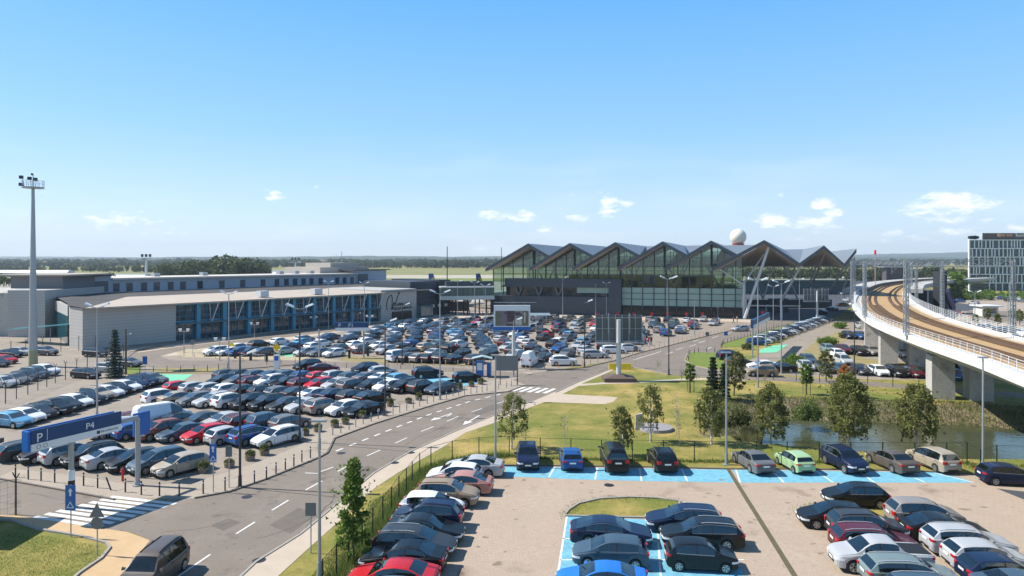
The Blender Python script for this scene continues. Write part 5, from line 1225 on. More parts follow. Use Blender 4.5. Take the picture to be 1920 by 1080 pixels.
for i in range(34):     # beyond the viaduct
    f = i/33; px = 1790+260*(i % 17)/16; y = 614+18*(i//17)+(px-1790)*.13
    kc = rnd.choice(pal)+rnd.choice('hhuse'); D = H*F/(y-HY); CARS.append((X(px, D), D, -80, kc[1], kc[0], f"{COLR[kc[0]][0]} {CT[kc[1]]['name']}, {ORD(i%17+1)} behind the {'white' if i<17 else 'inner white'} railing of the viaduct", 'cars beyond the viaduct'))
for px, y, kc in [(1800,567,'Bh'),(1826,571,'Sh'),(1880,562,'Bu'),(1893,566,'Kh'),(1905,564,'Wh'),(1918,567,'Gh'),(1932,566,'Ws'),(1588,565,'Sh'),(1440,578,'Ds'),(1540,588,'Ks'),(1560,582,'Ds'),(1520,570,'Kh'),(1500,575,'Dh'),(1470,570,'Kh'),(1575,552,'Wh'),(1560,548,'Sh'),(1545,552,'Dh'),(1592,545,'Gh'),(1453,580,'Gu'),(1580,575,'Du')]:
    D = H*F/(y-HY); CARS.append((X(px, D), D, rnd.choice((-80, 10, 100)), kc[1], kc[0], f"{COLR[kc[0]][0]} {CT[kc[1]]['name']} {'on the dark apron beside the portico' if px<1600 else 'in the car park before the hotel'}", 'cars far off by the portico and hotel'))

# keep parked neighbours from touching: push overlapping cars apart by their body circles
def settle():
    pos = [[c[0], c[1]] for c in CARS]
    def circ(i):
        c = CARS[i]; t = CT[c[3]]; h = R(c[2]); r = t['W']/2; l = t['L']/2-r
        return [(pos[i][0]+math.cos(h)*s, pos[i][1]+math.sin(h)*s) for s in (-l, -l/3, l/3, l)], r
    for it in range(6):
        cs = [circ(i) for i in range(len(CARS))]
        for i in range(len(CARS)):
            for j in range(i+1, len(CARS)):
                if abs(pos[i][0]-pos[j][0])+abs(pos[i][1]-pos[j][1]) > 7: continue
                best = None
                for a in cs[i][0]:
                    for b in cs[j][0]:
                        d = math.hypot(a[0]-b[0], a[1]-b[1]); o = cs[i][1]+cs[j][1]+.10-d
                        if o > 0 and (best is None or o > best[0]): best = (o, (a[0]-b[0])/(d+1e-6), (a[1]-b[1])/(d+1e-6))
                if best:
                    o, ux, uy = best; k = .5*o
                    pos[i][0] += ux*k; pos[i][1] += uy*k; pos[j][0] -= ux*k; pos[j][1] -= uy*k
    for i, c in enumerate(CARS): CARS[i] = (pos[i][0], pos[i][1])+tuple(c[2:])
settle()
NIND = 300
def build_cars():
    order = sorted(range(len(CARS)), key=lambda i: CARS[i][1]); protos = {}
    stuff = MB(); cols = list(COLR); seen = {}
    for n, i in enumerate(order):
        x, y, hd, k, c, lab, grp = CARS[i]; t = CT[k]; rgb = (*COLR[c][1], 1)
        if n >= NIND:
            mb = car_meshes(k, 2)['mb']; h = R(hd); ch, sh = math.cos(h), math.sin(h); o = len(stuff.v)
            stuff.v += [(vx*ch-vy*sh+x, vx*sh+vy*ch+y, vz+.02) for vx, vy, vz in mb.v]
            stuff.f += [tuple(q+o for q in f) for f in mb.f]; ci = cols.index(c)
            stuff.m += [ci if m == 0 else len(cols)+m-1 for m in mb.m]
            continue
        lod = 0 if y < 66 else 1 if y < 100 else 2
        if lab in seen: seen[lab] += 1; lab = ' '.join(lab.split()[:13])+f' {ORD(seen[lab])} alike'
        else: seen[lab] = 1
        if lod == 2:
            o = link('parked_car', car_meshes(k, 2)['mesh'], None, (x, y, .02), R(hd)); o.color = rgb; tag(o, lab, 'car', grp); continue
        key = (k, lod)
        if key not in protos:
            m = car_meshes(k, lod); r = thing('parked_car', (0, 0, .02), '', 'car')
            link('body', m['body'], r)
            for nm in ('windscreen', 'rear_window'):
                if m[nm] and len(m[nm].vertices): link(nm, m[nm], r)
            for q in m['sw']: link('side_window', q, r)
            for q, nm in zip(m.get('inside', []), ('dashboard', 'seats')): link(nm, q, r)
            for wx in m['wheels']:
                w = link('wheel', m['tyre'], r, wx)
                if m['rim']: link('rim', m['rim'], w)
            for q in m['hl']: link('headlight', q, r)
            for q in m['tl']: link('tail_light', q, r)
            for q in m['mir']: link('mirror', q, r)
            if lod == 0:
                for q in m['pl']: link('number_plate', q, r)
            for q in m.get('rails', []): link('roof_rail', q, r)
            for q in m.get('trim', []): link('window_trim', q, r)
            protos[key] = r
            root = r
        else: root = dup(protos[key])
        root.location = (x, y, .02); root.rotation_euler = (0, 0, R(hd)); root['label'] = lab
        if grp: root['group'] = grp
        elif 'group' in root.keys(): del root['group']
        for q in root.children: q.color = rgb
    mats = []
    for c in cols: mats.append(mat('far_car_'+COLR[c][0].replace(' ', '_'), COLR[c][1], .3, .15, coat=.7))
    mats += [M_black, M_glass, M_lamp, M_tail, M_rim]
    o = link('distant_parked_cars', stuff.mesh('distant_parked_cars', mats, smooth=38))
    tag(o, 'mass of far parked cars of many colours before the terminals', 'cars', kind='stuff')
    print('CARS', len(CARS), 'stuff', len(CARS)-NIND)
build_cars()
# ---------------------------------------------------------------- lamps and masts
def lamp(px, yb, ytop, style, lab, D=None, r=.085):
    p = P(px, yb); h = Z(ytop, p.y); grp = 'street lamps'
    o = thing('street_lamp', p, lab, 'street lamp', grp); mb = MB(); n = 8
    k = 6 if p.y > 100 else 10
    mb.tube((0, 0, 0), (0, 0, h-.1), r*1.15, r*.7, n=k, mi=0); mb.tube((0, 0, 0), (0, 0, .9), r*1.7, r*1.5, n=k); mb.box((0, 0, .02), (.5, .5, .06)); 
    mb.build('pole', M_steel if style[0] != 'D' else mat('lamp_pole_dark', (.05, .052, .055), .5, .3), o, smooth=60)
    st_ = style[-1]
    def head(s):
        a = MB(); a.beam((0, 0, h-.15), (s*.75, 0, h+.05), .07); a.build('arm', M_steel, o)
        c = MB(); x0, x1 = s*.55, s*1.3; zz = h+.02
        a = [(x0, -.14, zz), (x0, .14, zz), (x1, .2, zz+.25), (x1, -.2, zz+.25)]; b_ = [(x0, -.1, zz+.14), (x0, .1, zz+.14), (x1-.1*s, .13, zz+.42), (x1-.1*s, -.13, zz+.42)]
        c.add(a+b_, [(0, 1, 2, 3), (4, 5, 6, 7), (0, 1, 5, 4), (1, 2, 6, 5), (2, 3, 7, 6), (3, 0, 4, 7)]); c.build('lamp_head', M_lampw, o)
    if st_ == '2': head(1); head(-1)
    elif st_ == '1': head(1)
    elif st_ == 'F':
        c = MB(); c.box((0, 0, h), (.75, .28, .10)); c.build('lamp_head', M_steel, o)
    elif st_ == 'G':
        for s in (1, -1):
            c = MB(); c.beam((0, 0, h-.35), (s*.7, 0, h-.35), .05); c.tube((s*.7, 0, h-.3), (s*.7, 0, h+.15), .22, .34, n=8); c.build('lamp_head', M_lampw, o)
    return o
LAMPS = [(182,787,575,'P2','double-headed lamp rising behind the P4 gantry'),(429,703,550,'P2','double-headed lamp by the spruce side of the bollard fence'),(562,829,577,'D2','tall double-headed lamp among the P4 cars by the kerb'),
 (450,914,664,'D1','dark lamp post behind the kerb bollards by the junction'),(599,1085,789,'PF','closest plain pole, crossing the grass verge'),(722,779,603,'D1','dark lamp post halfway along the P4 kerb'),(825,749,549,'P2','double-headed lamp at the far end of the P4 kerb'),
 (929,873,666,'PF','flat-topped pole at the corner of the mesh fence'),(1362,871,661,'PF','flat-topped pole between the two blocks of blue bays'),(1843,886,670,'PF','flat-topped pole by the navy hatchback near the pond'),
 (1254,703,522,'D2','tall lamp at the edge of the junction grass'),(1096,689,566,'D1','lamp with one bright arm on the terminal kerb'),(1465,700,530,'P2','tall lamp beside the clipped hedge'),(1421,726,526,'P2','thin tall lamp behind the willow'),
 (1602,703,583,'DF','dark flat-topped lamp before the viaduct'),(683,612,531,'P2','double-headed lamp in front of the old terminal end'),(616,616,529,'P2','double-headed lamp in front of the old terminal middle'),(754,683,572,'D1','dark lamp beside the dry verge'),
 (858,606,528,'P2','lamp before the dark stair block'),(890,602,530,'P2','lamp before the glazed footbridge'),(910,614,535,'P2','lamp beside the airliner tail'),(1055,597,521,'P2','lamp against the dark front block'),(1137,592,531,'P2','tall lamp at the corner of the dark block'),
 (1117,592,533,'PF','plain lamp left in front of the dark block'.replace(' left','')),(1450,622,537,'P2','lamp at the portico corner'),(1499,604,524,'P2','lamp before the portico struts'),(722+241,706,600,'P1','lamp beside the grey sign back'),(1251,600,523,'P2','lamp before the pale green glass'),
 (1346,596,577,'PF','short lamp under the glass wall'),(1302,628,560,'PF','lamp at the end of the terminal rows'),(1828,640,548,'P2','double-headed lamp before the hotel'),(1740,600,540,'PF','lamp behind the inner railing'),(1890,655,556,'PF','lamp in the far car park beyond the railing')]
for a in LAMPS:
    lamp(*a)
for px, yb, yt, lab in [(345,661,618,'globe lamp pair by the sandy verge'),(477,633,606,'globe lamp pair before the blue facade'),(412,676,635,'globe lamp pair by the kerb row'),(588,616,594,'globe lamp pair near the facade end'),(670,606,586,'globe lamp pair before the last blue column'),(693,611,592,'globe lamp pair by the signed wall')]:
    lamp(px, yb, yt, 'PG', lab, r=.06)
# big floodlight mast
p = P(62, 687); fm = thing('floodlight_mast', p, 'tall tapering floodlight mast with a round head platform', 'floodlight mast')
hM = Z(353, p.y); mb = MB(); mb.tube((0, 0, 0), (0, 0, 2.6), .66, .62, n=12, mi=1); mb.tube((0, 0, 2.6), (0, 0, hM), .62, .22, n=12); mb.build('mast', [M_steel, mat('mast_base_ochre', (.30, .30, .17), .7)], fm, smooth=60)
mb = MB(); mb.tube((0, 0, hM), (0, 0, hM+.18), 1.55, 1.55, n=16); mb.build('platform', M_steel, fm)
mb = MB()
for k in range(12):
    a = 2*PI*k/12; mb.beam((1.5*math.cos(a), 1.5*math.sin(a), hM+.15), (1.5*math.cos(a), 1.5*math.sin(a), hM+1.2), .04)
    b = 2*PI*(k+1)/12
    for z in (.7, 1.2): mb.beam((1.5*math.cos(a), 1.5*math.sin(a), hM+z), (1.5*math.cos(b), 1.5*math.sin(b), hM+z), .035)
mb.tube((0, 0, hM), (0, 0, hM+2.2), .06, n=6); mb.build('guard_rail', M_steel, fm)
for x, z in ((-1.75, 1.75), (-1.8, .6), (-.42, 1.55), (.5, 1.4), (0, 2.2)):
    mb = MB(); mb.box((x, -.2, hM+z), (.5 if z < 2 else .18, .35, .5 if z < 2 else .3)); mb.beam((x, 0, hM+z), (x*.8, 0, hM+.3), .05); mb.build('floodlight', M_dsteel, fm)
for px, D, yt, lab in [(274, 330, 478, 'far floodlight mast with three dark lamps above the white roof'), (554, 420, 482, 'far floodlight mast above the beige roof')]:
    o = thing('floodlight_mast', (X(px, D), D, 0), lab, 'floodlight mast'); h = Z(yt+10, D); mb = MB(); mb.tube((0, 0, 0), (0, 0, h), .8, .45, n=8); mb.build('mast', M_steell, o); MB().box((0, 0, h), (6, 4, .5)).build('platform', M_steel, o)
    for k in (-1, 0, 1): MB().box((k*1.9, 0, h+2.3), (.9, .8, 1.3)).build('floodlight', M_dsteel, o); 
    mb = MB(); 
    for k in (-1, 0, 1): mb.beam((k*1.9, 0, h), (k*1.9, 0, h+2.3), .15)
    mb.build('bracket', M_steel, o)
for px, D, yt, r, lab in [(838.5, 300, 462, .3, 'thin antenna mast behind the glazed footbridge'), (940, 320, 464, .25, 'thin antenna mast behind the folded roof edge'), (1453+130, 300, 478, .12, 'pole behind the roof tip')]:
    o = thing('antenna_mast', (X(px, D), D, 0), lab, 'mast'); mb = MB(); mb.tube((0, 0, 0), (0, 0, Z(yt, D)), r, r*.6, n=6); mb.tube((0, 0, Z(490, D)), (0, 0, Z(488, D)), r*2.4, n=6); mb.build('pole', M_dsteel, o)
p = P(236, 702); o = thing('utility_pole', p, 'dark wooden pole with a small lamp beside the spruce', 'pole'); h = Z(617, p.y)
mb = MB(); mb.tube((0, 0, 0), (0, 0, h), .16, .12, n=8); mb.build('pole', M_bark, o); mb = MB(); mb.beam((0, 0, h-.8), (.6, 0, h-.7), .05); mb.box((.7, 0, h-.7), (.25, .2, .12)); mb.build('lamp_head', M_lampw, o)

# ---------------------------------------------------------------- P4 gantry
gd = Vector((.4, .917, 0)).normalized(); gn = Vector((gd.y, -gd.x, 0)); GL = Vector((-30.2, 46.8, 0))
def G(s, off, z): p = GL+gd*s+gn*off; return Vector((p.x, p.y, z))
g4 = thing('parking_gantry', GL, 'big blue and white P4 gantry sign on two round steel posts', 'sign')
def gbox(mb, s0, s1, o0, o1, z0, z1): mb.prism([G(s0, o0, 0), G(s1, o0, 0), G(s1, o1, 0), G(s0, o1, 0)], z0, z1); return mb
for s in (0, 5.02):
    mb = MB(); mb.tube(G(s, 0, 0), G(s, 0, 5.0 if s else 4.6), .165, n=16); mb.tube(G(s, 0, 0), G(s, 0, .10), .36, n=16); mb.tube(G(s, 0, .1), G(s, 0, .35), .25, .2, n=12); W_('post', mb, M_steel, g4, smooth=50)
mb = MB(); mb.tube(G(-2.6, 0, 5.12), G(5.02, 0, 5.12), .17, n=14); W_('beam', mb, M_steel, g4, smooth=50)
W_('sign_panel', gbox(MB(), -2.85, 3.44, .22, .36, 5.05, 5.95), M_blue, g4)
W_('sign_panel', gbox(MB(), -2.85, 3.44, .22, .38, 4.58, 5.05-.003), M_signw, g4)
W_('rear_panel', gbox(MB(), -3.0, 3.3, -.36, -.22, 4.6, 5.93), M_bluel, g4)
W_('panel_edge', gbox(MB(), -3.05, -2.86, -.30, .30, 4.6, 5.9), M_bluel, g4)
def gtext(txt, s, z, size, m, off=.39, par=g4):
    me = text_mesh(txt, size, .012, m); o = link('sign_lettering', me, par); o.matrix_parent_inverse = Matrix.Translation(-Vector(par.location)); o.matrix_basis = face_matrix(G(s, off, z), gd); return o
gtext('P4', .75, 5.22, .62, M_signw, .375); gtext('P', -2.55, 5.14, .80, M_signw, .375)
W_('divider_line', gbox(MB(), -1.86, -1.83, .36, .372, 5.12, 5.85), M_signw, g4)
Mg = mat('pictogram_grey', (.25, .26, .28), .6)
for s in (-2.4, -1.98): 
    mb = MB(); c = G(s, .392, 4.82); 
    pts = [(c+gd*math.cos(2*PI*k/14)*r+Vector((0, 0, math.sin(2*PI*k/14)*r))) for r in (.15, .11) for k in range(14)]
    mb.add(pts, [(k, (k+1) % 14, 14+(k+1) % 14, 14+k) for k in range(14)]); W_('pictogram', mb, Mg, g4, fix=False)
W_('logo_square', gbox(MB(), 1.55, 1.78, .38, .392, 4.72, 4.93), M_dsteel, g4)
mb = MB(); s_ = 1.86
for k in range(11): w_ = rnd.choice((.06, .08, .1)); gbox(mb, s_, s_+w_, .38, .39, 4.76, 4.76+rnd.choice((.10, .14))); s_ += w_+.035
W_('small_print_lettering', mb, Mg, g4)
W_('collar', MB().tube(G(0, 0, 1.35), G(0, 0, 1.9), .21, n=14), M_black, g4); W_('collar', MB().tube(G(0, 0, 1.9), G(0, 0, 2.6), .205, n=14), M_signw, g4)
s2 = thing('blue_sign_board', G(6.2, -1, 0), 'plain blue board on a post behind the P4 gantry', 'sign')
mb = MB(); gbox(mb, 5.6, 7.0, -1.3, -1.15, 3.4, 5.15); W_('panel', mb, M_bluel, s2); W_('post', MB().tube(G(6.3, -1.4, 0), G(6.3, -1.4, 5.0), .07, n=8), M_steel, s2)

def gantry(name, pL, pR, ztop, zbot, lab, txt, D0=None, back=False, pan=None):
    a, b = P(*pL), P(*pR); o = thing(name, a, lab, 'sign'); d = (b-a).normalized(); nn = Vector((d.y, -d.x, 0))
    for q in (a, b): W_('post', MB().tube(q, (q.x, q.y, zbot+.3), .14, n=8), M_steel, o)
    A_, B_ = (a-d*pan[0], b+d*pan[1]) if pan else (a, b)
    mb = MB(); mb.prism([A_+nn*.25, B_+nn*.25, B_-nn*.25, A_-nn*.25], zbot, ztop); W_('sign_panel', mb, M_blue, o)
    mb = MB(); mb.prism([A_+nn*.27, B_+nn*.27, B_+nn*.255, A_+nn*.255], zbot-.02, zbot+(ztop-zbot)*.38); W_('sign_panel', mb, M_signw, o)
    for t_, s, size in txt:
        me = text_mesh(t_, size, .01, M_signw); q = A_+d*s+nn*.28; w = link('sign_lettering', me, o); w.matrix_parent_inverse = Matrix.Translation(-Vector(o.location)); w.matrix_basis = face_matrix((q.x, q.y, zbot+(ztop-zbot)*.46), d)
    return o
gantry('parking_gantry', (598,672), (682,671), 6.2, 4.7, 'blue and white P1 gantry over the terminal car park entrance', [('P', .5, .9), ('P1', 2.2, .9)], pan=(-2.8, .8))
o = gantry('parking_gantry', (1411,671), (1436,652), 6.6, 5.2, 'blue gantry over the entrance of the viaduct car park', [], pan=(.5, 3.5))

# ---------------------------------------------------------------- billboards
def billboard(px, yb, x0, x1, yt, ybt, lab, face, foot=False, D=None):
    p = P(px, yb); D = p.y; o = thing('billboard', p, lab, 'billboard'); zt, zb_ = Z(yt, D), Z(ybt, D); xa, xb = X(x0, D)-p.x, X(x1, D)-p.x
    mb = MB(); mb.tube((0, 0, .3 if foot else 0), (0, -.0, zt-.6), .36 if foot else .3, .30 if foot else .25, n=14); mb.build('column', M_steell, o, smooth=60)
    if foot:
        b0 = [(-2.2, -1.5), (2.2, -1.5), (2.2, 1.5), (-2.2, 1.5)]; mb = MB()
        mb.add([(x*1., y*1., z) for z, k in ((0, 1.), (.55, 1.), (.95, .28)) for x, y in [(u*k, v*k) for u, v in b0]], [(0, 1, 5, 4), (1, 2, 6, 5), (2, 3, 7, 6), (3, 0, 4, 7), (4, 5, 9, 8), (5, 6, 10, 9), (6, 7, 11, 10), (7, 4, 8, 11), (8, 9, 10, 11)]); mb.build('foundation', mat('foundation_brown', (.11, .075, .06), .85), o)
    if face == 'back':
        MB().box(((xa+xb)/2, .75, (zt+zb_)/2), (xb-xa, .18, zt-zb_)).build('board', mat('board_back_grey', (.085, .095, .10), .7, var=(.12, .13, .135), scale=.5), o)
        mb = MB(); n = 7
        for k in range(n+1): x = xa+(xb-xa)*k/n; mb.beam((x, .58, zb_), (x, .58, zt), .09)
        for z in (zb_+.15, zt-.4, (zb_+zt)/2): mb.beam((xa, .5, z), (xb, .5, z), .08)
        for x in (xa+(xb-xa)*.27, xa+(xb-xa)*.73): mb.beam((x, .35, zt-2.6), (x, .35, zt+.25), .13)
        mb.build('rear_frame', M_steel, o); MB().box(((xa+xb)/2, .1, zb_-.1), (xb-xa+.4, .9, .07)).build('catwalk', M_steel, o)
    else:
        MB().box(((xa+xb)/2, -.5, (zt+zb_)/2), (xb-xa, .5, zt-zb_)).build('frame', M_signw, o)
        w, h = xb-xa-.5, (zt-zb_)*.70; mb = MB(); cx_ = (xa+xb)/2; z0 = zb_+.15
        cols = [(.10, .10, .07), (.14, .10, .13), (.055, .028, .034), (.16, .15, .15), (.12, .09, .05)]; ed = [0, .22, .33, .58, .82, 1]
        for k in range(5): mb.box((cx_-w/2+w*(ed[k]+ed[k+1])/2, -.77, z0+h/2), (w*(ed[k+1]-ed[k])-.01, .03, h), mi=k)
        for q, (fx, fz, fw, fh, mi_) in enumerate([(.12, .6, .12, .5, 0), (.17, .3, .1, .3, 4), (.28, .55, .14, .6, 1), (.64, .3, .08, .45, 5), (.74, .3, .08, .45, 5), (.70, .75, .2, .12, 2), (.88, .55, .05, .7, 5), (.45, .2, .2, .12, 3), (.5, .85, .5, .1, 2)]): mb.box((cx_-w/2+w*fx, -.79-q*.004, z0+h*fz), (w*fw, .02, h*fh), mi=mi_)
        cols.append((.34, .33, .28)); mb.build('poster', [mat(f'poster_{k}', c, .5, var=tuple(min(1, v*2.1) for v in c), scale=1.3) for k, c in enumerate(cols)], o)
        MB().box((cx_, -.5, zb_-.28), (xb-xa+.2, .6, .5)).build('blue_base', M_bluel, o)
        mb = MB(); 
        for k in range(3): mb.beam((xa+1+k*(xb-xa-2)/2, -.6, zt), (xa+1+k*(xb-xa-2)/2, -1.4, zt+.35), .06); 
        mb.beam((xa, .3, zt+.4), (xb+1, .3, zt+.4), .08); mb.build('light_arms', M_steel, o)
billboard(1160, 714, 1118, 1205, 591, 642, 'dark grey back of a billboard on one column with brown foundation', 'back', True)
billboard(963, 690, 926, 994, 572, 612, 'white framed billboard with a picture of a room above the cars', 'front')
billboard(1532, 604, 1509, 1555, 541, 565, 'pale grey back of a small billboard beside the portico', 'back')
o = thing('sign_back', P(988, 722), 'grey back of a road sign board on two posts by the crossing', 'sign'); D = P(988, 722).y; xo = P(988, 722).x
MB().box((X(951, D)-xo, 0, (Z(667, D)+Z(695, D))/2), (X(974, D)-X(933, D), .08, Z(667, D)-Z(695, D))).build('panel', mat('sign_back_grey', (.16, .17, .175), .6), o)
mb = MB(); mb.tube((X(938, D)-xo, .08, 0), (X(938, D)-xo, .08, Z(667, D)), .06, n=6); mb.tube((X(970, D)-xo, .08, 0), (X(970, D)-xo, .08, Z(665, D)), .09, n=6); mb.build('posts', M_dsteel, o)

# ---------------------------------------------------------------- small signs
def signpost(px, yb, yt, lab, kind, w=.6, h=None, r=.035):
    p = P(px, yb); D = p.y; o = thing('road_sign', p, lab, 'road sign', 'small road signs'); zt = Z(yt, D); MB().tube((0, 0, 0), (0, 0, zt), r, n=6).build('post', M_steel, o)
    if kind == 'lane':
        h = h or 1.2; MB().box((0, -.05, zt-h/2), (w, .03, h)).build('sign_plate', M_bluel, o)
        mb = MB(); z = zt-h*.3
        mb.add([(-.06, -.068, z-.2), (.06, -.068, z-.2), (.06, -.068, z+.08), (-.06, -.068, z+.08)], [(0, 1, 2, 3)]); mb.add([(-.15, -.068, z+.08), (.15, -.068, z+.08), (0, -.068, z+.28)], [(0, 1, 2)])
        z = zt-h*.78; t_ = [(-.24, z-.2), (.24, z-.2), (0, z+.22)]; ti = [(-.16, z-.15), (.16, z-.15), (0, z+.12)]
        mb.add([(x, -.068, q) for x, q in t_+ti], [(0, 1, 4, 3), (1, 2, 5, 4), (2, 0, 3, 5)]); mb.build('sign_symbols', M_signw, o, fix=False)
    elif kind == 'square': 
        h = h or w; MB().box((0, -.05, zt-h/2), (w, .03, h)).build('sign_plate', mat('sign_back_grey', (.16, .17, .175), .6), o)
    elif kind == 'yield':
        mb = MB(); z = zt; mb.add([(-.45, y, z-.8) for y in (-.06, -.04)]+[(.45, y, z-.8) for y in (-.06, -.04)]+[(0, y, z) for y in (-.06, -.04)], [(0, 2, 4), (5, 3, 1), (0, 1, 3, 2), (2, 3, 5, 4), (4, 5, 1, 0)]); mb.build('sign_plate', MATS['sign_back_grey'] if 'sign_back_grey' in MATS else M_steel, o)
        MB().tube((0, -.06, z-1.15), (0, -.04, z-1.15), .35, n=20).build('sign_plate', MATS.get('sign_back_grey', M_steel), o)
    elif kind == 'round': MB().tube((0, -.06, zt-.4), (0, -.04, zt-.4), .4, n=16).build('sign_plate', MATS.get('sign_back_grey', M_steel), o)
    elif kind == 'roundred': MB().tube((0, -.06, zt-.4), (0, -.04, zt-.4), .45, n=16).build('sign_plate', M_red, o)
    elif kind == 'blue': MB().box((0, -.05, zt-(h or w)/2), (w, .03, h or w)).build('sign_plate', M_bluel, o)
    elif kind == 'yellow':
        mb = MB(); z = zt-.5; c = [(math.cos(2*PI*k/4)*.75, math.sin(2*PI*k/4)*.75) for k in range(4)]; mb.add([(x, y_, z+q) for y_ in (-.06, -.03) for x, q in c], [(0, 1, 2, 3), (7, 6, 5, 4), (0, 4, 5, 1), (1, 5, 6, 2), (2, 6, 7, 3), (3, 7, 4, 0)]); mb.build('sign_plate', M_yellow, o)
    return o
signpost(133, 1007, 909, 'blue crossing sign in front of the P4 gantry post', 'lane', .62, 1.55); signpost(400, 923, 832, 'blue crossing sign on the kerb beside the black lamp post', 'lane', .5, 1.35)
signpost(182.5, 1041, 943, 'triangular and round sign backs on the corner lawn', 'yield'); signpost(429.5, 914, 836, 'small grey sign back beside the blue crossing sign', 'square', .48, .8)
signpost(583, 1037, 942, 'grey square sign back on the verge by the tree', 'square', .62, .76); signpost(272, 699, 668, 'blue parking sign on the sandy verge', 'blue', .7, 1.2)
signpost(361, 667, 638, 'small pale sign by the curving access road', 'square', .7, .8); signpost(1326, 657, 622, 'round sign back on the upper road', 'round'); signpost(1192, 688, 648, 'round sign back near the yellow barrier', 'round')
signpost(1361, 634, 622, 'blue square sign on the upper road', 'blue', .8); signpost(435, 664, 644, 'yellow sign at the kerb row end', 'yellow'); signpost(519, 672, 646, 'yellow sign above the ticket barriers', 'yellow')
for px in (1122, 1158, 1189, 1222, 1252, 1287, 1317): signpost(px, 600, 586, f'red round sign {["by the dark block corner","in front of the pale glass","at the lamp foot","before the shopfront","below the third mullion","near the terminal corner","at the last row end"][(px-1122)//33]}', 'roundred')
signpost(1430, 604, 583, 'red round sign at the portico corner', 'roundred')

# ---------------------------------------------------------------- bollards
def bollards(pts, m, lab, grp, h=1.0, r=.055, tall=None):
    mb = MB(); mb.tube((0, 0, 0), (0, 0, h), r, n=8); mb.tube((0, 0, h*.78), (0, 0, h*.86), r*1.15, n=8, mi=1); me = mb.mesh('bollard', [m, M_signw], smooth=50, fix=True)
    for i, p in enumerate(pts):
        q = p if isinstance(p, Vector) else P(*p); o = link('bollard', me, None, q, rnd.uniform(0, 6)); 
        tag(o, lab.format(ORD(i+1)), 'bollard', grp)
    return
M_bd = mat('bollard_dark', (.03, .032, .036), .6)
bollards([(29,895),(53,899),(77,902),(102.5,905),(156.7,911),(183,915),(235,923),(265,928),(299,930),(336,930),(381,926),(422,920),(477,907),(499.5,899.5),(517.5,890.5),(535,883),(551,874.5),(566,866.7),(582,859),(597,849)], M_bd, 'black steel bollard, {} along the kerb from the P4 gantry side', 'bollards along the P4 kerb')
o = link('bollard', None, None, P(208, 919)); tag(o, 'bent black bollard leaning by the red hydrant', 'bollard', 'bollards along the P4 kerb'); MB().tube((0, 0, 0), (-.35, 0, .95), .055, n=8).build('tube', M_bd, o)
bollards([(601,843),(624,816),(639,812),(654.5,806),(667,801),(681,795),(696,790.6),(709,785.5),(723,781),(737,777),(749.5,774),(762.5,770),(775,766),(787,762),(801,757),(813,754),(825,751),(837,748),(849.5,743),(860,742),(871,740.5),(883,739),(894,738),(904,736),(913,733.6),(935,730),(950,728),(959,725)], mat('bollard_grey', (.16, .165, .17), .5), 'grey bollard, {} after the kerb corner along the P4 road', 'bollards along the P4 road', r=.045)
M_bo = mat('bollard_orange', (.50, .28, .17), .6)
q = polyline([(994,694),(1030,692),(1085,688),(1140,675),(1197,662),(1280,640),(1402,609)], 2.4)
bollards(q, M_bo, 'pale orange bollard, {} along the terminal kerb from the kiosk', 'bollards along the terminal kerb', h=.95)
q = polyline([(722,684),(800,685),(870,687),(930,694),(990,695)], 2.0)
bollards(q, M_bo, 'pale orange bollard, {} along the dry verge row', 'bollards along the dry verge', h=.95)
q = polyline([(500,684),(560,681),(640,690),(720,690),(850,697)], 2.2)
bollards(q, M_bd, 'slim dark bollard, {} along the P4 top kerb', 'bollards along the P4 top kerb', h=.85, r=.04)
q = polyline([(1291,676),(1290,665),(1310,661),(1345,660)], 1.6)+polyline([(1352,652),(1356,645),(1410,629),(1465,612)], 2.2)
bollards(q, M_bd, 'dark bollard, {} round the green traffic island', 'bollards round the green island', r=.06)
q = polyline([(262,700),(300,699),(400,696),(430,690)], 1.9)
bollards(q, M_bd, 'dark bollard, {} behind the green painted bay', 'bollards behind the green bay')
q = polyline([(345,668),(372,670),(420,673),(500,676)], 2.4)
bollards(q, M_bd, 'dark bollard, {} on the sandy verge', 'bollards on the sandy verge', h=.8, r=.04)
# hydrant, planters, barriers, kiosks
o = thing('fire_hydrant', P(230, 902), 'red fire hydrant between bollards and parked cars', 'hydrant')
mb = MB(); mb.tube((0, 0, 0), (0, 0, .85), .09, n=10); mb.tube((0, 0, .85), (0, 0, 1.0), .12, .05, n=10); mb.build('body', M_red, o); MB().tube((-.2, 0, .7), (.2, 0, .7), .05, n=8).build('nozzle', M_red, o)
def leaf_cloud(n, fn, size, jit=.5, up=.0):
    c = np.array([fn() for _ in range(n)]); a = nr.normal(size=(n, 3)); a /= np.linalg.norm(a, axis=1)[:, None]+1e-9
    b = nr.normal(size=(n, 3)); b -= (b*a).sum(1)[:, None]*a; b /= np.linalg.norm(b, axis=1)[:, None]+1e-9
    if up: a[:, 2] *= up
    s = size*(1-jit+2*jit*nr.rand(n))[:, None]
    v = np.empty((n, 3, 3)); v[:, 0] = c-a*s*.5-b*s*.3; v[:, 1] = c+a*s*.6; v[:, 2] = c-a*s*.3+b*s*.5
    return v.reshape(-1, 3)
def quad_mesh(name, v, m, k=3, mats=None):
    n = len(v)//k; me = bpy.data.meshes.new(name); me.vertices.add(n*k); me.vertices.foreach_set('co', np.asarray(v, np.float32).ravel()); me.loops.add(n*k); me.loops.foreach_set('vertex_index', np.arange(n*k, dtype=np.int32))
    me.polygons.add(n); me.polygons.foreach_set('loop_start', np.arange(0, n*k, k, dtype=np.int32)); me.update(calc_edges=True); me.materials.append(m); me.validate(); return me
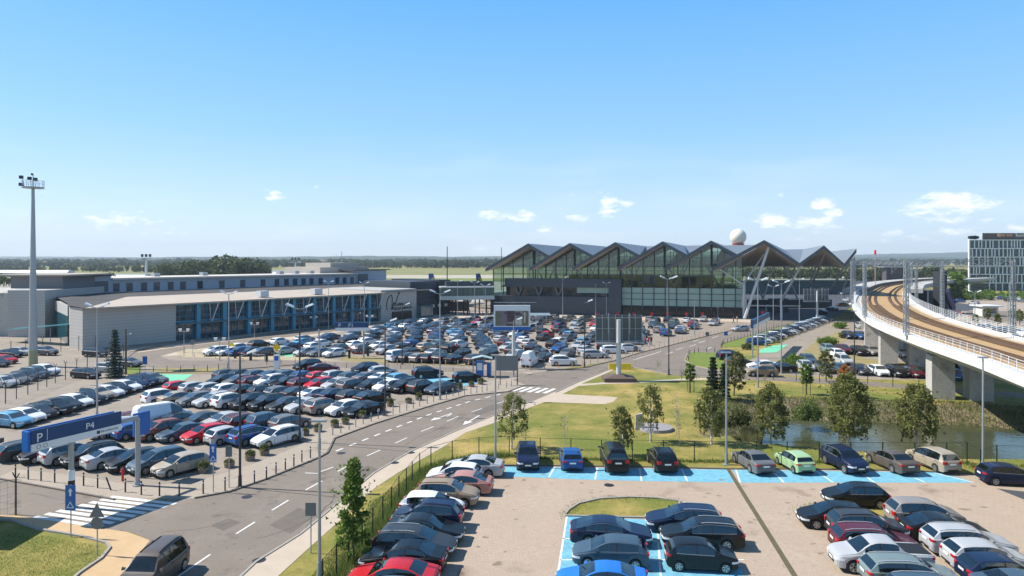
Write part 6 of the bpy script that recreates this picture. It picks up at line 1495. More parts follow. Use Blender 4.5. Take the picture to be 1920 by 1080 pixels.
def ball(c, r):
    def f():
        d = nr.normal(size=3); d /= np.linalg.norm(d); q = nr.rand()**.45; return np.array(c)+d*np.array(r)*q
    return f
plv = quad_mesh('plants', leaf_cloud(260, ball((0, 0, .55), (.42, .42, .28)), .16), ML_dull)
for i, (px, yb) in enumerate([(381,886),(430,876),(469,863),(496,853),(596,809),(572,816),(628,801),(648,795),(679,784),(732,762),(766,756),(785,750),(862,730),(884,725),(901,720.5)]):
    o = thing('planter', P(px, yb), f'concrete planter with brown green plants, {ORD(i+1)} along the P4 pavement from the junction', 'planter', 'planters along the pavement', rnd.random())
    mb = MB(); mb.tube((0, 0, 0), (0, 0, .42), .38, .44, n=10); mb.build('tub', mat('planter_concrete', (.20, .16, .12), .85), o); c = link('plants', plv, o); c.scale = (1, 1, rnd.uniform(.8, 1.2))
def kiosk(px, yb, w, h, lab, roof=True):
    o = thing('ticket_kiosk', P(px, yb), lab, 'kiosk'); MB().box((-.35, .2, h*.42), (w*.42, .9, h*.84)).build('ticket_machine', M_bluel, o); MB().box((-.35, -.27, h*.55), (w*.3, .04, h*.4)).build('screen_panel', M_signw, o)
    MB().box((w*.38, .2, h*.36), (w*.24, .5, h*.72)).build('side_cabinet', M_bluel, o)
    mb = MB(); 
    for x in (-w/2, w/2): 
        for y in (-.7, .7): mb.beam((x, y, 0), (x, y, h), .08)
    mb.build('frame', M_steel, o)
    if roof: mb = MB(); mb.slab([Vector((-w/2-.2, -.9, h)), Vector((0, -.9, h+.35)), Vector((0, .9, h+.35)), Vector((-w/2-.2, .9, h))], .07); mb.slab([Vector((0, -.9, h+.352)), Vector((w/2+.2, -.9, h)), Vector((w/2+.2, .9, h)), Vector((0, .9, h+.352))], .07); mb.build('roof', mat('kiosk_roof', (.33, .42, .42), .4), o)
kiosk(904, 706, 2.6, 2.7, 'blue ticket kiosk with a pitched glass roof by the pavement')
o = thing('ticket_pillar', P(429*1., 690), 'white and grey ticket pillar under the yellow sign', 'ticket pillar'); o.location = P(519, 692); MB().box((0, 0, 1.1), (.9, .4, 2.2)).build('body', M_signw, o); MB().box((0, -.22, 1.7), (.6, .04, .7)).build('blue_panel', M_bluel, o)
for i, (px, yb) in enumerate([(441,672),(470,676),(500,678),(690,668),(725,670),(756,671),(655,672)]):
    o = thing('entry_barrier', P(px, yb), f'dark barrier machine, {ORD(i+1)} along the car park entrance lanes', 'barrier', 'entry barriers'); MB().box((0, 0, .65), (.35, .3, 1.3)).build('cabinet', M_dsteel, o); MB().box((0, -.1, 1.4), (.45, .4, .2)).build('cap', M_black, o); MB().box((1.5, 0, .95), (2.8, .06, .08)).build('arm', M_signw if i % 2 else M_red, o)
o = thing('construction_barrier', P(1168, 693), 'yellow plastic site barrier behind the billboard column', 'barrier'); D = P(1168, 693).y
for k in range(3):
    mb = MB(); x = -1.6+k*1.15; mb.add([(x-.56, -.25, 0), (x+.56, -.25, 0), (x+.56, .25, 0), (x-.56, .25, 0), (x-.56, -.08, .95), (x+.56, -.08, .95), (x+.56, .08, .95), (x-.56, .08, .95)], [(0, 1, 5, 4), (1, 2, 6, 5), (2, 3, 7, 6), (3, 0, 4, 7), (4, 5, 6, 7)]); mb.build('barrier_unit', M_yellow, o)
# stone with round table on the lawn
o = thing('memorial_stone', P(1199, 806), 'pale upright stone slab on the lawn by a birch', 'stone'); mb = MB(); mb.add([(-.45, -.2, 0), (.45, -.3, 0), (.5, .3, 0), (-.4, .25, 0), (-.4, -.15, 1.55), (.35, -.2, 1.7), (.38, .2, 1.68), (-.35, .2, 1.5)], [(0, 1, 5, 4), (1, 2, 6, 5), (2, 3, 7, 6), (3, 0, 4, 7), (4, 5, 6, 7)]); mb.build('slab', mat('pale_stone', (.42, .38, .34), .9, var=(.55, .5, .46), scale=2), o)
o = thing('stone_platform', P(1229, 805), 'low round grey stone platform beside the upright slab', 'platform'); MB().tube((0, 0, 0), (0, 0, .28), 1.75, 1.7, n=24).build('slab', mat('grey_stone', (.2, .19, .2), .8, var=(.3, .28, .3), scale=2), o)

# ---------------------------------------------------------------- fences
def mesh_fence(name, pts_px, h, lab, step=2.6, posts=None, mesh_m=None, spikes=False):
    w = [P(*p) for p in pts_px]; o = thing(name, w[0], lab, 'fence'); q = posts or polyline(pts_px, step)
    q = [P(*p) if not isinstance(p, Vector) else p for p in q]
    for p in q[:95]:
        mb = MB(); a = p-w[0]; mb.beam(a, a+Vector((0, 0, h)), .07, .07)
        if spikes: mb.beam(a+Vector((0, 0, h)), a+Vector((.3, -.1, h+.4)), .05); mb.beam(a+Vector((0, 0, h)), a+Vector((-.3, .1, h+.4)), .05)
        mb.build('post', M_cmesh if not spikes else M_dsteel, o)
    mb = MB()
    for a, b in zip(w, w[1:]):
        a = a-w[0]; b = b-w[0]; L_ = (b-a).length; d = (b-a)/L_
        nw = int(L_/(.42 if not spikes else .4)); 
        for k in range(nw): p = a+d*(L_*k/nw); mb.beam(p, p+Vector((0, 0, h-.05)), .004 if not spikes else .008)
        for z in np.arange(.1, h, .4 if not spikes else .45): mb.beam(a+Vector((0, 0, z)), b+Vector((0, 0, z)), .004 if not spikes else .008)
        mb.beam(a+Vector((0, 0, h-.04)), b+Vector((0, 0, h-.04)), .025)
    mb.build('wire_mesh', mesh_m or M_cmesh, o)
PO = [(605,1112),(631,1080),(654,1056),(679,1026),(699,1005),(718,981),(734,961),(748,938),(762,922),(773,908),(787,891),(808,877),(848,865),(898,858),(955,855),(1013,859),(1070.5,860),(1128,862.8),(1185.6,863),(1244,864),(1302,866),(1360,866),(1418,866.5),(1476,867),(1536,867.5),(1595,868),(1655,868),(1715,868.5),(1775,868.5),(1813,868),(1838.6,883),(1869,874),(1930,876),(1990,878)]
mesh_fence('mesh_fence', PO, 1.75, 'dark green wire mesh fence round the near car park', posts=PO)
mesh_fence('wire_fence', [(-30,775),(20,752),(60,737),(110,716),(165,700),(205,688),(240,672)], 2.3, 'grey wire security fence with angled spikes beside the parked column', 2.7, spikes=True, mesh_m=M_steel)
mesh_fence('security_fence', [(-60,690),(-10,672),(60,662),(150,657),(205,655),(238,655)], 2.3, 'grey wire security fence before the clad wall', 2.8, spikes=True, mesh_m=M_steel)
mesh_fence('gate_fence', [(-60,985),(0,972),(27,965),(40,967)], 2.4, 'short bar fence with forked spikes at the photo edge', 1.3, spikes=True, mesh_m=M_dsteel)
mesh_fence('roadside_fence', [(1450,712),(1640,722),(1760,732)], 1.2, 'low wire fence along the service lane', 3., mesh_m=M_steel)

# guard house outside the frame, its shadow falls on the corner lawn
gh = thing('gate_house', (-37, 43.2, 0), 'small brick gate house beside the corner lawn', 'hut'); MB().box((0, 0, 2.4), (5.2, 4.2, 4.8)).build('wall', M_conc, gh); MB().box((0, 0, 4.95), (6, 5, .3)).build('roof', M_roofd, gh)

# ---------------------------------------------------------------- trees
def limb(mb, a, b, r0, r1, n=5):
    a = Vector(a); b = Vector(b); m_ = a.lerp(b, .5)+Vector((rnd.uniform(-.1, .1), rnd.uniform(-.1, .1), .08))*(b-a).length
    mb.tube(a, m_, r0, (r0+r1)/2, n=n, caps=False); mb.tube(m_, b, (r0+r1)/2, r1, n=n, caps=False)
def crown_tree(name, px, yb, yt, wpx, lab, leaf, bark=M_birchbark, low=.35, n=5200, size=.17, weep=0., clumps=34, shape='egg', cat='tree', grp=None, loc=None, Wm=None, Hm=None, cx=0., trunk_r=.10, stakes=False, sub=.55):
    p = loc or P(px, yb); D = p.y; h = Hm or Z(yt, D); w = Wm or wpx/F*D; o = thing(name, p, lab, cat, grp); zb_ = h*low
    cl = []
    for k in range(clumps):
        f = ((k+.5)/clumps)**.9; z = zb_+(h-zb_)*f
        prof_ = math.sin(PI*min(.98, max(.06, (f*.82+.14))))**.75 if shape == 'egg' else (1-f)**.7+.12 if shape == 'cone' else math.sin(PI*(.12+.8*f))**.5
        rr = w/2*prof_*(.55+.45*rnd.random()); a = k*2.4+rnd.uniform(-.5, .5); cl.append((cx*f+rr*math.cos(a)*.85, rr*math.sin(a)*.85, z+rnd.uniform(-.2, .2), w*.5*rnd.uniform(.16, .34)))
    V_l = []; per = n//clumps
    for (x, y, z, r) in cl:
        k = int(per*rnd.uniform(.5, 1.5)); V_l.append(leaf_cloud(k, ball((x, y, z), (r, r, r*.75)), size))
        if weep:
            for _ in range(int(3*weep)+1):
                a = rnd.uniform(0, 2*PI); xx, yy = x+r*.8*math.cos(a), y+r*.8*math.sin(a); ln = rnd.uniform(.4, 1.)*weep*h*.16
                V_l.append(leaf_cloud(14, lambda: np.array((xx+rnd.uniform(-.07, .07), yy+rnd.uniform(-.07, .07), max(z-rnd.random()*ln, .6))), size*.9))
    k = int(n*.12); V_l.append(leaf_cloud(k, lambda: np.array((nr.normal()*w*.24+cx*.5, nr.normal()*w*.24, zb_+(h-zb_)*(.1+.85*nr.rand()))), size))
    c = link('crown', quad_mesh('crown', np.concatenate(V_l), leaf), o)
    mb = MB(); top = Vector((cx, 0, h*.9)); mid = Vector((cx*.3, 0, h*.5)); mb.tube((0, 0, -.1), mid, trunk_r, trunk_r*.62, n=8, caps=False); mb.tube(mid, top, trunk_r*.62, .02, n=6, caps=False)
    for (x, y, z, r) in cl[::2]:
        zz = max(h*.18, z-abs(math.hypot(x, y))*.9-.2); limb(mb, (cx*zz/h, 0, zz), (x, y, z), trunk_r*.3, .012, 4)
    mb.build('trunk', bark, o, smooth=60, fix=False)
    if stakes:
        mb = MB()
        for k in range(3): a = 2*PI*k/3; mb.tube((.5*math.cos(a), .5*math.sin(a), 0), (.5*math.cos(a), .5*math.sin(a), 1.9), .04, n=5); b = 2*PI*(k+1)/3; mb.beam((.5*math.cos(a), .5*math.sin(a), 1.8), (.5*math.cos(b), .5*math.sin(b), 1.8), .06)
        mb.build('stakes', M_bark, o)
    return o
def conifer(px, yb, yt, wpx, lab, leaf, n=5200):
    p = P(px, yb); h = Z(yt, p.y); w = wpx/F*p.y; o = thing('spruce_tree', p, lab, 'conifer'); V_l = []; mb = MB(); mb.tube((0, 0, 0), (0, 0, h*.97), .16, .02, n=6, caps=False)
    lv = int(h/.42)
    for k in range(lv):
        f = k/lv; z = .25+(h-.3)*f; rr = w/2*(1-f)**.85*rnd.uniform(.82, 1.1)+.06; nb = max(5, int(12*(1-f)+4))
        for j in range(nb):
            a = j*2*PI/nb+k*.7+rnd.uniform(-.15, .15); r2 = rr*rnd.uniform(.75, 1.08); m_ = max(4, int(n/lv/nb)); mb.beam((0, 0, z), (r2*math.cos(a), r2*math.sin(a), z-.18*r2), .025)
            t = nr.rand(m_)**.7; c = np.stack([t*r2*math.cos(a)+nr.normal(size=m_)*.09*(1+r2*.3), t*r2*math.sin(a)+nr.normal(size=m_)*.09*(1+r2*.3), z-.2*r2*t+.10*r2*t*t-np.abs(nr.normal(size=m_))*.10], 1); it = iter(c); V_l.append(leaf_cloud(m_, lambda: next(it), .2))
    link('crown', quad_mesh('crown', np.concatenate(V_l), leaf), o); mb.build('trunk', M_bark, o, fix=False); return o
def bush(px, yb, yt, wpx, lab, leaf, n=2600, name='shrub', dy=.8, size=.16, z0=0.):
    p = P(px, yb, z0) if z0 else P(px, yb); h = Z(yt, p.y)-p.z; w = wpx/F*p.y; o = thing(name, p, lab, name); V_l = []
    k = 16
    for j in range(k):
        a = rnd.uniform(0, 2*PI); r = w/2*math.sqrt(rnd.random())*.75; x = r*math.cos(a); y = r*math.sin(a)*dy; top = h*(1-(r/(w/2))**2*.6)*rnd.uniform(.7, 1.)
        V_l.append(leaf_cloud(n//k, ball((x, y, top*.55), (w*.17, w*.17, top*.5)), size))
    v = np.concatenate(V_l); v[:, 2] = np.maximum(v[:, 2], .02); link('foliage', quad_mesh('foliage', v, leaf), o); mb = MB()
    for j in range(5): a = j*1.3; mb.tube((0, 0, 0), (math.cos(a)*w*.25, math.sin(a)*w*.2, h*.6), .04, .015, n=4, caps=False)
    mb.build('stems', M_bark, o, fix=False); return o
crown_tree('maple_tree', 662, 1052, 868, 70, 'leafy green young maple growing at the near fence', ML_green, M_bark, low=.10, n=4200, size=.17, clumps=46, shape='cone', trunk_r=.07)
crown_tree('birch_tree', 959, 842, 739, 66, 'two-lobed sparse birch by the road beside the corner pole', ML_birch, low=.30, n=1400, size=.15, weep=1.2, cx=.3, clumps=26)
crown_tree('birch_tree', 1170, 855, 762, 52, 'small drooping birch in front of the pale stone', ML_birch, low=.28, n=1600, size=.15, weep=1.6, cx=-.3, clumps=22)
crown_tree('birch_tree', 1220, 829, 722, 58, 'airy birch standing beside the round stone platform', ML_birch, low=.34, n=1400, size=.15, weep=1.2, clumps=26)
crown_tree('birch_tree', 1334, 833, 728, 64, 'dense birch growing below the dark conifers', ML_birch, low=.25, n=2500, size=.17, weep=1.2)
crown_tree('birch_tree', 1445, 831, 722, 72, 'drooping birch at the tip of the pond', ML_birch, low=.18, n=3100, size=.17, weep=1.8)
crown_tree('birch_tree', 1590, 836, 703, 96, 'largest rounded birch on the pond shore', ML_birch, low=.16, n=6600, size=.18, weep=1.2, clumps=48, trunk_r=.13)
crown_tree('birch_tree', 1720, 845, 724, 88, 'wide round-headed birch before the viaduct pier', ML_birch, low=.24, n=4400, size=.18, weep=1.2, clumps=40, trunk_r=.12)
crown_tree('rowan_tree', 1584, 745, 688, 30, 'small tree with an orange autumn crown behind the largest birch', ML_orange, M_bark, low=.35, n=1400, size=.2)
crown_tree('round_tree', 1294, 735, 682, 24, 'small round-headed tree on stakes by the footpath', ML_green, M_bark, low=.42, n=1800, size=.17, shape='ball', stakes=True)
crown_tree('round_tree', 1512, 740, 684, 28, 'small round-headed tree on stakes by the viaduct car park', ML_green, M_bark, low=.38, n=2000, size=.18, shape='ball', stakes=True)
crown_tree('willow_tree', 1376, 742, 664, 48, 'grey green tree leaning beside the two conifers', ML_dull, M_bark, low=.2, n=3000, size=.2, cx=.5)
crown_tree('young_tree', 1549, 716, 656, 34, 'grey green tree hiding cars beside the viaduct lot', ML_dull, M_bark, low=.2, n=1900, size=.2)
conifer(1337, 748, 664, 30, 'slim dark spruce on the pond side of the willow', ML_fir); conifer(1357, 750, 676, 26, 'slim dark spruce touching the willow', ML_fir, 3600)
conifer(215, 708, 613, 38, 'tall blue spruce beside the wooden pole', ML_blue, 6000)
bush(1516, 790, 742, 56, 'bright green willow bush on the far pond bank', ML_willow, 4200, z0=-.6)
bush(1388, 800, 752, 46, 'low willow bush at the pond tip', ML_dull, 2600); bush(1368, 802, 772, 36, 'brownish scrub left of the reed bed'.replace('left of', 'before'), ML_reed, 1500)
bush(1492, 686, 660, 46, 'round clipped hedge in the corner of the lot', ML_green, 3200, size=.2); bush(1478, 688, 670, 50, 'spreading green hedge beside the tall lamp', ML_green, 2600, size=.2)
bush(1553, 647, 628, 44, 'oval green shrub between lot and viaduct row', ML_green, 2600, size=.22); bush(1575, 616, 600, 30, 'small shrub at the viaduct edge', ML_green, 1200, size=.25); bush(1585, 634, 618, 28, 'yellowish shrub above the blue crossover', ML_dull, 1200, size=.25)
for px, yb, yt, w, lab in [(1400,655,640,22,'low shrub on the island by the gantry'),(1450,632,618,30,'low shrub behind the roadside row'),(1480,618,606,26,'low shrub near the upper end of the roadside row'),(1425,645,630,20,'low shrub beside the gantry post')]:
    bush(px, yb, yt, w, lab, ML_dull, 900, size=.22)
for px, yb, yt, w, lab in [(1828,608,590,16,'small tree nearest the tower beyond the viaduct'.replace('nearest', 'close to')),(1851,604,578,14,'small round tree in the far car park'),(1870,612,588,14,'small brown tree in the far car park'),(1898,604,580,14,'small tree behind the inner mast'),(1912,610,582,16,'bushy small tree before the hotel')]:
    crown_tree('round_tree', px, yb, yt, w, lab, ML_birch, M_bark, low=.3, n=900, size=.28, shape='ball')
crown_tree('round_tree', 1795, 560, 515, 34, 'bright green tree between stair tower and hotel', ML_green, M_bark, low=.1, n=2500, size=.6, trunk_r=.3)
crown_tree('round_tree', 1600-15, 610, 602, 6, 'tiny shrub tree on the kerb', ML_dull, M_bark, low=.3, n=200)
# bare saplings
for i, (px, yb, yt) in enumerate([(1057,842,775),(1273,836,770),(1268,815,740),(1435,736,700),(1234,712,672),(1278,716,690),(985,842,790)]):
    p = P(px, yb); h = Z(yt, p.y); o = thing('sapling', p, f'thin bare sapling, {ORD(i+1)} of those scattered on the lawn', 'sapling', 'bare saplings'); mb = MB(); mb.tube((0, 0, 0), (.05, 0, h), .035, .008, n=5, caps=False)
    for k in range(16): z = h*rnd.uniform(.3, .9); a = rnd.uniform(0, 6.3); l = h*.17*rnd.uniform(.5, 1); mb.tube((0, 0, z), (l*math.cos(a), l*math.sin(a), z+l*1.1), .014, .004, n=3, caps=False)
    mb.build('stem', M_birchbark, o, fix=False)
    link('crown', quad_mesh('crown', leaf_cloud(110, ball((0, 0, h*.65), (.5, .5, h*.3)), .09), ML_reed), o)

# loose growth: tufts along fences and banks
def blades(n, fn, hmin, hmax, w=.02):
    v = np.empty((n, 3, 3))
    for i in range(n):
        x, y, z = fn(); h = rnd.uniform(hmin, hmax); a = rnd.uniform(0, PI); dx, dy = w*math.cos(a), w*math.sin(a); lx, ly = rnd.uniform(-.3, .3)*h, rnd.uniform(-.3, .3)*h
        v[i] = [(x-dx, y-dy, z), (x+dx, y+dy, z), (x+lx, y+ly, z+h)]
    return v.reshape(-1, 3)
def along(pts, spread):
    w = [P(*p) for p in pts]; ls = [(b-a).length for a, b in zip(w, w[1:])]; tot = sum(ls)
    def f():
        t = rnd.random()*tot; i = 0
        while t > ls[i] and i < len(ls)-1: t -= ls[i]; i += 1
        q = w[i].lerp(w[i+1], t/ls[i]); return (q.x+rnd.gauss(0, spread), q.y+rnd.gauss(0, spread), 0)
    return f
def inpoly(pts):
    Qp = np.array([(P(*p).x, P(*p).y) for p in pts]); lo, hi = Qp.min(0), Qp.max(0); Ql = Qp.tolist()
    def f():
        while 1:
            x, y = rnd.uniform(lo[0], hi[0]), rnd.uniform(lo[1], hi[1])
            if sd1(x, y, Ql) < 0: return (x, y, gz1(x, y))
    return f
V_l = [blades(9000, along(PO[:15], .35), .12, .5), blades(6000, along(PO[14:], .25), .08, .3, .025), blades(500, along([(1060,968),(1085,945),(1125,936),(1235,935),(1275,941)], .3), .06, .2), blades(700, along([(1504,962),(1520,950),(1700,948)], .4), .06, .25)]
tag(link('grass_tufts', quad_mesh('grass_tufts', np.concatenate(V_l), ML_willow)), 'rough grass tufts along the mesh fence', 'grass', kind='stuff')
V_l = [blades(9000, inpoly([(-50,1000),(60,1000),(190,1025),(180,1050),(60,1140),(-60,1140)]), .03, .10, .012), blades(9000, inpoly([(560,1110),(640,1010),(700,940),(770,890),(780,905),(700,990),(630,1090),(600,1130)]), .04, .16, .015)]
tag(link('lawn_grass', quad_mesh('lawn_grass', np.concatenate(V_l), ML_willow)), 'short grass of the verge and corner lawn', 'grass', kind='stuff')
def bank():
    x = rnd.uniform(24, 75); return x
def bankpt():
    while 1:
        x, y = rnd.uniform(20, 80), rnd.uniform(64, 90)
        z = gz1(x, y); d = sd1(x, y, PQL)
        if -.2 < d < 5.5 and y > 66: return (x, y, z)
tag(link('bank_scrub', quad_mesh('bank_scrub', np.concatenate([blades(16000, bankpt, .1, .5, .05)]), ML_reed)), 'dry scrub and weeds on the far pond bank', 'scrub', kind='stuff')
tag(link('reeds', quad_mesh('reeds', blades(2200, inpoly([(1398,826),(1392,800),(1412,788),(1428,800),(1415,822)]), .8, 1.9, .04), ML_reed)), 'reeds at the narrow end of the pond', 'reeds', kind='stuff')
tag(link('bank_grass', quad_mesh('bank_grass', blades(5000, inpoly([(1625,800),(1640,786),(1720,789),(1800,790),(1848,798),(1780,803),(1700,803)]), .1, .4, .05), ML_green)), 'bright green water-side grass', 'grass', kind='stuff')

# ---------------------------------------------------------------- far woods and hills
def wood(name, lab, pts, n, hmin, hmax, size, leaf=ML_wood):
    "pts: (px, distance) line; a belt of bushy crowns"
    V_l = []
    for i in range(n):
        f = rnd.random()*(len(pts)-1); k = int(f); t = f-k; px = pts[k][0]*(1-t)+pts[k+1][0]*t; D = (pts[k][1]*(1-t)+pts[k+1][1]*t)*rnd.uniform(.97, 1.06); hh = rnd.uniform(hmin, hmax)
        hh *= 1+.25*noise.noise(Vector((px*.03, D*.004, 0))); w = hh*rnd.uniform(.35, .55); V_l.append(leaf_cloud(90, ball((X(px, D), D, hh*.55), (w, w, hh*.48)), size*hh/10))
    o = link(name, quad_mesh(name, np.concatenate(V_l), leaf)); tag(o, lab, 'woodland', kind='stuff')
wood('woodland', 'dark green wood behind the old terminal roof', [(298, 560), (380, 600), (470, 640), (500, 620)], 150, 8, 15, 1.5)
wood('woodland', 'bushy trees on the low rise behind the old terminal', [(385, 600), (440, 590), (495, 600)], 70, 13, 20, 1.6)
wood('woodland', 'tree belt beyond the airfield', [(-200, 1500), (300, 1500), (800, 1400), (1200, 1400), (1700, 1300)], 900, 9, 15, 2.4)
wood('woodland', 'tree belt on the far edge of the airfield', [(-300, 2300), (600, 2100), (1300, 2000), (2100, 2100)], 1100, 12, 20, 3.0)
wood('woodland', 'trees behind the clad blocks', [(-80, 420), (60, 430), (130, 430), (210, 460)], 60, 5, 8, 1.6)
wood('woodland', 'hedgerow trees left of the far town'.replace('left of', 'before'), [(-200, 1000), (90, 1000), (300, 900), (430, 850)], 240, 5, 9, 2.4)
wood('woodland', 'dark woods rising beyond the airfield', [(-300, 3200), (500, 3000), (950, 3000)], 700, 11, 20, 3.4)
wood('woodland', 'trees behind the viaduct and portico', [(1380, 620), (1600, 560), (1720, 520), (1830, 500), (2100, 520)], 420, 6, 11, 1.8)
wood('woodland', 'green slope trees beside the hotel', [(1780, 420), (1812, 400)], 16, 6, 10, 1.4, ML_green)
wood('hotel_hedge', 'green hedge at the foot of the hotel', [(1786, 300), (1860, 290), (2100, 285)], 130, 2.2, 3.4, 2.0, ML_green)
def hills():
    "low wooded ridges at the horizon"
    for nm, D0, D1, hf, seed in (('hills', 3300, 4400, lambda a: 34+9*math.sin(a*2.7+1), 3), ('hills', 5200, 6800, lambda a: 48+46*min(1, max(0, (a-.40)*3))+9*math.sin(a*3.1), 9)):
        nx, ny = 260, 10; vs = []
        for j in range(ny+1):
            for i in range(nx+1):
                a = -1.15+2.3*i/nx; D = D0+(D1-D0)*j/ny; x = a*D; f = math.sin(PI*min(1, j/ny*.5+.0)) ; b = noise.fractal(Vector((x*.0011+seed, D*.0011, seed)), 1., 2., 5)
                tr = noise.noise(Vector((x*.02, D*.02, seed)))*3+noise.noise(Vector((x*.06, D*.05, seed)))*2
                vs.append((x, D, max(-1, f*(hf(a)+16*b)+tr*f-1)))
        fs_ = [(j*(nx+1)+i, j*(nx+1)+i+1, (j+1)*(nx+1)+i+1, (j+1)*(nx+1)+i) for j in range(ny) for i in range(nx)]
        mb = MB(); mb.add(vs, fs_); struct(mb.build(nm, mat('hill_forest', (.016, .032, .018), .95, var=(.045, .07, .028), scale=.006, amt=.12), fix=False))
hills()
# scattered far houses in town and airfield sheds
for i in range(32):
    px = rnd.choice([rnd.uniform(300, 620), rnd.uniform(720, 930), rnd.uniform(-50, 160), rnd.uniform(1000, 1100)]); D = rnd.uniform(1700, 3100); w = rnd.uniform(8, 22); h = rnd.uniform(5, 10)
    o = thing('far_house', (X(px, D), D, 0), 'tiny pale house in the far town beyond the airfield', 'house', 'houses of the far town'); MB().box((0, 0, h/2+2), (w, 10, h+4)).build('wall', M_concw, o)
    mb = MB(); mb.add([(-w/2, -6, h+4), (w/2, -6, h+4), (w/2, 6, h+4), (-w/2, 6, h+4), (-w/2, 0, h+7), (w/2, 0, h+7)], [(0, 1, 5, 4), (2, 3, 4, 5), (0, 4, 3), (1, 2, 5)]); mb.build('roof', mat('far_roof', (.16, .12, .10), .8), o)
for px, D, w, h, m, lab in [(60, 700, 80, 6, M_steel, 'long grey shed on the airfield behind the clad blocks'), (225, 470, 14, 5, M_rail, 'white arched store behind the white roof'), (240, 500, 30, 6, M_steel, 'grey round-roofed store beside the far floodlight mast'), (510, 640, 20, 5, M_rail, 'white tank-like store behind the beige roof'), (535, 660, 30, 6, M_steel, 'grey shed behind the second far mast'), (600, 700, 50, 4, M_rail, 'long white shed before the end block')]:
    o = thing('airfield_shed', (X(px, D), D, 0), lab, 'shed'); mb = MB(); N_ = 8
    vs = [(x, 6*math.cos(PI*k/N_), h*.5+h*.6*math.sin(PI*k/N_)) for x in (-w/2, w/2) for k in range(N_+1)]; mb.add(vs, [(k, k+1, N_+2+k, N_+1+k) for k in range(N_)]+[tuple(range(N_+1)), tuple(range(2*N_+1, N_, -1))]); mb.box((0, 0, h*.25), (w-.02, 11.9, h*.5)); mb.build('shell', m, o)

# ---------------------------------------------------------------- people
def person_mesh(step):
    bm_me = bpy.data.meshes.new('person'); J = {'pel': (0, 0, .95), 'ch': (0, .02, 1.28), 'nk': (0, .02, 1.48), 'hd': (0, 0, 1.60), 'ht': (0, 0, 1.72), 'ls': (.19, .02, 1.42), 'le': (.25, .04, 1.15), 'lh': (.24, -.08, .92), 'rs': (-.19, .02, 1.42), 're': (-.25, .04, 1.15), 'rh': (-.24, -.05, .92),
        'lk': (.11, -.12*step, .5), 'lf': (.11, -.25*step, .07), 'lt': (.11, -.25*step-.16, .04), 'rk': (-.11, .02*step, .5), 'rf': (-.11, .28*step, .07), 'rt': (-.11, .28*step-.16, .04), 'lhip': (.1, 0, .9), 'rhip': (-.1, 0, .9)}
    K = list(J); E = [('pel', 'ch'), ('ch', 'nk'), ('nk', 'hd'), ('hd', 'ht'), ('ch', 'ls'), ('ls', 'le'), ('le', 'lh'), ('ch', 'rs'), ('rs', 're'), ('re', 'rh'), ('pel', 'lhip'), ('lhip', 'lk'), ('lk', 'lf'), ('lf', 'lt'), ('pel', 'rhip'), ('rhip', 'rk'), ('rk', 'rf'), ('rf', 'rt')]
    RD = dict(pel=.15, ch=.16, nk=.06, hd=.10, ht=.08, ls=.07, le=.05, lh=.04, rs=.07, re=.05, rh=.04, lk=.07, lf=.05, lt=.04, rk=.07, rf=.05, rt=.04, lhip=.11, rhip=.11)
    bm_me.from_pydata([J[k] for k in K], [(K.index(a), K.index(b)) for a, b in E], []); ob = bpy.data.objects.new('t', bm_me); COL.objects.link(ob); md = ob.modifiers.new('s', 'SKIN')
    for k, v in zip(K, bm_me.skin_vertices[0].data): v.radius = (RD[k], RD[k]); v.use_root = (k == 'pel')
    ob.modifiers.new('b', 'SUBSURF').levels = 1; dg = bpy.context.evaluated_depsgraph_get(); dg.update(); me = bpy.data.meshes.new_from_object(ob.evaluated_get(dg)); bpy.data.objects.remove(ob); return me
PM = {}
def person(px, yb, shirt, trous, lab, rz=0, step=1., loc=None):
    key = (shirt, trous, step)
    if key not in PM:
        me = person_mesh(step).copy(); me.materials.clear(); 
        for nm, c in ((f'shirt_{shirt}', shirt), (f'trousers_{trous}', trous), ('skin', (.45, .27, .2)), ('hair', (.04, .03, .02))): me.materials.append(mat(nm, c, .8))
        for f in me.polygons:
            z, x = f.center.z, abs(f.center.x); f.material_index = 3 if z > 1.66 or (z > 1.56 and f.center.y > .04) else 2 if z > 1.5 or (z < 1.12 and x > .2) else 0 if z > .95 else 1
            f.use_smooth = True
        PM[key] = me
    o = link('person', PM[key], None, loc or P(px, yb), rz); tag(o, lab, 'person', 'people walking about')
RD_, BL_, DK_, WH_, TN_ = (.5, .03, .03), (.03, .08, .3), (.02, .02, .025), (.6, .6, .6), (.3, .22, .15)
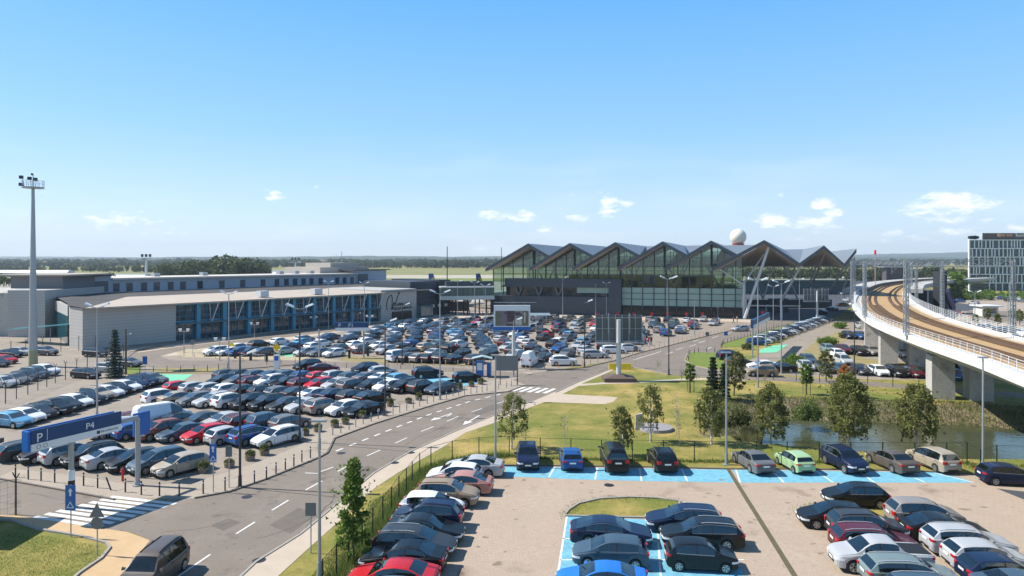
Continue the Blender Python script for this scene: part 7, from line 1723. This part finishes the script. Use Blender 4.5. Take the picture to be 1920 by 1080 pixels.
for a in [(1204,650,BL_,DK_,'person in a blue top waiting behind the orange bollards',2.),(1210,648,RD_,DK_,'person in a red top beside the blue-clad one',1.),(1216,647,RD_,BL_,'person in a red top with blue trousers by the kerb',4.),(1221,647,DK_,DK_,'person in dark clothes at the end of the kerb group',3.),
          (1375,606,RD_,DK_,'person in red walking at the end of the terminal rows',1.),(1382,604,TN_,DK_,'person in tan by the upper kerb',2.),(1643,665,WH_,TN_,'person in white walking between viaduct cars',3.),(870,592,DK_,DK_,'person in dark clothes before the dark stair block',2.),
          (1795,592,RD_,DK_,'person in red beyond the viaduct',2.),(1801,594,RD_,BL_,'second person in red with blue trousers beyond the viaduct',1.),(1806,592,WH_,DK_,'person in white beyond the viaduct',3.),(880,590,WH_,BL_,'person in white near the glazed footbridge',3.),(900,592,RD_,DK_,'person in red under the glazed footbridge',5.),(856,660,RD_,DK_,'person in red among the terminal cars',1.),(905,593,BL_,DK_,'person in blue under the glazed footbridge',2.),(915,592,TN_,TN_,'person in tan under the glazed footbridge',4.)]:
    person(*a[:5], rz=a[5])
st_ = thing('trolley_shelter', (X(1005, 178), 178, 0), 'arched glass trolley shelter before the dark front block', 'shelter'); mb = MB()
for k in range(9): mb.beam((k*.9-3.6, 0, 0), (k*.9-3.6, 0, 2.4), .08); mb.beam((k*.9-3.6, 0, 2.4), (k*.9-3.6, 1.6, 2.9), .08)
mb.build('frame', M_steell, st_); mb = MB(); mb.slab([Vector((-3.7, -.1, 2.5)), Vector((3.7, -.1, 2.5)), Vector((3.7, 1.8, 3.0)), Vector((-3.7, 1.8, 3.0))], .06); mb.build('roof', mat('shelter_glass', (.2, .26, .28), .15), st_)

# ---------------------------------------------------------------- air
hz = MB(); hz.box((0, 3400, 95), (18000, 8400, 206)); hz = hz.build('haze', None)
hz.data.materials.clear(); hm = bpy.data.materials.new('haze'); hm.use_nodes = True; N = hm.node_tree.nodes; N.remove(N['Principled BSDF']); v = N.new('ShaderNodeVolumePrincipled'); v.inputs['Color'].default_value = (.74, .87, 1, 1); v.inputs['Density'].default_value = 1.05e-4; v.inputs['Anisotropy'].default_value = .1
hm.node_tree.links.new(v.outputs[0], N['Material Output'].inputs['Volume']); hz.data.materials.append(hm); hz['kind'] = 'stuff'
